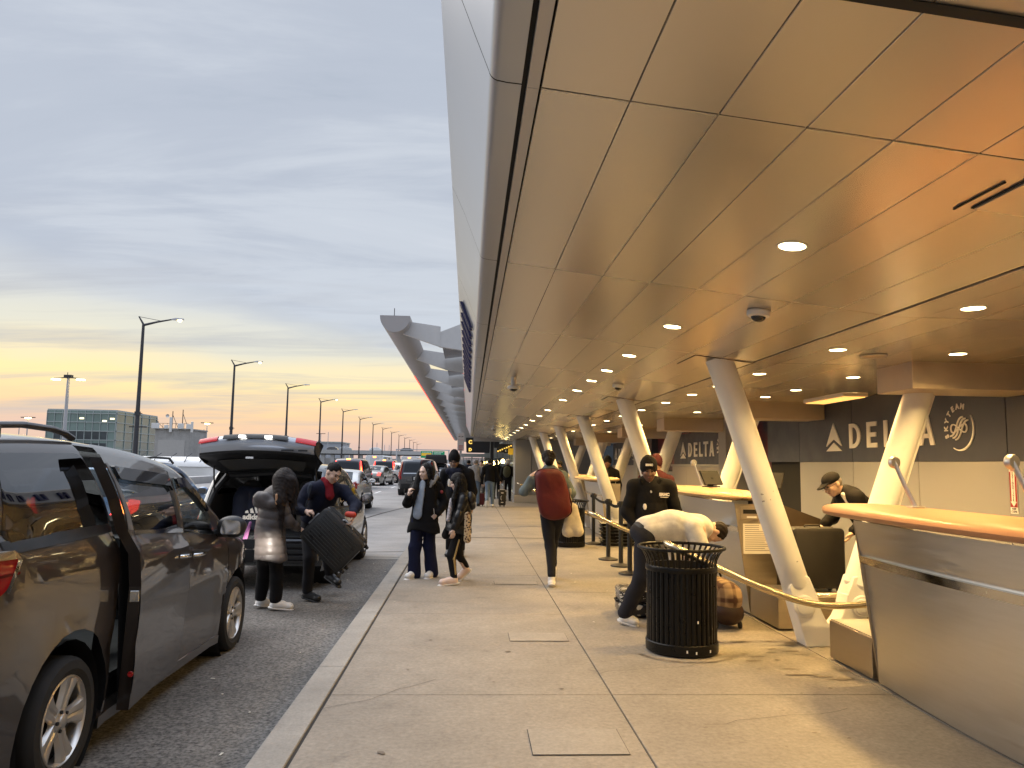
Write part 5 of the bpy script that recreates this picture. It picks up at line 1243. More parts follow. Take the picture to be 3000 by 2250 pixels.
def trousers(J, ra=.092, rk=.068, rn=.058, hem=.04, flare=None):
    k = J['h']/1.7; P = [('c', J['pelvis'], J['pelvis']+(J['waist']-J['pelvis'])*.6, .142*k, .138*k, {'k': .04, 'flat': (*unit(J['bf']), 1.3)})]
    for q in 'LR':
        a = J['an'+q]+A(0, 0, hem*k); P += [('c', J['hip'+q], J['kn'+q], ra*k, rk*k, {'k': .035}), ('c', J['kn'+q], a, rk*k, rn*k, {'k': .03})]
    return P
def shoe(b_add, J, q, m, sole=S_white, k=1.):
    k *= 1.14; a, t = J['an'+q], J['toe'+q]; d = unit(t-a); t = t+d*.012; hl = a+A(0, 0, -.03*k) if 'hl'+q not in J else J['hl'+q]
    P = [('c', hl-d*A(1, 1, 0)*.02, t-d*.02, .040*k, .036*k, {'k': .02}), ('c', a+A(0, 0, -.005), a+(t-a)*.45, .044*k, .040*k, {'k': .03}), ('e', t-d*.015, (.042*k, .045*k, .030*k), None, {'k': .03})]
    o = b_add('shoe', P, m, .008)
    dn = unit(np.cross(np.cross(d, A(0, 0, 1)), d)); base = -dn*.030*k
    S = [('c', hl+base-d*.03, t+base+d*.015, .042*k, .044*k, {'k': .01, 'flat': (*dn, 2.6)})]
    b2 = b_add('sole', S, sole, .008); b2.parent = o
def jacket(J, torso=.165, flat=1.35, arm=(.064, .057, .047), hem=None, hemr=.2, quilt=0., amp=.012, collar=.075, cuff=1., low=None):
    k = J['h']/1.7; bf = unit(J['bf']); nk, ch, wa, pe = J['neck'], J['chest'], J['waist'], J['pelvis']
    Q = {'quilt': quilt, 'amp': amp} if quilt else {}
    P = [('c', ch+(nk-ch)*.42, wa, torso*.92*k, torso*k, {'k': .06, 'flat': (*bf, flat), **Q}), ('c', ch+(nk-ch)*.75, nk, collar*1.25*k, collar*k, {'k': .05})]
    hemp = low if low is not None else pe
    P.append(('c', wa, hemp, torso*k, hemr*k, {'k': .05, 'flat': (*bf, flat), **Q}))
    for q in 'LR':
        P += [('c', nk+(J['sh'+q]-nk)*.35, J['sh'+q]-A(0, 0, .01), arm[0]*1.05*k, arm[0]*1.02*k, {'k': .06}), ('c', J['sh'+q], J['el'+q], arm[0]*k, arm[1]*k, {'k': .04, **Q}), ('c', J['el'+q], J['el'+q]+(J['wr'+q]-J['el'+q])*.93*cuff, arm[1]*k, arm[2]*k, {'k': .03, **Q})]
    # open lower end: hollowed so that the hem reads as an edge
    d = unit(hemp-wa); P.append(('c', hemp+d*hemr*.62*k, hemp+d*hemr*2.2*k, hemr*1.25*k, hemr*1.4*k, {'k': .015, 'sub': True}))
    return P
def up(J, **kw): J.update({a: A(*v) for a, v in kw.items()}); return J
def strands(g, n, l, drop, seed, back=1.):
    rr = random.Random(seed); P = []; H, f, u, r, s = g['H'], g['f'], g['u'], g['r'], g['s']
    for i in range(n):
        a = rr.uniform(-1.9, 1.9)*back; d = -f*math.cos(a)+r*math.sin(a)
        p = H+u*rr.uniform(-.02, .06)*s+d*.098*s; L_ = l*rr.uniform(.6, 1.1); m = 5; ph = rr.uniform(0, 6.28)
        for j in range(m):
            q = p+A(0, 0, -L_/m)+d*(.010 if j < 2 else -.006)+r*.014*math.sin(ph+j*1.6)+drop*(j/m)*.02
            P.append(('c', p, q, .017*(1-j/m*.6), .017*(1-(j+1)/m*.6), {'k': .012})); p = q
    return P
H_str = mat('hair_strand_black', (.010, .0085, .0075), rough=.5, var=0, island=.5, spec=.35); H_strb = mat('hair_strand_brown', (.022, .015, .012), rough=.5, var=0, island=.5, spec=.35)
def hair_mesh(b, g, m, n, l0, l1, seed, wave=.012, face_gap=1.0, gather=None, gk=0.):
    rr = random.Random(seed); H, f, u, r, s, o = g['H'], g['f'], g['u'], g['r'], g['s'], g['o']; mb = MB(); zz = A(0, 0, 1)
    for i in range(n):
        az = rr.uniform(-PI, PI); el = rr.uniform(.15, 1.5)
        if abs(az) < face_gap: az = math.copysign(face_gap+rr.uniform(0, .7), az)
        d = unit((f*math.cos(az)+r*math.sin(az))*math.cos(el)+u*math.sin(el))
        out = f*math.cos(az)+r*math.sin(az)
        if abs(az) < face_gap: az2 = math.copysign(face_gap+rr.uniform(0, .5), az); out = f*math.cos(az2)+r*math.sin(az2)
        c = H+u*.025*s-f*.018*s; L_ = rr.uniform(l0, l1); pts = []; ph = rr.uniform(0, 6.28); wv = wave*rr.uniform(.5, 1.5); R0 = .104*s*rr.uniform(1., 1.07)
        p = c+d*R0; k = 0; ns = 11
        for j in range(ns+1):
            pts.append(p+out*wv*math.sin(ph+j*1.1)*(j/ns)+r*wv*math.cos(ph*1.7+j*.9)*(j/ns)-o)
            v = p-c; dn = unit(v); t = -zz*.55+out*.75*max(0, dn@u); t = t-dn*max(-1, min(1, t@dn))*(1. if np.linalg.norm(v) < .108*s else .0)
            if gather is not None: t = t+unit(gather-p)*gk*(j/ns)
            p = p+unit(t-zz*.25*(j/ns))*L_/ns
            v = p-c; q = np.linalg.norm(v)
            if q < R0*.98: p = c+v/q*R0
        w = rr.uniform(.0045, .008); mb.tube([Vector(q) for q in pts], [w*(1-.7*j/ns) for j in range(ns+1)], 4)
    return mb.build('hair_strands', m, b, smooth=80, recalc=False)
# 1 woman in the long taupe puffer coat, seen from behind
J = stand(-2.25, 9.35, -.15, 1.66, (.62, .78), True)
up(J, head=(-2.175, 9.36, 1.365), f=(.72, .50, -.48), u=(.2, .1, 1), neck=(-2.255, 9.30, 1.235), chest=(-2.30, 9.30, 1.02), waist=(-2.315, 9.31, .80), pelvis=(-2.315, 9.33, .66), bf=(.55, .83, 0), shR=(-2.185, 9.22, 1.135), elR=(-2.105, 9.26, .90), wrR=(-2.02, 9.42, .795), hdR=(.75, .6, -.25), pnR=(0, .2, -1), shL=(-2.45, 9.36, 1.13), elL=(-2.42, 9.52, .92), wrL=(-2.20, 9.70, .80), hdL=(.8, .5, -.2), pnL=(0, .2, -1),
   hipL=(-2.38, 9.36, .62), knL=(-2.40, 9.45, .23), anL=(-2.43, 9.50, -.06), toeL=(-2.33, 9.62, -.112), hipR=(-2.25, 9.30, .62), knR=(-2.215, 9.34, .23), anR=(-2.225, 9.36, -.06), toeR=(-2.075, 9.42, -.112))
b, ad, g = person(J, 'woman from behind in a long taupe hooded puffer coat beside the suitcase on the road', 'light', eyes=False)
ad('trousers', trousers(J, .095, .078, .072, .05), C_black, None, folds(.005, 16))
ad('puffer_coat', jacket(J, .185, 1.25, (.072, .066, .052), hemr=.235, quilt=.095, amp=.012, collar=.085, low=A(-2.30, 9.33, .37)), C_puff, .010, folds(.004, 22))
ad('hood', [('e', A(-2.37, 9.205, 1.165), (.125, .085, .075), None, {'k': .04}), ('c', A(-2.44, 9.24, 1.11), A(-2.26, 9.16, 1.10), .070, .065, {'k': .05})], C_puff, .010, folds(.006, 26))
ad('hair', [('e', g['H']+g['u']*.03-g['f']*.025, (.105, .112, .112), g['R'], {'k': .03}), ('c', A(-2.20, 9.28, 1.36), A(-2.185, 9.17, 1.12), .108, .070, {'k': .05}), ('c', A(-2.17, 9.18, 1.15), A(-2.15, 9.155, .98), .055, .03, {'k': .04}), ('c', A(-2.15, 9.16, .98), A(-2.14, 9.17, .72), .026, .010, {'k': .03}), ('c', A(-2.09, 9.27, 1.36), A(-2.075, 9.24, 1.14), .065, .03, {'k': .04})]+strands(g, 40, .36, A(0, -.5, 0), 3), H_brown, .0065, folds(.004, 70, 2.))
hair_mesh(b, g, H_strb, 420, .26, .46, 4, .016, .5)
ad('bag_strap', [('c', A(-2.21, 9.115, 1.20), A(-2.205, 9.115, 1.10), .014, .014, {'k': .01})], mat('strap_tan', (.45, .25, .13), var=.1), .006)
ad('pink_bag', [('c', A(-2.55, 9.33, .86), A(-2.60, 9.33, .68), .018, .03, {'k': .02, 'flat': (0, 1, 0, 2)})], mat('bag_pink', (.35, .12, .28), var=.1), .008)
shoe(ad, J, 'R', S_white); shoe(ad, J, 'L', S_white)
# 2 man lifting the suitcase
J = stand(-1.95, 10., -.15, 1.74, (.5, -.8))
up(J, head=(-1.672, 9.70, 1.452), f=(.64, -.52, -.56), u=(.35, -.1, .95), neck=(-1.765, 9.77, 1.30), chest=(-1.79, 9.83, 1.13), waist=(-1.90, 9.95, .93), pelvis=(-1.965, 10.03, .80), bf=(.62, -.75, -.2), shR=(-1.945, 9.70, 1.255), elR=(-2.095, 9.60, 1.02), wrR=(-1.965, 9.44, .995), hdR=(.85, -.1, .0), pnR=(.1, .3, -1), shL=(-1.555, 9.86, 1.235), elL=(-1.375, 9.72, 1.055), wrL=(-1.385, 9.50, .965), hdL=(-.05, -.25, -.95), pnL=(-.8, -.3, 0),
   hipR=(-2.0, 9.98, .76), knR=(-1.955, 9.87, .40), anR=(-1.985, 9.98, -.05), toeR=(-1.845, 9.93, -.108), hipL=(-1.93, 10.12, .76), knL=(-1.80, 10.18, .41), anL=(-1.80, 10.48, .11), toeL=(-1.675, 10.40, .02))
J['curlR'] = .9; J['curlL'] = .8
b, ad, g = person(J, 'man in a dark navy jacket and red jumper bending to lift the black suitcase', 'light', eyebrow=H_black)
ad('trousers', trousers(J, .095, .074, .062, .03), C_char, None, folds(.006, 15))
ad('jacket', jacket(J, .175, 1.28, (.072, .068, .050), hemr=.195, quilt=.16, amp=.008, collar=.085, low=A(-1.945, 10.0, .80)), C_navy, .010, folds(.008, 13, 1.))
ad('red_jumper', [('c', A(-1.735, 9.715, 1.335), A(-1.70, 9.695, 1.17), .055, .052, {'k': .03}), ('c', A(-1.79, 9.715, 1.37), A(-1.735, 9.69, 1.30), .036, .036, {'k': .02})], C_red, .008, folds(.004, 30))
ad('hair', [('e', g['H']+g['u']*.050-g['f']*.022, (.083, .097, .085), g['R'], {'k': .02})], H_black, .007, folds(.004, 60))
ad('backpack', [('e', A(-1.98, 10.02, 1.12), (.14, .12, .22), None, {'k': .04}), ('c', A(-1.93, 9.62, 1.30), A(-1.985, 9.63, 1.05), .026, .026, {'k': .02})], cloth('pack_bluegrey', (.045, .055, .075)), .011, folds(.004, 18))
ad('red_wristband', [('c', A(-1.44, 9.47, .965), A(-1.37, 9.46, .96), .036, .036, {'k': .01})], mat('band_red', (.5, .05, .025), var=.05), .007)
shoe(ad, J, 'R', S_black, S_black); shoe(ad, J, 'L', S_black, S_black)
# the suitcase he lifts
def hard_case(name, label, w, d, h, m, mt, ribs=0, handle=True, ridge=.006, cat='suitcase'):
    o = thing(name, label, cat)
    def shell(x0, x1, y0, y1, z0, z1, r=.05, k=5):
        b = MB(); rows = []
        for i in range(9):
            t = i/8; yy = y0+(y1-y0)*t; e = abs(2*t-1); ins = r*.6*(1-math.sqrt(max(0, 1-max(0, (e-.55)/.45)**2)))
            pts = []
            for cx, cz_, a0 in ((x1-r, z1-r, 0), (x0+r, z1-r, PI/2), (x0+r, z0+r, PI), (x1-r, z0+r, 3*PI/2)):
                for j in range(k+1):
                    a = a0+PI/2*j/k; pts.append(V(cx+(r-ins)*math.cos(a), yy, cz_+(r-ins)*math.sin(a)))
            rows.append(pts)
        b.loft(rows); return b
    shell(-w/2, w/2, -d/2, -.006, .05, h).build('shell', m, o, smooth=40); shell(-w/2, w/2, .006, d/2, .05, h).build('shell', m, o, smooth=40)
    z = MB(); z.box(-w/2+.012, w/2-.012, -.008, .008, .06, h-.012); z.build('zip_band', mt, o, bevel=.003)
    if ribs:
        for s in (-1, 1):
            rb = MB()
            for i in range(ribs):
                x = -w/2+.05+(w-.10)*i/(ribs-1); rb.tube([(x, s*(d/2-.003), .10), (x, s*(d/2+ridge*.3), .14), (x, s*(d/2+ridge*.3), h-.08), (x, s*(d/2-.003), h-.05)], .007, 6)
            rb.build('ribs', m, o)
    for sx in (-1, 1):
        for sy in (-1, 1):
            wb = MB(); wb.lathe([(0, -.014), (.026, -.014), (.028, -.006), (.028, .006), (.026, .014), (0, .014)], 14, c=(sx*(w/2-.06), sy*(d/2-.05), .028), M=Matrix.Rotation(PI/2, 4, 'Y')); wb.box(sx*(w/2-.06)-.022, sx*(w/2-.06)+.022, sy*(d/2-.05)-.022, sy*(d/2-.05)+.022, .035, .06); wb.build('wheel', M_tyre, o)
    if handle:
        hb = MB(); hb.tube([(-.09, 0, h-.005), (-.08, 0, h+.018), (.08, 0, h+.018), (.09, 0, h-.005)], .010, 8); hb.build('handle', mt, o)
        hb = MB(); hb.tube([(w/2-.004, 0, h*.42), (w/2+.02, 0, h*.45), (w/2+.02, 0, h*.62), (w/2-.004, 0, h*.65)], .010, 8); hb.build('side_handle', mt, o)
    return o
M_case = mat('case_black', (.022, .021, .019), rough=.34, var=.15, scale=12, bump=.12, bscale=180); M_casew = mat('case_trim_grey', (.42, .42, .42), rough=.35, metal=.4, var=.1)
cs = hard_case('suitcase', 'large black hard shell suitcase tilted in the arms of the bending man', .47, .30, .70, M_case, M_casew, 11, ridge=.001)
ax = unit(A(.33, 0, .335)); lg_ = unit(A(-.73, 0, .68)); nrm = np.cross(lg_, ax)
Rm = Matrix(((ax[0], -nrm[0], lg_[0], 0), (ax[1], -nrm[1], lg_[1], 0), (ax[2], -nrm[2], lg_[2], 0), (0, 0, 0, 1)))
cs.matrix_world = Matrix.Translation((-1.585, 9.47, .66)) @ Rm @ Matrix.Rotation(.12, 4, 'Z') @ Matrix.Translation((0, 0, -.36))
for x in (-.10, .06): pass
cb = MB(); cb.box(-.03, .03, -.153, -.149, .42, .437); cb.build('name_plate', M_casew, cs)
# 3 tall girl with the dark open parka
J = stand(-.60, 11.02, 0, 1.60, (-.45, -.89), True)
up(J, head=(-.610, 11.02, 1.462), f=(-.62, -.77, -.12), neck=(-.585, 11.07, 1.325), chest=(-.60, 11.08, 1.13), waist=(-.61, 11.07, .95), pelvis=(-.61, 11.07, .80), bf=(-.40, -.92, 0), shR=(-.745, 11.04, 1.255), elR=(-.845, 10.97, 1.03), wrR=(-.815, 10.80, 1.13), hdR=(.1, -.25, .95), pnR=(.9, .3, .2), shL=(-.435, 11.12, 1.26), elL=(-.325, 11.13, 1.03), wrL=(-.43, 10.98, .88), hdL=(-.6, -.4, -.5), pnL=(-.3, .8, 0),
   hipR=(-.70, 11.05, .78), knR=(-.725, 11.0, .42), anR=(-.725, 11.0, .07), toeR=(-.80, 10.86, .038), hipL=(-.53, 11.08, .78), knL=(-.525, 11.06, .42), anL=(-.485, 11.09, .07), toeL=(-.535, 10.94, .038))
J['curlR'] = 1.0
b, ad, g = person(J, 'tall young woman in a long dark open parka and wide navy trousers', 'pale', eyebrow=H_black)
ad('trousers', trousers(J, .098, .088, .098, -.015), C_navyt, None, folds(.007, 14))
ad('parka', jacket(J, .185, 1.25, (.074, .070, .052), hemr=.275, collar=.07, low=A(-.615, 11.07, .54), quilt=.18, amp=.008), C_black, .010, folds(.007, 15, 2))
ad('shirt', [('c', A(-.642, 10.962, 1.31), A(-.700, 10.905, .88), .046, .072, {'k': .02, 'flat': (-.40, -.92, 0, 2.8)})], C_greyb, .008, folds(.004, 26))
ad('hood_lining', [('c', A(-.59, 10.965, 1.19), A(-.50, 10.985, 1.33), .022, .036, {'k': .03, 'flat': (.5, .8, 0, 1.4)}), ('c', A(-.50, 10.985, 1.33), A(-.455, 11.05, 1.40), .036, .035, {'k': .03})], C_grey, .009, folds(.004, 25))
ad('hood', [('e', A(-.52, 11.19, 1.34), (.14, .09, .09), None, {'k': .04})], C_black, .010, folds(.005, 20))
ad('hair', [('e', g['H']+g['u']*.034-g['f']*.034, (.094, .098, .100), g['R'], {'k': .02}), ('c', A(-.60, 11.08, 1.45), A(-.52, 11.13, 1.25), .092, .06, {'k': .04}), ('c', A(-.695, 11.03, 1.46), A(-.745, 10.96, 1.22), .032, .055, {'k': .03}), ('c', A(-.745, 10.95, 1.22), A(-.765, 10.90, 1.02), .052, .022, {'k': .04}), ('c', A(-.53, 10.99, 1.46), A(-.49, 11.02, 1.28), .030, .04, {'k': .03})]+strands(g, 16, .26, A(0, 0, 0), 5), H_black, .0065, folds(.003, 70, 1))
hair_mesh(b, g, H_str, 300, .26, .46, 6, .006, 1.7)
ad('pocket_trim', [('c', A(-.475, 10.925, .96), A(-.462, 10.925, .87), .006, .006)], M_casew, .005)
rd_ = ad('sleeve_badge', [('e', A(-.372, 11.03, 1.19), (.022, .012, .026), None)], mat('badge_red', (.35, .05, .05), var=0), .006)
shoe(ad, J, 'R', S_white); shoe(ad, J, 'L', S_white)
# 4 smaller girl in the glossy black puffer, in profile
J = stand(-.10, 10.55, 0, 1.48, (-1, -.1), True)
up(J, head=(-.155, 10.56, 1.335), f=(-.93, -.22, -.30), u=(-.25, 0, 1), neck=(-.085, 10.57, 1.20), chest=(-.075, 10.57, 1.03), waist=(-.09, 10.56, .86), pelvis=(-.10, 10.56, .74), bf=(-1, -.12, 0), shL=(-.055, 10.44, 1.12), elL=(-.115, 10.37, .89), wrL=(-.175, 10.37, .735), hdL=(-.15, 0, -1), pnL=(-.3, .9, 0), shR=(-.075, 10.70, 1.12), elR=(-.12, 10.79, .90), wrR=(-.17, 10.72, .76), hdR=(-.1, -.2, -1), pnR=(-.3, -.9, 0),
   hipL=(-.11, 10.49, .70), knL=(-.20, 10.43, .375), anL=(-.165, 10.37, .08), toeL=(-.315, 10.345, .040), hipR=(-.08, 10.63, .70), knR=(-.115, 10.68, .37), anR=(-.005, 10.83, .15), toeR=(-.095, 10.80, .045))
b, ad, g = person(J, 'smaller girl in a glossy black puffer walking left, pink trainers', 'pale', eyebrow=H_black)
ad('trousers', trousers(J, .088, .070, .048, .03), C_black, None, folds(.006, 17))
ad('puffer_jacket', jacket(J, .175, 1.1, (.062, .058, .046), hemr=.265, collar=.075, quilt=.085, amp=.006, low=A(-.135, 10.56, .60)), C_blacks, .009, folds(.004, 22))
ad('coat_flap', [('c', A(-.17, 10.60, .95), A(-.285, 10.62, .63), .035, .065, {'k': .03, 'flat': (.35, -.93, 0, 3.6)})], C_blacks, .009)
ad('hood', [('e', A(.035, 10.56, 1.13), (.065, .13, .085), None, {'k': .05}), ('c', A(.05, 10.47, 1.12), A(.060, 10.60, 1.01), .045, .045, {'k': .05})], C_blacks, .009, folds(.006, 24))
ad('hair', [('e', g['H']+g['u']*.030-g['f']*.030, (.098, .104, .104), g['R'], {'k': .02}), ('c', A(-.10, 10.55, 1.30), A(-.075, 10.50, 1.13), .085, .06, {'k': .04}), ('c', A(-.14, 10.475, 1.34), A(-.185, 10.455, 1.12), .028, .034, {'k': .03}), ('c', A(-.185, 10.455, 1.12), A(-.195, 10.44, .96), .032, .010, {'k': .03})]+strands(g, 14, .24, A(0, 0, 0), 8), H_black, .0065, folds(.003, 70, 3))
hair_mesh(b, g, H_str, 300, .22, .40, 7, .006, 1.65)
ad('print_shirt', [('c', A(-.215, 10.50, 1.10), A(-.255, 10.47, .84), .032, .03, {'k': .02})], mat('print_shirt', (.42, .38, .38), var=.9, scale=45), .008)
def leopard():
    m = bpy.data.materials.new('leopard_print'); m.use_nodes = True; nt = m.node_tree; N = nt.nodes; L = nt.links; b_ = N['Principled BSDF']; b_.inputs['Roughness'].default_value = .8
    tc = N.new('ShaderNodeTexCoord'); v = N.new('ShaderNodeTexVoronoi'); v.inputs['Scale'].default_value = 34; L.new(tc.outputs['Object'], v.inputs['Vector'])
    r = N.new('ShaderNodeValToRGB'); r.color_ramp.interpolation = 'CONSTANT'; e = r.color_ramp.elements; e[0].position = 0; e[0].color = (.20, .09, .03, 1); e[1].position = .25; e[1].color = (.015, .012, .01, 1)
    q = e.new(.42); q.color = (.52, .38, .22, 1); L.new(v.outputs['Distance'], r.inputs[0]); L.new(r.outputs[0], b_.inputs['Base Color']); return m
lp_ = ad('leopard_panel', [('c', A(.0, 10.325, .92), A(.005, 10.305, .60), .040, .050, {'k': .02, 'flat': (0, -1, 0, 2.2)})], leopard(), .008)
ad('gold_stripe', [('c', A(-.105, 10.400, .58), A(-.165, 10.365, .34), .012, .012), ('c', A(-.165, 10.365, .34), A(-.14, 10.325, .15), .012, .012)], mat('stripe_gold', (.42, .28, .10), rough=.4, metal=.4, var=.2), .006)
shoe(ad, J, 'L', S_pink, S_white, .95); shoe(ad, J, 'R', S_pink, S_white, .95)
# 5 bearded man in the beanie behind them
def beanie(ad, g, m, hgt=.0, cuff=True):
    H, u, f, s = g['H'], g['u'], g['f'], g['s']
    o_ = ad('beanie', [('e', H+u*.068*s-f*.012*s, (.092*s, .108*s, .098*s), g['R'], {'k': .02}), ('c', H+u*.050*s-f*.012*s, H+u*.062*s-f*.012*s, .098*s, .098*s, {'k': .02}), ('c', H+u*.12*s-f*.02*s, H+u*(.128+hgt)*s-f*.03*s, .075*s, .066*s, {'k': .05}), ('c', H-u*.20*s+f*.02*s, H-u*.12*s+f*.01*s, .16*s, .135*s, {'k': .01, 'sub': True})], m, .007, folds(.002, 90))
    return o_
J = stand(-.20, 13.6, 0, 1.76, (-.12, -1)); up(J, head=(-.255, 13.55, 1.615), f=(-.12, -.97, -.12))
b, ad, g = person(J, 'bearded man in a black beanie and glasses standing behind the two girls', 'brown', vox=.010, eyebrow=H_black, glasses=True)
beanie(ad, g, C_black, .025); ad('trousers', trousers(J), C_black); ad('coat', jacket(J, .195, 1.28, (.075, .068, .052), hemr=.215, collar=.09, low=A(-.2, 13.6, .72)), C_black, .012, folds(.007, 13))
ad('scarf', [('c', A(-.34, 13.47, 1.45), A(-.16, 13.47, 1.45), .06, .06, {'k': .04}), ('c', A(-.27, 13.44, 1.42), A(-.26, 13.42, 1.15), .055, .05, {'k': .04})], C_navy, .010, folds(.006, 24))
ad('beard', [('e', g['H']-g['u']*.083+g['f']*.052, (.050, .040, .036), g['R'], {'k': .02}), ('c', g['H']+g['f']*.094-g['u']*.043+g['r']*.025, g['H']+g['f']*.094-g['u']*.043-g['r']*.025, .009, .009, {'k': .01})], H_grey, .007, folds(.003, 70))
ad('paper_tag', [('e', A(-.33, 13.385, 1.26), (.028, .008, .075), None)], M_letter, .008)
shoe(ad, J, 'L', S_black, S_black); shoe(ad, J, 'R', S_black, S_black)
# 6 woman with the big red rucksack, walking away
J = stand(1.13, 10.5, 0, 1.72, (.02, 1), True)
up(J, head=(1.085, 10.52, 1.672), f=(-.10, .98, -.12), neck=(1.10, 10.47, 1.53), chest=(1.12, 10.45, 1.28), waist=(1.14, 10.46, 1.06), pelvis=(1.145, 10.48, .93), bf=(0, 1, 0), shL=(.955, 10.43, 1.44), elL=(.755, 10.42, 1.235), wrL=(.845, 10.40, 1.435), hdL=(.70, .25, .62), pnL=(.5, .2, -.8), shR=(1.275, 10.43, 1.45), elR=(1.395, 10.39, 1.225), wrR=(1.34, 10.55, 1.06), hdR=(-.3, .6, -.6), pnR=(-.8, 0, 0),
   hipL=(1.075, 10.46, .90), knL=(1.115, 10.46, .52), anL=(1.125, 10.30, .11), toeL=(1.14, 10.43, .040), hipR=(1.22, 10.50, .90), knR=(1.175, 10.70, .53), anR=(1.215, 10.98, .15), toeR=(1.225, 11.10, .045))
J['hlL'] = A(1.12, 10.27, .045)
b, ad, g = person(J, 'woman with dark bun carrying a big red rucksack, walking away along the pavement', 'pale', eyes=False)
ad('trousers', trousers(J, .098, .070, .052, .05), C_char, None, folds(.005, 16))
ad('denim_jacket', jacket(J, .165, 1.32, (.062, .060, .046), hemr=.175, collar=.075, low=A(1.145, 10.48, .97), cuff=.9), C_denim, .009, folds(.008, 18))
ad('hair', [('e', g['H']+g['u']*.028-g['f']*.022, (.092, .102, .098), g['R'], {'k': .02}), ('e', A(1.09, 10.405, 1.645), (.062, .05, .062), None, {'k': .03})], H_brown, .007, folds(.005, 60))
shoe(ad, J, 'L', S_white, S_white); shoe(ad, J, 'R', S_white, S_white)
M_ruck = cloth('rucksack_red', (.105, .010, .008), rough=.55, var=.22, scale=5, bump=.5, bs=14)
ol = rpoly([(-.222, .265), (-.16, .315), (.04, .325), (.115, .27), (.20, .0), (.238, -.235), (.14, -.31), (-.01, -.335), (-.13, -.285), (-.20, .0)], .07, 5)
q = MB(); rows = []
for d, k_ in ((.10, .80), (.095, .93), (.07, .985), (.02, 1.), (-.04, 1.), (-.085, .97), (-.112, .90), (-.126, .78), (-.132, .55), (-.134, .25)):
    rows.append([V(x*k_*1.1-.012+.012*math.sin(9*z+3*d), d+.012*math.sin(7*z)*(d < 0)-.010*math.cos(11*x+4*z)*(d < -.08), z*k_*1.03) for x, z in ol])
q.loft(rows); rk = tag(q.build('rucksack', M_ruck, smooth=60), 'large dark red rucksack worn by the woman walking away', 'rucksack'); rk.location = (1.125, 10.19, 1.215); rk.rotation_euler = (.06, 0, 0)
sb_ = MB(); sb_.tube([(x*1.104-.012, -.035, z*1.034) for x, z in ol+ol[:1]], .006, 6, caps=False); sb_.build('piping', cloth('rucksack_dark', (.06, .008, .008)), rk)
sb_ = MB(); sb_.tube([(.185, -.05, .02), (.235, -.06, -.10), (.225, -.05, -.25)], .010, 6); sb_.build('side_strap', cloth('rucksack_dark', (.06, .008, .008)), rk)
tb_ = tag(blob('tote_bag', [('c', A(-.07, 0, -.21), A(-.02, 0, .10), .085, .05, {'k': .05, 'flat': (0, 1, 0, 1.6)}), ('c', A(.06, 0, -.20), A(.01, 0, .10), .085, .05, {'k': .05, 'flat': (0, 1, 0, 1.6)}), ('c', A(-.02, 0, .10), A(-.045, .0, .34), .016, .014, {'k': .02})], .009, cloth('tote_cream', (.60, .53, .40), bump=.15), None, folds(.007, 17)), 'cream cotton tote bag hanging at the side of the red rucksack woman', 'tote bag'); tb_.location = (1.405, 10.30, .935)
# 7 guard in the black beanie facing the camera
J = stand(2.15, 9.0, 0, 1.70, (-.10, -1)); up(J, head=(2.105, 8.95, 1.535), f=(-.10, -.99, -.10), neck=(2.12, 9.0, 1.415), wrL=(2.36, 9.0, .92), wrR=(1.95, 8.98, .93))
b, ad, g = person(J, 'guard in a black beanie and black zipped jacket with white logo, facing the camera', 'dark', eyebrow=H_black)
beanie(ad, g, C_black); ad('trousers', trousers(J), C_black); ad('jacket', jacket(J, .185, 1.32, (.074, .070, .054), hemr=.205, collar=.085, quilt=.13, amp=.006, low=A(2.15, 9.0, .83)), C_black, .010, folds(.006, 14))
ad('collar', [('c', A(2.03, 8.94, 1.40), A(2.00, 8.90, 1.44), .035, .02, {'k': .02}), ('c', A(2.20, 8.93, 1.40), A(2.235, 8.92, 1.44), .035, .02, {'k': .02})], C_black, .009)
ad('white_shirt', [('c', A(2.105, 8.925, 1.405), A(2.118, 8.885, 1.30), .034, .016, {'k': .02})], C_white, .008)
ad('badge', [('e', A(2.035, 8.845, 1.135), (.024, .006, .040), None)], M_letter, .006)
lo_ = MB(); 
for tx, sz, px, pz, py in (('ERMC', .045, 2.262, 1.275, 8.845), ('ERMC', .032, 2.085, 1.612, 8.838)):
    vs, fs = text_mesh(tx, sz, Matrix.Translation((px-2.15, py-9.0, pz)) @ Matrix.Rotation(PI/2, 4, 'X'), .006, .003); lo_.add(vs, fs)
lo_.box(2.215-2.15, 2.308-2.15, 8.842-9.0, 8.848-9.0, 1.243, 1.249); lo_.build('white_lettering', M_letter, b, smooth=0)
shoe(ad, J, 'L', S_black, S_black); shoe(ad, J, 'R', S_black, S_black)
# 8 man in the white shirt bending over the luggage
J = stand(1.80, 7.9, 0, 1.78, (1, 0))
up(J, head=(2.535, 7.88, .940), f=(-.36, .05, -.93), u=(.93, 0, -.36), neck=(2.405, 7.88, .985), chest=(2.16, 7.88, 1.02), waist=(1.95, 7.88, 1.01), pelvis=(1.80, 7.88, .93), bf=(.10, 0, -1), shL=(2.32, 8.06, .97), elL=(2.34, 8.10, .68), wrL=(2.22, 8.12, .46), hdL=(-.2, 0, -1), pnL=(0, -1, 0), shR=(2.32, 7.70, .97), elR=(2.34, 7.66, .68), wrR=(2.22, 7.72, .46), hdR=(-.2, 0, -1), pnR=(0, 1, 0),
   hipR=(1.80, 7.80, .88), knR=(1.765, 7.80, .50), anR=(1.615, 7.90, .085), toeR=(1.70, 7.86, .04), hipL=(1.82, 7.98, .88), knL=(1.98, 8.06, .47), anL=(2.0, 8.1, .08), toeL=(2.12, 8.1, .04))
b, ad, g = person(J, 'man in a white t-shirt bent double over luggage behind the near litter bin', 'light', eyes=False)
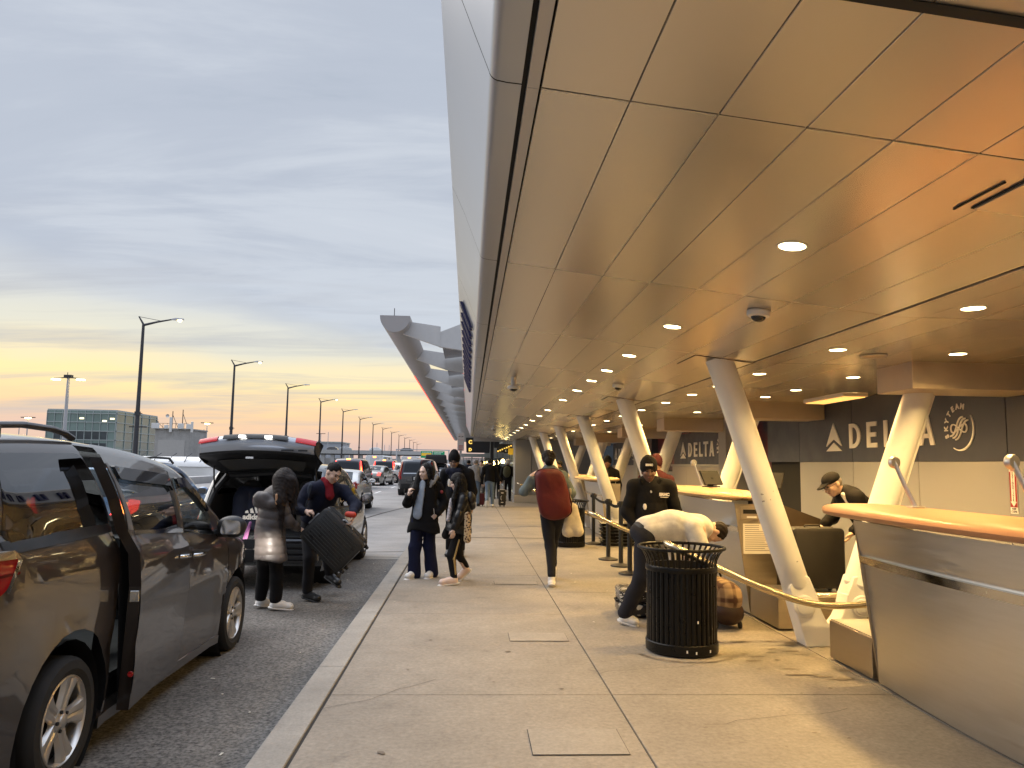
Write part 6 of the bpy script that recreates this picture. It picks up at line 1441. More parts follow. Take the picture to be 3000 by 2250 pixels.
ad('trousers', trousers(J, .105, .082, .070, .03), C_navyt if False else cloth('trouser_blacknavy', (.018, .018, .024)), .010, folds(.007, 15))
ad('t_shirt', [('c', A(2.34, 7.88, .975), A(2.10, 7.88, 1.0), .170, .185, {'k': .06, 'flat': (.1, 0, -1, 1.22)}), ('c', A(2.10, 7.88, 1.0), A(1.86, 7.88, .965), .185, .168, {'k': .06, 'flat': (.3, 0, -1, 1.25)}), ('c', A(2.28, 8.04, .99), A(2.34, 8.10, .77), .10, .085, {'k': .06}), ('c', A(2.28, 7.72, .99), A(2.34, 7.66, .77), .10, .085, {'k': .06}), ('c', A(2.35, 7.88, .975), A(2.40, 7.88, .965), .10, .075, {'k': .06}), ('c', A(1.95, 7.88, .90), A(2.2, 7.88, .80), .10, .10, {'k': .08})], C_white, .009, folds(.010, 14, 1.5))
ad('belt', [('c', A(1.835, 7.88, .955), A(1.822, 7.88, .948), .152, .152, {'k': .01, 'flat': (.3, 0, -1, 1.22)})], S_black, .009)
ad('hair', [('e', g['H']+g['u']*.035-g['f']*.022, (.084, .098, .095), g['R'], {'k': .02})], H_brown, .007, folds(.005, 60))
shoe(ad, J, 'L', S_white, S_white); shoe(ad, J, 'R', S_white, S_white)
# 9 attendant in the cap leaning over the scale
J = stand(4.25, 8.2, 0, 1.76, (-1, 0))
up(J, head=(3.905, 8.12, 1.438), f=(-.84, -.16, -.50), u=(-.45, 0, .9), neck=(4.03, 8.14, 1.345), chest=(4.20, 8.16, 1.20), waist=(4.36, 8.2, 1.06), pelvis=(4.45, 8.2, .93), bf=(-.75, -.1, -.6), shL=(4.10, 7.97, 1.305), elL=(4.13, 7.92, 1.03), wrL=(4.005, 7.90, .965), hdL=(-.45, 0, -.75), pnL=(-.7, .3, .4), shR=(4.12, 8.34, 1.31), elR=(4.0, 8.36, 1.06), wrR=(3.86, 8.25, 1.0), hdR=(-.6, -.1, -.7), pnR=(-.6, 0, .5),
   hipL=(4.45, 8.10, .9), knL=(4.36, 8.12, .48), anL=(4.45, 8.12, .08), toeL=(4.28, 8.1, .04), hipR=(4.47, 8.3, .9), knR=(4.36, 8.3, .48), anR=(4.42, 8.3, .08), toeR=(4.25, 8.3, .04))
b, ad, g = person(J, 'attendant in a black cap and jacket leaning down to a large case', 'light', glasses=True, eyebrow=H_grey)
ad('trousers', trousers(J), C_black); ad('jacket', jacket(J, .185, 1.28, (.072, .066, .050), hemr=.19, collar=.08, low=A(4.44, 8.2, .93)), C_black, .010, folds(.007, 14))
ad('hair', [('e', g['H']+g['u']*.012-g['f']*.030, (.080, .080, .085), g['R'], {'k': .02})], H_grey, .007, folds(.004, 60))
ad('cap', [('e', g['H']+g['u']*.055-g['f']*.010, (.090, .106, .075), g['R'], {'k': .02}), ('c', g['H']+g['u']*.045+g['f']*.08, g['H']+g['u']*.035+g['f']*.135, .068, .055, {'k': .02, 'flat': (*g['u'], 5)}), ('e', g['H']-g['u']*.06, (.14, .16, .10), g['R'], {'k': .01, 'sub': True})], C_black, .006)
ad('white_collar', [('c', A(3.99, 8.05, 1.33), A(4.03, 8.03, 1.24), .03, .02, {'k': .02})], C_white, .008)
# 10 background figures
def extra(x, y, h, f, label, skin, jk, tr_, hair, over=None, vox=.016, hat=None, pack=None, z=0., sh=S_black, wom=False, group='distant travellers'):
    J = stand(x, y, z, h, f, wom)
    if over: up(J, **{a: tuple(np.array(v)+A(x, y, z)) for a, v in over.items()})
    b, ad, g = person(J, label, skin, vox=vox, eyes=False, hands='LR', group=group)
    ad('trousers', trousers(J), tr_, .018); ad('jacket', jacket(J, .175, 1.3, (.070, .064, .050), hemr=.195, low=A(x, y, z+.49*h)), jk, .018, folds(.008, 13, x))
    if hat is None: ad('hair', [('e', g['H']+g['u']*.035-g['f']*.02, (.088, .102, .095), g['R'], {'k': .02})], hair, .012)
    else: beanie(ad, g, hat)
    for q in 'LR': shoe(ad, J, q, sh, S_white if sh is S_white else S_black)
    if pack is not None: ad('backpack', [('e', J['chest']-unit(J['bf'])*.2, (.17, .13, .25), None, {'k': .04})], pack, .016, folds(.006, 16))
    return J
extra(2.99, 12.2, 1.73, (.2, 1), 'person in a maroon jacket and dark red hat half hidden behind the guard', 'brown', C_mar, C_black, H_black, hat=C_mar, vox=.012, group='counter customers')
extra(3.55, 19.6, 1.78, (-.3, -1), 'agent in a black cap behind the far counter', 'dark', C_black, C_black, H_black, hat=C_black, group='counter agents')
extra(.27, 29.2, 1.74, (0, 1), 'distant man in a pale grey fleece and light jeans seen from behind', 'light', C_grey, C_jean, H_grey, {'wrR': (.33, .05, .85), 'elR': (.30, .0, 1.08)})
extra(.80, 28.9, 1.76, (.05, 1), 'distant man in a black jacket and blue jeans pulling an upright case', 'light', C_black, C_jean, H_black, {'elR': (.28, -.02, 1.12), 'wrR': (.40, -.06, .98), 'knL': (-.08, -.05, .50), 'anL': (-.10, -.36, .22), 'toeL': (-.10, -.33, .08)}, sh=S_white)
extra(1.70, 33.6, 1.74, (.2, 1), 'distant traveller with a white cap and olive backpack near the pier', 'brown', C_black, C_black, H_black, hat=C_white, pack=C_olive)
extra(.55, 32.5, 1.72, (-.5, -1), 'distant traveller in a tan coat between the two men', 'light', C_tan, C_black, H_brown)
extra(1.28, 35.5, 1.75, (.3, 1), 'distant traveller in black beyond the upright case', 'brown', C_black, C_black, H_black)
extra(.0, 33.5, 1.74, (.3, 1), 'distant traveller in dark clothes behind the grey fleece man', 'brown', C_navy, C_black, H_black)
extra(2.9, 24.5, 1.72, (-1, -.2), 'distant agent in dark uniform between the far columns', 'brown', C_black, C_black, H_black, group='counter agents')
# ---------------------------------------------------------------- litter bins, posts, luggage
M_bin = mat('bin_black', (.006, .0055, .005), spec=.25, rough=.33, var=.2, scale=10, bump=.08, bscale=60)
def litter_bin(x, y, label):
    o = thing('litter_bin', label, 'litter bin', (x, y, 0))
    b = MB(); b.lathe([(0, .02), (.285, .02), (.285, .72), (.27, .74), (.27, .70), (.255, .05), (0, .05)], 40); b.build('liner', M_black, o)
    s = MB(); n = 40
    for i in range(n):
        a0 = 2*PI*(i+.07)/n; a1 = 2*PI*(i+.93)/n; r0, r1 = .287, .303; am = (a0+a1)/2
        ring = lambda z: [V(r0*math.cos(a0), r0*math.sin(a0), z), V((r1-.004)*math.cos(a0+.01), (r1-.004)*math.sin(a0+.01), z), V(r1*math.cos(am), r1*math.sin(am), z), V((r1-.004)*math.cos(a1-.01), (r1-.004)*math.sin(a1-.01), z), V(r0*math.cos(a1), r0*math.sin(a1), z)]
        s.loft([ring(.10), ring(.70)])
    s.build('slatted_wall', M_bin, o, smooth=25)
    k = MB(); k.lathe([(.27, .015), (.308, .015), (.313, .022), (.313, .098), (.308, .105), (.28, .105)], 48); k.build('base_band', M_bin, o, smooth=35)
    k = MB(); k.lathe([(.28, .695), (.309, .695), (.312, .70), (.312, .735), (.309, .742), (.28, .742)], 48); k.build('top_band', M_bin, o, smooth=35)
    fl = MB()
    for i in range(n):
        a = 2*PI*i/n; w = .0105
        def P(r, z, t): return V(r*math.cos(a)-t*math.sin(a), r*math.sin(a)+t*math.cos(a), z)
        pr = [(.295, .735), (.305, .79), (.330, .845), (.365, .885)]
        fl.loft([[P(r, z, -w), P(r, z, w), P(r+.005, z-.002, w), P(r+.005, z-.002, -w)] for r, z in pr])
    fl.build('flared_slats', M_bin, o, smooth=30)
    k = MB(); k.tube([V(.372*math.cos(a), .372*math.sin(a), .893) for a in [i/56*2*PI for i in range(57)]], .0145, 10, caps=False); k.build('rim', M_bin, o)
    return o
nb = litter_bin(1.895, 6.83, 'black slatted metal litter bin with flared rim standing nearest the camera')
litter_bin(2.02, 15.35, 'far black slatted litter bin behind the red rucksack woman')
ch = MB(); 
for i, (a, z) in enumerate(((-1.45, .05), (-1.40, .30), (-1.7, .06), (-1.0, .055))): ch.box(-.006, .006, -.002, .001, -.010, .012, Matrix.Rotation(a+PI/2, 4, 'Z') @ Matrix.Translation((0, -.3155, z)))
ch.build('paint_chips', M_letter, nb)
# queue posts and belts
def queue_post(x, y, label):
    o = thing('queue_post', label, 'queue post', (x, y, 0), group='black belt barrier posts')
    b = MB(); b.lathe([(.0, .0), (.165, .0), (.170, .008), (.165, .020), (.10, .040), (.045, .052), (.038, .06)], 36); b.build('base', mat('post_base', (.035, .030, .025), rough=.5, var=.2), o, smooth=30)
    b = MB(); b.lathe([(.036, .05), (.036, .93), (.043, .932), (.043, 1.02), (.040, 1.03), (0, 1.03)], 24); b.build('post', M_trimb, o, smooth=30)
    b = MB(); b.box(.036, .062, -.022, .022, .945, 1.005); b.box(-.062, -.036, -.022, .022, .945, 1.005); b.box(-.022, .022, .036, .062, .945, 1.005); b.build('belt_head', M_trimb, o, bevel=.004); return o
PS = [(2.572, 15.81), (2.412, 13.24), (2.465, 12.41), (2.424, 11.53)]
for (x, y), l in zip(PS, ('black queue post farthest back beside the counter', 'black queue post left of the paired posts', 'black queue post right of the pair, nearest the guard', 'black queue post hidden behind the bent man')): queue_post(x, y, l)
def belt(a, b, label):
    m = MB(); A_ = V(*a, .975); B_ = V(*b, .975); n = 10; row = [A_.lerp(B_, t/n)-V(0, 0, .05*4*(t/n)*(1-t/n)) for t in range(n+1)]
    d = (B_-A_).normalized(); s = V(-d.y, d.x, 0)*.0015
    m.loft([[p-V(0, 0, .024)-s, p+V(0, 0, .024)-s, p+V(0, 0, .024)+s, p-V(0, 0, .024)+s] for p in row]); tag(m.build('barrier_belt', C_black), label, 'barrier belt')
belt(PS[0], PS[1], 'black barrier belt between the farthest post and the left paired post'); belt(PS[1], PS[2], 'short black barrier belt joining the paired posts'); belt(PS[2], (3.05, 11.3), 'black barrier belt running behind the guard')
# stack of black trays
for i in range(7):
    b = MB(); z = .015+i*.063; rows = []
    for zz, e in ((0, .0), (.045, .03), (.052, .045), (.058, .045), (.056, .03), (.012, -.02)):
        rows.append([V(-.30-e, -.22-e, zz), V(.30+e, -.22-e, zz), V(.30+e, .22+e, zz), V(-.30-e, .22+e, zz)])
    b.loft(rows); o = tag(b.build('tray', mat('tray_black', (.022, .021, .02), rough=.35, var=.2), bevel=.015), f'black plastic tray, {["bottom", "second lowest", "third lowest", "middle", "third highest", "second highest", "topmost"][i]} of the stack behind the queue posts', 'tray', 'stacked black trays'); o.location = (3.02+.008*((i*7) % 3-1), 15.62, z); o.rotation_euler = (0, 0, .02*((i*5) % 3-1)-.05)
# luggage
def floral():
    m = bpy.data.materials.new('floral_shell'); m.use_nodes = True; nt = m.node_tree; N = nt.nodes; L = nt.links; b_ = N['Principled BSDF']; b_.inputs['Roughness'].default_value = .35
    tc = N.new('ShaderNodeTexCoord'); n = N.new('ShaderNodeTexNoise'); n.inputs['Scale'].default_value = 9; n.inputs['Detail'].default_value = 1; n.inputs['Distortion'].default_value = 2.5; L.new(tc.outputs['Object'], n.inputs['Vector'])
    r = N.new('ShaderNodeValToRGB'); r.color_ramp.interpolation = 'CONSTANT'; e = r.color_ramp.elements; e[0].color = (.014, .013, .013, 1); e[1].position = .60; e[1].color = (.62, .58, .50, 1); L.new(n.outputs[0], r.inputs[0]); L.new(r.outputs[0], b_.inputs['Base Color']); return m
M_flo = floral()
fc = hard_case('floral_suitcase', 'black and white floral suitcase lying flat under the bent man', .48, .27, .66, M_flo, M_black, 0)
fc.matrix_world = Matrix.Translation((2.30, 8.42, .155)) @ Matrix.Rotation(-.06, 4, 'Z') @ Matrix.Rotation(-PI/2, 4, 'Y') @ Matrix.Rotation(PI/2, 4, 'Z')
bk_ = hard_case('suitcase', 'large black soft suitcase standing on the scale under the attendant hand', .58, .27, .66, mat('case_soft_black', (.014, .012, .010), rough=.55, var=.2), mat('case_piping', (.03, .026, .02), rough=.4, var=.1), 0)
bk_.location = (3.58, 7.92, .335); bk_.rotation_euler = (0, 0, .10)
df = thing('duffel', 'brown plaid wheeled duffel bag on the pavement beside the near bin', 'duffel bag', (2.62, 8.05, 0))
def plaid():
    m = bpy.data.materials.new('plaid_cloth'); m.use_nodes = True; nt = m.node_tree; N = nt.nodes; L = nt.links; b_ = N['Principled BSDF']; b_.inputs['Roughness'].default_value = .85
    tc = N.new('ShaderNodeTexCoord'); sep = N.new('ShaderNodeSeparateXYZ'); L.new(tc.outputs['Object'], sep.inputs[0]); cur = None
    mixes = None
    for i, (ax, sc, w) in enumerate(((0, 55, .6), (2, 48, .6), (1, 52, .6))):
        s = N.new('ShaderNodeMath'); s.operation = 'MULTIPLY'; s.inputs[1].default_value = sc; L.new(sep.outputs[ax], s.inputs[0]); q = N.new('ShaderNodeMath'); q.operation = 'SINE'; L.new(s.outputs[0], q.inputs[0])
        r = N.new('ShaderNodeMapRange'); r.inputs[1].default_value = .2; r.inputs[2].default_value = .8; r.inputs[3].default_value = 0; r.inputs[4].default_value = .45; L.new(q.outputs[0], r.inputs[0])
        if mixes is None: mixes = r.outputs[0]
        else: a = N.new('ShaderNodeMath'); a.operation = 'ADD'; L.new(mixes, a.inputs[0]); L.new(r.outputs[0], a.inputs[1]); mixes = a.outputs[0]
    r = N.new('ShaderNodeValToRGB'); e = r.color_ramp.elements; e[0].color = (.36, .25, .14, 1); e[1].position = .9; e[1].color = (.07, .03, .018, 1); L.new(mixes, r.inputs[0]); L.new(r.outputs[0], b_.inputs['Base Color']); return m
blob('body', [('c', A(0, -.28, .30), A(0, .28, .30), .165, .165, {'k': .03, 'flat': (1, 0, 0, 1.12)})], .012, plaid(), df, folds(.006, 15))
blob('lower_shell', [('c', A(0, -.29, .16), A(0, .29, .16), .16, .16, {'k': .03, 'flat': (0, 0, 1, 1.25)})], .012, cloth('duffel_brown', (.035, .017, .010), rough=.5), df)
for sx in (-.12, .12):
    w_ = MB(); w_.lathe([(0, -.014), (.034, -.014), (.036, 0), (.034, .014), (0, .014)], 14, c=(sx, -.30, .036), M=Matrix.Rotation(PI/2, 4, 'Y')); w_.build('wheel', M_tyre, df)
hb = MB(); hb.tube([(-.05, -.05, .46), (-.02, -.03, .52), (.02, .03, .52), (.05, .05, .46)], .012, 8); hb.build('handle', M_black, df)
tc_ = hard_case('cabin_case', 'distant black upright case with silver corners pulled along the pavement', .27, .22, .62, mat('case_dark', (.03, .028, .025), rough=.4, var=.1), M_letter, 0); tc_.location = (1.28, 29.1, 0)
for z in (.15, .50): q = MB(); q.box(-.045, .045, -.118, -.111, z, z+.03); q.build('latch', M_letter, tc_)
q = MB(); q.tube([(-.02, -.115, .25), (-.05, -.135, .28), (-.05, -.135, .38), (-.02, -.115, .41)], .010, 8); q.build('grip', M_letter, tc_)
for sx in (-.135, .135): q = MB(); q.box(sx-.012, sx+.012, -.115, -.09, .56, .63); q.build('corner', M_letter, tc_, bevel=.004)
q = MB(); q.tube([(-.07, .05, .62), (-.07, .05, .98), (.07, .05, .98), (.07, .05, .62)], .010, 8); q.build('pull_handle', M_casew, tc_)
rc_ = hard_case('cabin_case', 'distant dark red upright case beside the grey fleece man', .24, .20, .48, mat('case_red', (.10, .012, .016), rough=.5, var=.1), M_black, 0); rc_.location = (.50, 29.3, 0)
q = MB(); q.tube([(-.06, .05, .48), (-.06, .05, .92), (.06, .05, .92), (.06, .05, .48)], .010, 8); q.build('pull_handle', M_casew, rc_)
# ---------------------------------------------------------------- lamp posts, far buildings, viaduct, signs, wing canopy
M_pole = mat('pole_dark', (.055, .055, .06), rough=.5, metal=.3, var=.15, scale=3); M_poleg = mat('pole_grey', (.45, .45, .46), rough=.5, var=.1)
M_sod = mat('lamp_lit', (1, .8, .4), var=0, emit=(1., .72, .25), estr=14); M_sodoff = mat('lamp_dim', (.6, .5, .35), var=.1, emit=(1., .7, .3), estr=.5)
def lamp_post(x, y, label, lit):
    o = thing('street_lamp', label, 'street lamp', (x, y, -.4), group='row of street lamps beyond the road')
    b = MB(); b.tube([(0, 0, 0), (0, 0, 5.2), (0, 0, 9.35)], [.155, .105, .075], 12); b.build('pole', M_pole, o)
    b = MB(); b.tube([(0, 0, .0), (0, 0, 1.9)], [.19, .18], 12); b.build('base_sleeve', M_poleg, o)
    b = MB(); b.tube([(0, 0, 9.30), (.75, 0, 9.50), (1.55, 0, 9.66)], [.075, .055, .04], 8); b.tube([(0, 0, 9.34), (-.27, 0, 9.78)], [.06, .035], 8); b.tube([(-.27, 0, 9.77), (.95, 0, 9.56)], [.015, .015], 6); b.build('arm', M_pole, o)
    b = MB(); b.loft([[V(1.5, -.05, 9.63), V(1.5, .05, 9.63), V(1.5, .05, 9.69), V(1.5, -.05, 9.69)], [V(1.75, -.13, 9.62), V(1.75, .13, 9.62), V(1.75, .10, 9.74), V(1.75, -.10, 9.74)], [V(2.15, -.11, 9.64), V(2.15, .11, 9.64), V(2.15, .07, 9.72), V(2.15, -.07, 9.72)]]); b.build('lamp_head', M_poleg, o, bevel=.01)
    b = MB(); b.lathe([(0, -.09), (.07, -.075), (.10, -.03), (.11, 0)], 12, c=(1.95, 0, 9.625)); b.build('lens', M_sod if lit else M_sodoff, o)
    b = MB(); b.tube([(0, 0, 4.4), (.25, 0, 4.42)], .02, 6); b.box(-.12, .12, -.12, .12, 4.3, 4.52); b.build('bracket', M_pole, o)
for k in range(14):
    y = [43, 61, 79, 97, 115.5, 135.5, 155, 175, 197, 219, 241, 265, 293, 321][k]; x = [-18.1, -18.5, -18.5, -18.6, -18.8, -19.1, -19.2, -19.5, -19.7, -19.8, -20, -20.3, -21, -21.5][k]
    lamp_post(x, y, f'dark street lamp with bracket arm, {ORD[k]} from the camera{", lit" if k in (0, 1, 3) else ""}', k in (0, 1, 3))
# tall floodlight mast and thin distant poles
o = thing('floodlight_mast', 'pale grey floodlight mast with three heads before the glass building', 'light mast', (-38.2, 75, -.5))
b = MB(); b.tube([(0, 0, 0), (0, 0, 9.6)], [.20, .13], 12); b.build('pole', M_poleg, o)
b = MB(); b.box(-.35, .35, -.2, .2, 9.55, 9.85); b.tube([(-1.35, 0, 9.5), (-.3, 0, 9.6), (.3, 0, 9.6), (1.35, 0, 9.5)], .05, 8); b.tube([(-.1, 0, 9.8), (-.1, 0, 10.1)], .03, 6); b.build('bracket', M_pole, o)
for sx in (-1, 1): b = MB(); b.box(sx*1.15-.35, sx*1.15+.35, -.2, .2, 9.36, 9.46); b.build('floodlight', M_sod, o, bevel=.03)
def thin_pole(x, y, h, label, cross=True, lit=False):
    o = thing('light_pole', label, 'light pole', (x, y, -.5), group='thin distant light poles'); b = MB(); b.tube([(0, 0, 0), (0, 0, h)], [.14, .09], 8); b.build('pole', M_poleg, o)
    if cross: b = MB(); b.box(-1.3, 1.3, -.12, .12, h, h+.16); b.build('cross_arm', M_pole, o)
    if lit: b = MB(); b.box(-.5, .5, -.2, .2, h-.15, h-.02); b.build('lamp_head', M_sod, o)
from_px = [(129, 1232, 150, 1), (107, 1247, 190, 0), (433, 1258, 120, 0), (625, 1246, 170, 1), (617, 1263, 200, 0), (947, 1275, 230, 0), (968, 1270, 260, 0), (1020, 1300, 260, 0), (1108, 1300, 260, 0), (1130, 1305, 280, 0), (1143, 1306, 300, 0)]
for i, (px, py, Y, l) in enumerate(from_px):
    X = (px-1373)/2253*Y*1.005; Z = 1.6+((1357+.016*(px-1373))-py)/2253*Y*1.03
    thin_pole(X, Y, Z+.5, f'thin grey light pole standing far off, {ORD[i]} from the left', i in (0, 2, 3, 5), bool(l))
# glass office block
M_gls = mat('building_glass_green', (.20, .28, .26), rough=.08, metal=.4, var=.25, scale=.15, rvar=.03); M_glsd = mat('building_glass_dark', (.06, .075, .08), rough=.1, metal=.3, var=.5, scale=.25); M_mull = mat('mullion_pale', (.42, .46, .44), rough=.5, var=.05); M_warmw = mat('lit_window', (1, .9, .6), var=0, emit=(1., .88, .5), estr=1.1)
o = thing('glass_building', 'green tinted glass office block behind the minivan roof', 'building', (-90.4, 170, -.5))
MB().box(.2, 14.2, .2, 22, 0, 11.9).build('core', M_glsd, o)
g = MB(); g.box(0, 14.4, 0, .1, 0, 12); g.box(14.35, 14.45, 0, 22, 0, 12); g.box(-.05, .05, 0, 22, 0, 12); g.build('curtain_wall', M_gls, o)
g = MB(); rg = random.Random(9)
for j in range(4):
    for i in range(9):
        if 1 <= i <= 7 and 0 <= j <= 2: g.box(.15+i*1.6, 1.6+i*1.6, -.06, -.01, .6+j*2.6, 2.5+j*2.6)
g.build('window', M_glsd, o)
g = MB()
for i in range(10): g.box(i*1.6-.05, i*1.6+.05, -.16, -.02, 0, 12)
for j in range(7): g.box(0, 14.45, -.2, -.02, j*1.9, j*1.9+.16); g.box(14.46, 14.6, 0, 22, j*1.9, j*1.9+.16)
for i in range(6): g.box(14.46, 14.6, i*4.3, i*4.3+.12, 0, 12)
g.build('mullions', M_mull, o)
for (i, j) in ((4, 3), (7, 3), (8, 3)): MB().box(.4+i*1.6, 1.3+i*1.6, -.09, -.062, 10.2-.5*(i % 2), 10.55-.5*(i % 2)).build('lit_window', M_warmw, o)
g = MB(); g.box(0, 14.4, 0, 22, 12, 12.3); g.build('roof', M_mull, o)
# concrete tower with antennas
M_ctw = speck('tower_concrete', (.40, .385, .36), sp=.1, fine=6, big=.3, bvar=.15, bump=.1)
o = thing('antenna_tower', 'squat concrete tower crowned with white antennas, right of the nearest lamp post', 'building', (-37.8, 95, -.5))
MB().box(0, 4.1, 0, 6, 0, 5.55).build('wall', M_ctw, o, bevel=.03)
q = MB(); q.box(.45, 3.6, -.05, -.005, .5, 4.3); q.build('door_panel', mat('shutter_panel', (.47, .45, .42), rough=.6, var=.06), o, bevel=.01)
q = MB(); q.box(-.12, 4.22, -.12, 6.1, 5.56, 5.72); q.build('roof', M_ctw, o)
ra_ = random.Random(2)
for x, w, h in ((-.35, .9, .75), (1.15, .5, .55), (1.75, .30, 1.5), (2.75, .65, .75), (3.75, .6, .7), (4.3, .25, 1.0)):
    q = MB(); q.box(x, x+w, -.35, -.15, 5.55+(-.3 if w < .35 else .1), 5.55+h); q.build('antenna_panel', M_white2, o, bevel=.03)
for x, h in ((1.9, 2.1), (3.1, 2.3), (.2, .9)): q = MB(); q.tube([(x, .2, 5.7), (x, .2, 5.7+h)], .05, 6); q.tube([(x, .2, 5.7+h*.8), (x+.7, .3, 5.7)], .03, 6); q.build('mast', M_pole, o)
q = MB()
for i in range(9): q.tube([(-.1+i*.5, -.05, 5.7), (-.1+i*.5, -.05, 6.3)], .025, 5)
q.tube([(-.1, -.05, 6.3), (3.9, -.05, 6.3)], .025, 5); q.build('railing', M_pole, o)
q = MB(); q.lathe([(0, 0), (.16, .05), (.22, .14)], 12, c=(1.45, -.1, 7.2), M=Matrix.Rotation(PI/2, 4, 'X')); q.build('dish', M_white2, o)
# low buildings and white roof beyond the road
M_tanb = speck('tan_brick', (.36, .27, .17), sp=.1, fine=5, big=.3, bvar=.1, bump=.1)
o = thing('low_building', 'low tan flat roofed building beyond the white roof', 'building', (-38.9, 110, -.5)); MB().box(0, 14, 0, 9, 0, 3.9).build('wall', M_tanb, o); q = MB(); q.box(-.2, 14.2, -.2, 9.2, 3.91, 4.15); q.build('roof', M_trimb, o)
for x in (1.2, 4.1, 7.4): q = MB(); q.box(x, x+.8, -.04, 0, .5, 2.9); q.build('window', M_glsd, o)
o = thing('warehouse', 'wide pale grey warehouse far behind the raised tailgate', 'building', (-95, 300, -.5)); MB().box(0, 46, 0, 20, 0, 9.1).build('wall', mat('warehouse_grey', (.40, .42, .45), rough=.6, var=.05), o); MB().box(-.3, 46.3, -.3, 20, 9.11, 9.5).build('roof', M_mull, o)
o = thing('white_shelter', 'long low white vaulted roof with steel hoops beyond the road', 'shelter', (-25.5, 60, -.5)); rows = []
for i in range(9):
    a = i/8*PI; rows.append([V(x, 1.2-1.2*math.cos(a), 1.5+.75*math.sin(a)) for x in (0, 6.6)])
q = MB(); q.loft(rows, close=False); q.box(0, 6.6, .05, 2.3, 0, 1.48); q.build('roof', M_white2, o)
q = MB()
for i in range(6): q.tube([(.4+i*1.15, .1, 1.7), (.55+i*1.15, .35, 2.25), (.75+i*1.15, .8, 2.5)], .03, 5)
q.build('hoops', M_pole, o)
for i in range(7):
    x = -22-(i*3.1) % 20; y = 52+i*6.5
M_kw = mat('barrier_concrete', (.44, .43, .41), rough=.85, var=.12, scale=2)
q = MB(); q.box(-19.9, -19.2, 20, 420, -.5, .35); tag(q.build('road_barrier', M_kw, bevel=.05), 'long low concrete barrier along the far side of the road', 'barrier')
# queue of far cars in the left lanes for depth
car('suv', -12.6, 60., 0, P_silver, 'small far silver SUV in the second lane behind the red tail lights', lit=True); car('sedan', -12.4, 44., 0, P_grey, 'far dark sedan in the third lane left of the tall SUV', lit=True)
# viaduct
o = thing('viaduct', 'long grey concrete viaduct crossing far behind the traffic', 'bridge', (-60, 200, -.5))
MB().box(0, 52, 0, 9, 4.0, 4.95).build('parapet', M_kw, o); MB().box(0, 52, .3, 8.7, 3.75, 3.99).build('deck', M_trimb, o); MB().box(0, 60, 12, 12.5, 0, 2.95).build('retaining_wall', M_kw, o)
for i in range(22): MB().box(.6+i*2.4, 1.5+i*2.4, .5, 1.4, 0, 3.74).build('pier', M_kw, o)
for i, (x, l) in enumerate(((-37, 1.8), (-33.8, 2.1), (-26, 2.), (-18, 2.2))):
    cb_ = MB(); cb_.loft([[V(0, y, 0), V(l*1.6, y, 0), V(l*1.55, y, .45), V(l*1.15, y, .8), V(l*.4, y, .8), V(.1, y, .5)] for y in (0, 1.7)]); tag(cb_.build('viaduct_car', [P_grey, P_silver, P_white, P_grey][i], bevel=.08), f'tiny {["dark", "silver", "white", "grey"][i]} car on the viaduct, {ORD[i]} from the left', 'car').location = (x, 203, 4.5)
# gantry with green signs
M_grn = mat('sign_green', (.0, .20, .085), rough=.5, var=.04, emit=(.0, .35, .15), estr=.12); M_yel = mat('sign_yellow', (.62, .36, .02), rough=.5, var=.03, emit=(1, .6, .05), estr=.15)
ga = thing('sign_gantry', 'thin grey gantry carrying two green road signs', 'gantry', (0, 170.3, -.5))
q = MB(); q.box(-16, -4.2, 0, .25, 4.75, 4.95); q.tube([(-4.4, .1, 0), (-4.4, .1, 4.9)], .14, 8); q.tube([(-15.8, .1, 0), (-15.8, .1, 4.9)], .14, 8); q.build('frame', M_poleg, ga)
for nm, xa, xb, yl in (('left', -10.5, -8.05, True), ('right', -7.85, -5.3, False)):
    o = thing('road_sign', f'green overhead road sign {"with a yellow panel" if yl else "without a yellow panel, beside the other"}', 'road sign', (0, 170, 0)); MB().box(xa, xb, 0, .08, 2.6, 4.1).build('panel', M_grn, o, bevel=.02)
    if yl: MB().box(xa+.15, xb-.15, -.02, -.002, 3.1, 3.65).build('yellow_panel', M_yel, o)
    q = MB()
    for i, w in enumerate((1.9, 1.5) if not yl else (2.0,)):
        for j in range(6): q.box(xa+.3+j*w/6, xa+.3+(j+.7)*w/6, -.02, -.002, 3.78-i*.32, 3.92-i*.32)
    q.prism([(xa+1.0, 2.75), (xa+1.25, 2.95), (xa+1.5, 2.75)], (-.02, 0), Matrix(((1, 0, 0, 0), (0, 0, 1, 0), (0, 1, 0, 0), (0, 0, 0, 1)))); q.build('white_lettering', M_letter, o)
# hanging gate sign, kerb sign
o = thing('hanging_sign', 'black hanging gate sign with yellow letters C and D', 'sign', (0, 37, 0)); q = MB(); q.prism(rpoly([(-.12, 2.10), (1.0, 2.10), (1.0, 2.82), (-.16, 2.82)], .05), (-.06, .06), Matrix(((1, 0, 0, 0), (0, 0, 1, 0), (0, 1, 0, 0), (0, 0, 0, 1)))); q.build('panel', mat('sign_black', (.02, .021, .022), rough=.5, var=.1), o)
M_ye = mat('sign_letter_yellow', (.8, .5, .08), var=0, emit=(1, .62, .12), estr=.7)
for ch_, z, s in (('C', 2.60, .24), ('D', 2.24, .19)): q = MB(); vs, fs = text_mesh(ch_, s, Matrix.Translation((.06, -.066, z)) @ Matrix.Rotation(PI/2, 4, 'X'), .006, .012); q.add(vs, fs); q.build('letter', M_ye, o, smooth=0)
MB().box(1.03, 1.19, .02, .18, .0, 2.95).build('post', M_trimb, o, bevel=.02); MB().box(1.2, 1.45, .02, .10, 2.35, 2.8).build('side_panel', M_trimb, o)
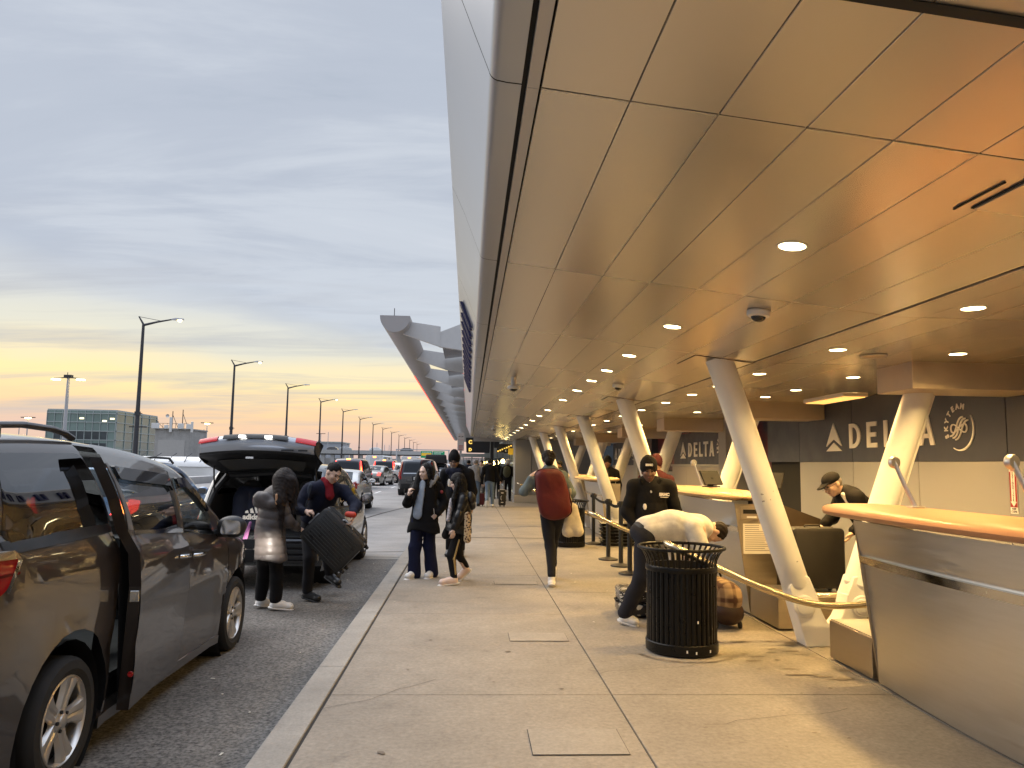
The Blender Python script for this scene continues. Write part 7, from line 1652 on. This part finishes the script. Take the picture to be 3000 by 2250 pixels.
o = thing('kerb_sign', 'white and red parking sign on a grey post at the kerb', 'sign', (-.31, 29, 0)); MB().box(-.045, .045, .02, .11, 0, 2.3).build('post', M_poleg, o)
MB().box(-.125, .125, -.005, .005, 2.06, 2.72).build('board', mat('sign_offwhite', (.62, .58, .56), rough=.5, var=.04), o, bevel=.004)
q = MB(); M_pr = mat('sign_print_red', (.55, .12, .12), rough=.5, var=0); q.lathe([(.045, -.0065), (.065, -.0065)], 20, c=(0, 0, 2.36), M=Matrix.Rotation(PI/2, 4, 'X'))
q.box(-.10, .10, -.008, -.006, 2.46, 2.47)
for i in range(3): q.box(-.08, .08, -.008, -.006, 2.24-i*.045, 2.262-i*.045)
q.box(-.075, .075, -.008, -.006, 2.09, 2.115); q.build('red_print', M_pr, o)
q = MB()
for sx in (-1, 1): q.box(sx*.06-.035, sx*.06+.035, -.008, -.006, 2.58, 2.60); q.box(sx*.06+(.02 if sx < 0 else -.035), sx*.06+(.035 if sx < 0 else -.02), -.008, -.006, 2.56, 2.62)
q.build('black_print', M_black, o)
# glazed shelter, lit boards and lamps at the far end
o = thing('glass_shelter', 'pale framed glass shelter across the far end of the pavement', 'shelter', (0, 60, 0)); MB().box(-.55, 3.1, 0, 3, 2.10, 2.34).build('roof', M_mull, o, bevel=.01)
for x in (-.5, .2, 1.0, 1.9, 3.0): MB().box(x, x+.09, .05, .14, 0, 2.09).build('post', M_mull, o)
MB().box(-.5, 3.0, 2.85, 2.9, .1, 2.05).build('pane', thin_glass('shelter_glass', (.5, .53, .54)), o)
tb2 = thing('far_terminal', 'far terminal front of dark glazing beyond the arcade', 'building', (2.6, 38, 0))
MB().box(0, 8, 0, 90, 0, 7.5).build('wall', M_glsd, tb2)
q = MB()
for i in range(30): q.box(-.08, -.005, i*3, i*3+.12, 0, 7.5)
for j in range(5): q.box(-.07, -.006, 0, 90, j*1.6, j*1.6+.1)
q.build('mullions', M_mull, tb2)
o = thing('lit_board', 'dark airline board with amber lettering over the far doors', 'sign', (0, 45, 0)); MB().box(1.62, 2.55, .02, .10, 2.25, 2.75).build('panel', M_trimb, o); q = MB()
for i in range(7): q.box(1.66+i*.125, 1.74+i*.125, -.01, .018, 2.28+i*.055, 2.36+i*.055)
q.build('amber_lettering', M_ye, o)
o = thing('gate_board', 'small black square board with a white letter C beside an amber panel', 'sign', (0, 44, 0)); MB().box(2.0, 2.23, 0, .08, 2.2, 2.45).build('panel', M_black, o); MB().box(2.24, 2.62, 0, .08, 2.12, 2.48).build('amber_panel', M_yel, o)
q = MB(); vs, fs = text_mesh('C', .17, Matrix.Translation((2.115, -.006, 2.325)) @ Matrix.Rotation(PI/2, 4, 'X'), .004, .004); q.add(vs, fs); q.build('letter', M_letter, o, smooth=0)
for i, (x, z, y) in enumerate(((1.45, 1.62, 45.5), (1.63, 1.66, 44.5), (1.92, 1.73, 43.5))):
    o = thing('pendant_lamp', f'small amber pendant lamp near the far doors, {["left", "middle", "right"][i]} of three', 'lamp', (x, y, z)); q = MB(); q.lathe([(0, .13), (.05, .12), (.10, .05), (.11, -.03), (.08, -.09), (0, -.11)], 14); q.build('shade', M_sod, o); q = MB(); q.tube([(0, 0, .12), (0, 0, .9)], .012, 5); q.build('cord', M_black, o)
# high wing canopy beyond, half-moon leading beam, ribs and glass
wc = thing('wing_canopy', 'high metal wing canopy beyond, with half-moon edge beam and glass between ribs', 'canopy', (0, 0, 0))
M_wing = mat('wing_metal', (.40, .375, .36), rough=.5, metal=.1, var=.06, scale=.7); M_rib = mat('rib_metal', (.58, .565, .54), rough=.5, metal=.05, var=.05); M_wgl = mat('wing_glass', (.10, .08, .085), rough=.12, var=.1, scale=.5)
zt = lambda y: 5.80
rows = []
for y in (22., 52., 90., 130.):
    r = [V(-2.64, y, 5.80)]+[V(-2.21+.43*math.cos(PI+a), y, 5.78-.46*math.sin(a)*(1 if True else 0)) for a in [i/16*PI for i in range(17)]]+[V(-1.78, y, 5.80)]
    rows.append(r)
q = MB(); q.loft(rows); q.build('edge_beam', M_wing, wc, smooth=35)
for k in range(19):
    q = MB(); y = 22.6+5.6*k
    poly = [(-1.80, 5.78), (-1.72, 5.62), (-.98, 5.05), (-.90, 4.98), (-.90, 5.46), (-1.0, 5.60)]
    q.prism([(-1.85, 5.74), (-2.05, 5.38), (-.92, 5.02), (-.92, 5.62)], (y, y+.16), Matrix(((1, 0, 0, 0), (0, 0, 1, 0), (0, 1, 0, 0), (0, 0, 0, 1))))
    q.prism([(-.95, 5.02), (.8, 4.78), (.8, 5.95), (-.3, 5.72), (-.95, 5.45)], (y+.02, y+.2), Matrix(((1, 0, 0, 0), (0, 0, 1, 0), (0, 1, 0, 0), (0, 0, 0, 1))))
    q.build('rib', M_rib, wc)
q = MB()
for k in range(19):
    y = 22.6+5.6*k; q.quad((-.95, y+.3, 5.40), (-.95, y+5.5, 5.40), (.8, y+5.5, 5.66), (.8, y+.3, 5.66))
q.build('glass', M_wgl, wc)
q = MB(); q.tube([(-2.25, 22.2, 5.8), (-2.25, 22.2, 6.05)], .012, 5); q.build('lightning_rod', M_pole, wc)
M_redl = mat('red_edge_light', (.6, .05, .05), var=0, emit=(1., .08, .05), estr=.8)
q = MB(); q.box(-2.50, -2.46, 34, 128, 5.395, 5.405); q.build('red_light_strip', M_redl, wc)
q = MB()
for k in range(7): q.box(-.3, -.22, 30+7*k, 30.12+7*k, 5.10, 5.16)
q.build('red_lamps', M_redl, wc)
MB().box(.5, 3.0, 37.5, 130, 4.75, 6.2).build('rear_beam', M_wing, wc)
# ---------------------------------------------------------------- camera, sky, sun
cam_d = bpy.data.cameras.new('camera'); cam = bpy.data.objects.new('camera', cam_d); COL.objects.link(cam); SC.camera = cam
def cam_basis():
    f = 2253.; phi = .016; vx, vy = -127., 232.
    y = Vector((vx, -vy, f)).normalized(); c = (127*math.sin(phi)+232*math.cos(phi))/f
    z = Vector((math.sin(phi), math.cos(phi), c)).normalized()
    x = y.cross(z)
    if x.x < 0: x = -x
    # columns: world axes in camera (right, up, forward) coordinates
    right = Vector((x.x, y.x, z.x)); up = Vector((x.y, y.y, z.y)); fwd = Vector((x.z, y.z, z.z))
    return right, up, fwd
r_, u_, f_ = cam_basis()
cam.matrix_world = Matrix(((r_.x, u_.x, -f_.x, 0), (r_.y, u_.y, -f_.y, 0), (r_.z, u_.z, -f_.z, EYE), (0, 0, 0, 1)))
cam_d.sensor_fit = 'HORIZONTAL'; cam_d.sensor_width = 36; cam_d.lens = 36*2253/3000; cam_d.clip_end = 6000; cam_d.clip_start = .05
W = bpy.data.worlds.new('World'); SC.world = W; W.use_nodes = True
nt = W.node_tree; N = nt.nodes; L = nt.links; N.clear()
out = N.new('ShaderNodeOutputWorld'); bg = N.new('ShaderNodeBackground'); L.new(bg.outputs[0], out.inputs[0])
def math_(op, a, b=None, clamp=False):
    n = N.new('ShaderNodeMath'); n.operation = op; n.use_clamp = clamp
    for i, x in enumerate((a, b)):
        if x is None: continue
        if isinstance(x, (int, float)): n.inputs[i].default_value = x
        else: L.new(x, n.inputs[i])
    return n.outputs[0]
def ramp(fac, stops, interp='EASE'):
    n = N.new('ShaderNodeValToRGB'); cr = n.color_ramp; cr.interpolation = interp
    while len(cr.elements) > 1: cr.elements.remove(cr.elements[-1])
    for i, (p, c) in enumerate(stops):
        e = cr.elements[0] if i == 0 else cr.elements.new(p)
        e.position = p; e.color = (*(rgb(c) if isinstance(c, str) else c), 1)
    L.new(fac, n.inputs[0]); return n.outputs[0]
def mixc(f, a, b, bt='MIX'):
    n = N.new('ShaderNodeMix'); n.data_type = 'RGBA'; n.blend_type = bt
    for i, x in ((0, f), (6, a), (7, b)):
        if isinstance(x, (int, float)): n.inputs[i].default_value = x
        elif isinstance(x, tuple): n.inputs[i].default_value = (*x, 1)
        else: L.new(x, n.inputs[i])
    return n.outputs[2]
tc = N.new('ShaderNodeTexCoord'); sep = N.new('ShaderNodeSeparateXYZ'); L.new(tc.outputs['Generated'], sep.inputs[0])
X, Y, Z = sep.outputs
zc = math_('MAXIMUM', Z, 0.)
den = math_('ADD', zc, .10)
cmb = N.new('ShaderNodeCombineXYZ'); L.new(math_('DIVIDE', X, den), cmb.inputs[0]); L.new(math_('DIVIDE', Y, den), cmb.inputs[1])
def noise(scale, detail=6, rough=.55, vec=None, dist=.3, sx=1., sy=1., off=0.):
    mp = N.new('ShaderNodeMapping'); mp.inputs['Scale'].default_value = (sx, sy, 1); mp.inputs['Location'].default_value = (off, off*.7, off*.3)
    L.new(vec or cmb.outputs[0], mp.inputs[0])
    n = N.new('ShaderNodeTexNoise'); n.inputs['Scale'].default_value = scale; n.inputs['Detail'].default_value = detail
    n.inputs['Roughness'].default_value = rough; n.inputs['Distortion'].default_value = dist; L.new(mp.outputs[0], n.inputs['Vector'])
    return n.outputs['Fac']
def rng(x, a, b, c, d):
    n = N.new('ShaderNodeMapRange'); L.new(x, n.inputs[0])
    for i, q in enumerate((a, b, c, d)): n.inputs[i+1].default_value = q
    return n.outputs[0]
# azimuth factor: 1 towards the afterglow (ahead, left of the road), 0 away from it
az = math_('ADD', math_('MULTIPLY', X, -.45), math_('MULTIPLY', Y, .89))
n_big = noise(.55, 5, .5, sx=.8, sy=.8, off=3.1)
n_str = noise(1.0, 7, .6, sx=.55, sy=1.6, off=11.7, dist=.5)
# clear layer behind the clouds: the afterglow gradient by elevation, pushed about by large cloud noise
el = math_('ADD', zc, rng(n_big, .3, .7, -.018, .018))
glow = ramp(el, [(0., '#cdb3ae'), (.026, '#e0bda8'), (.050, '#f2ca9c'), (.075, '#f9d8a0'), (.098, '#fbe2a4'), (.118, '#f0dfb4'), (.150, '#d9d6c6'), (.20, '#cacdce'), (.30, '#c0c6cf'), (.5, '#b9c2d2'), (1., '#d5dbe6')])
# grey blue stratus above: its lower border is ragged and slopes down to the right
bord = math_('ADD', math_('ADD', zc, math_('MULTIPLY', X, .13)), math_('ADD', rng(n_big, .3, .7, -.03, .03), rng(n_str, .3, .7, -.022, .022)))
st = math_('MULTIPLY', rng(bord, .135, .185, 0., 1.), .95)
cl = ramp(math_('ADD', rng(n_str, .25, .75, 0., .55), rng(noise(.35, 4, .5, off=21.), .3, .7, 0., .45)), [(0., '#929cab'), (.35, '#a2abb8'), (.52, '#afb6c2'), (.70, '#bfc5ce'), (1., '#d4d8de')])
zen = rng(zc, .60, .86, .61, 2.15)  # sky above the view made brighter to lift the light on the ground
sky1 = mixc(st, glow, cl)
# long dark streaks low in the glow
n_lo = noise(1.7, 8, .6, sx=.28, sy=1.25, off=5.3, dist=.4)
stk = math_('MULTIPLY', rng(n_lo, .46, .68, 0., .8), rng(zc, .02, .06, 0., 1.))
stk = math_('MULTIPLY', stk, rng(zc, .17, .30, .9, 0.))
sky2 = mixc(stk, sky1, rgb('#abadb4'))
cool = mixc(rng(az, -.3, .8, .75, 0.), sky2, rgb('#aab4c8'))
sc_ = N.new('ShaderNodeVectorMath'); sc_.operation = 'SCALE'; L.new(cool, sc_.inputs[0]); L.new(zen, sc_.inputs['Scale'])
nis = N.new('ShaderNodeTexSky'); nis.sky_type = 'NISHITA'; nis.sun_disc = False; nis.sun_elevation = math.radians(42); nis.sun_rotation = math.radians(-62)
add = N.new('ShaderNodeVectorMath'); add.operation = 'MULTIPLY_ADD'; L.new(nis.outputs[0], add.inputs[0]); add.inputs[1].default_value = (.004, .004, .004); L.new(sc_.outputs[0], add.inputs[2])
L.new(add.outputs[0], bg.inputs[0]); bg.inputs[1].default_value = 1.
W.cycles.sampling_method = 'AUTOMATIC'
sd = bpy.data.lights.new('sun_fill', 'SUN'); sd.energy = 1.5; sd.angle = math.radians(70); sd.color = (1, .93, .86)  # high soft lamp added to stand in for overcast skylight
so = bpy.data.objects.new('sun_fill', sd); COL.objects.link(so)
SE, SA = math.radians(42), math.radians(62)
sdir = Vector((-math.sin(SA)*math.cos(SE), math.cos(SA)*math.cos(SE), math.sin(SE)))
so.rotation_euler = sdir.to_track_quat('Z', 'Y').to_euler()
SC.view_settings.view_transform = 'Standard'; SC.view_settings.look = 'None'; SC.view_settings.exposure = .90; SC.view_settings.gamma = 1.
SC.cycles.max_bounces = 8; SC.cycles.diffuse_bounces = 4; SC.cycles.glossy_bounces = 4; SC.cycles.transmission_bounces = 6
SC.cycles.sample_clamp_indirect = 6.; SC.cycles.use_denoising = True; SC.cycles.caustics_reflective = False; SC.cycles.caustics_refractive = False
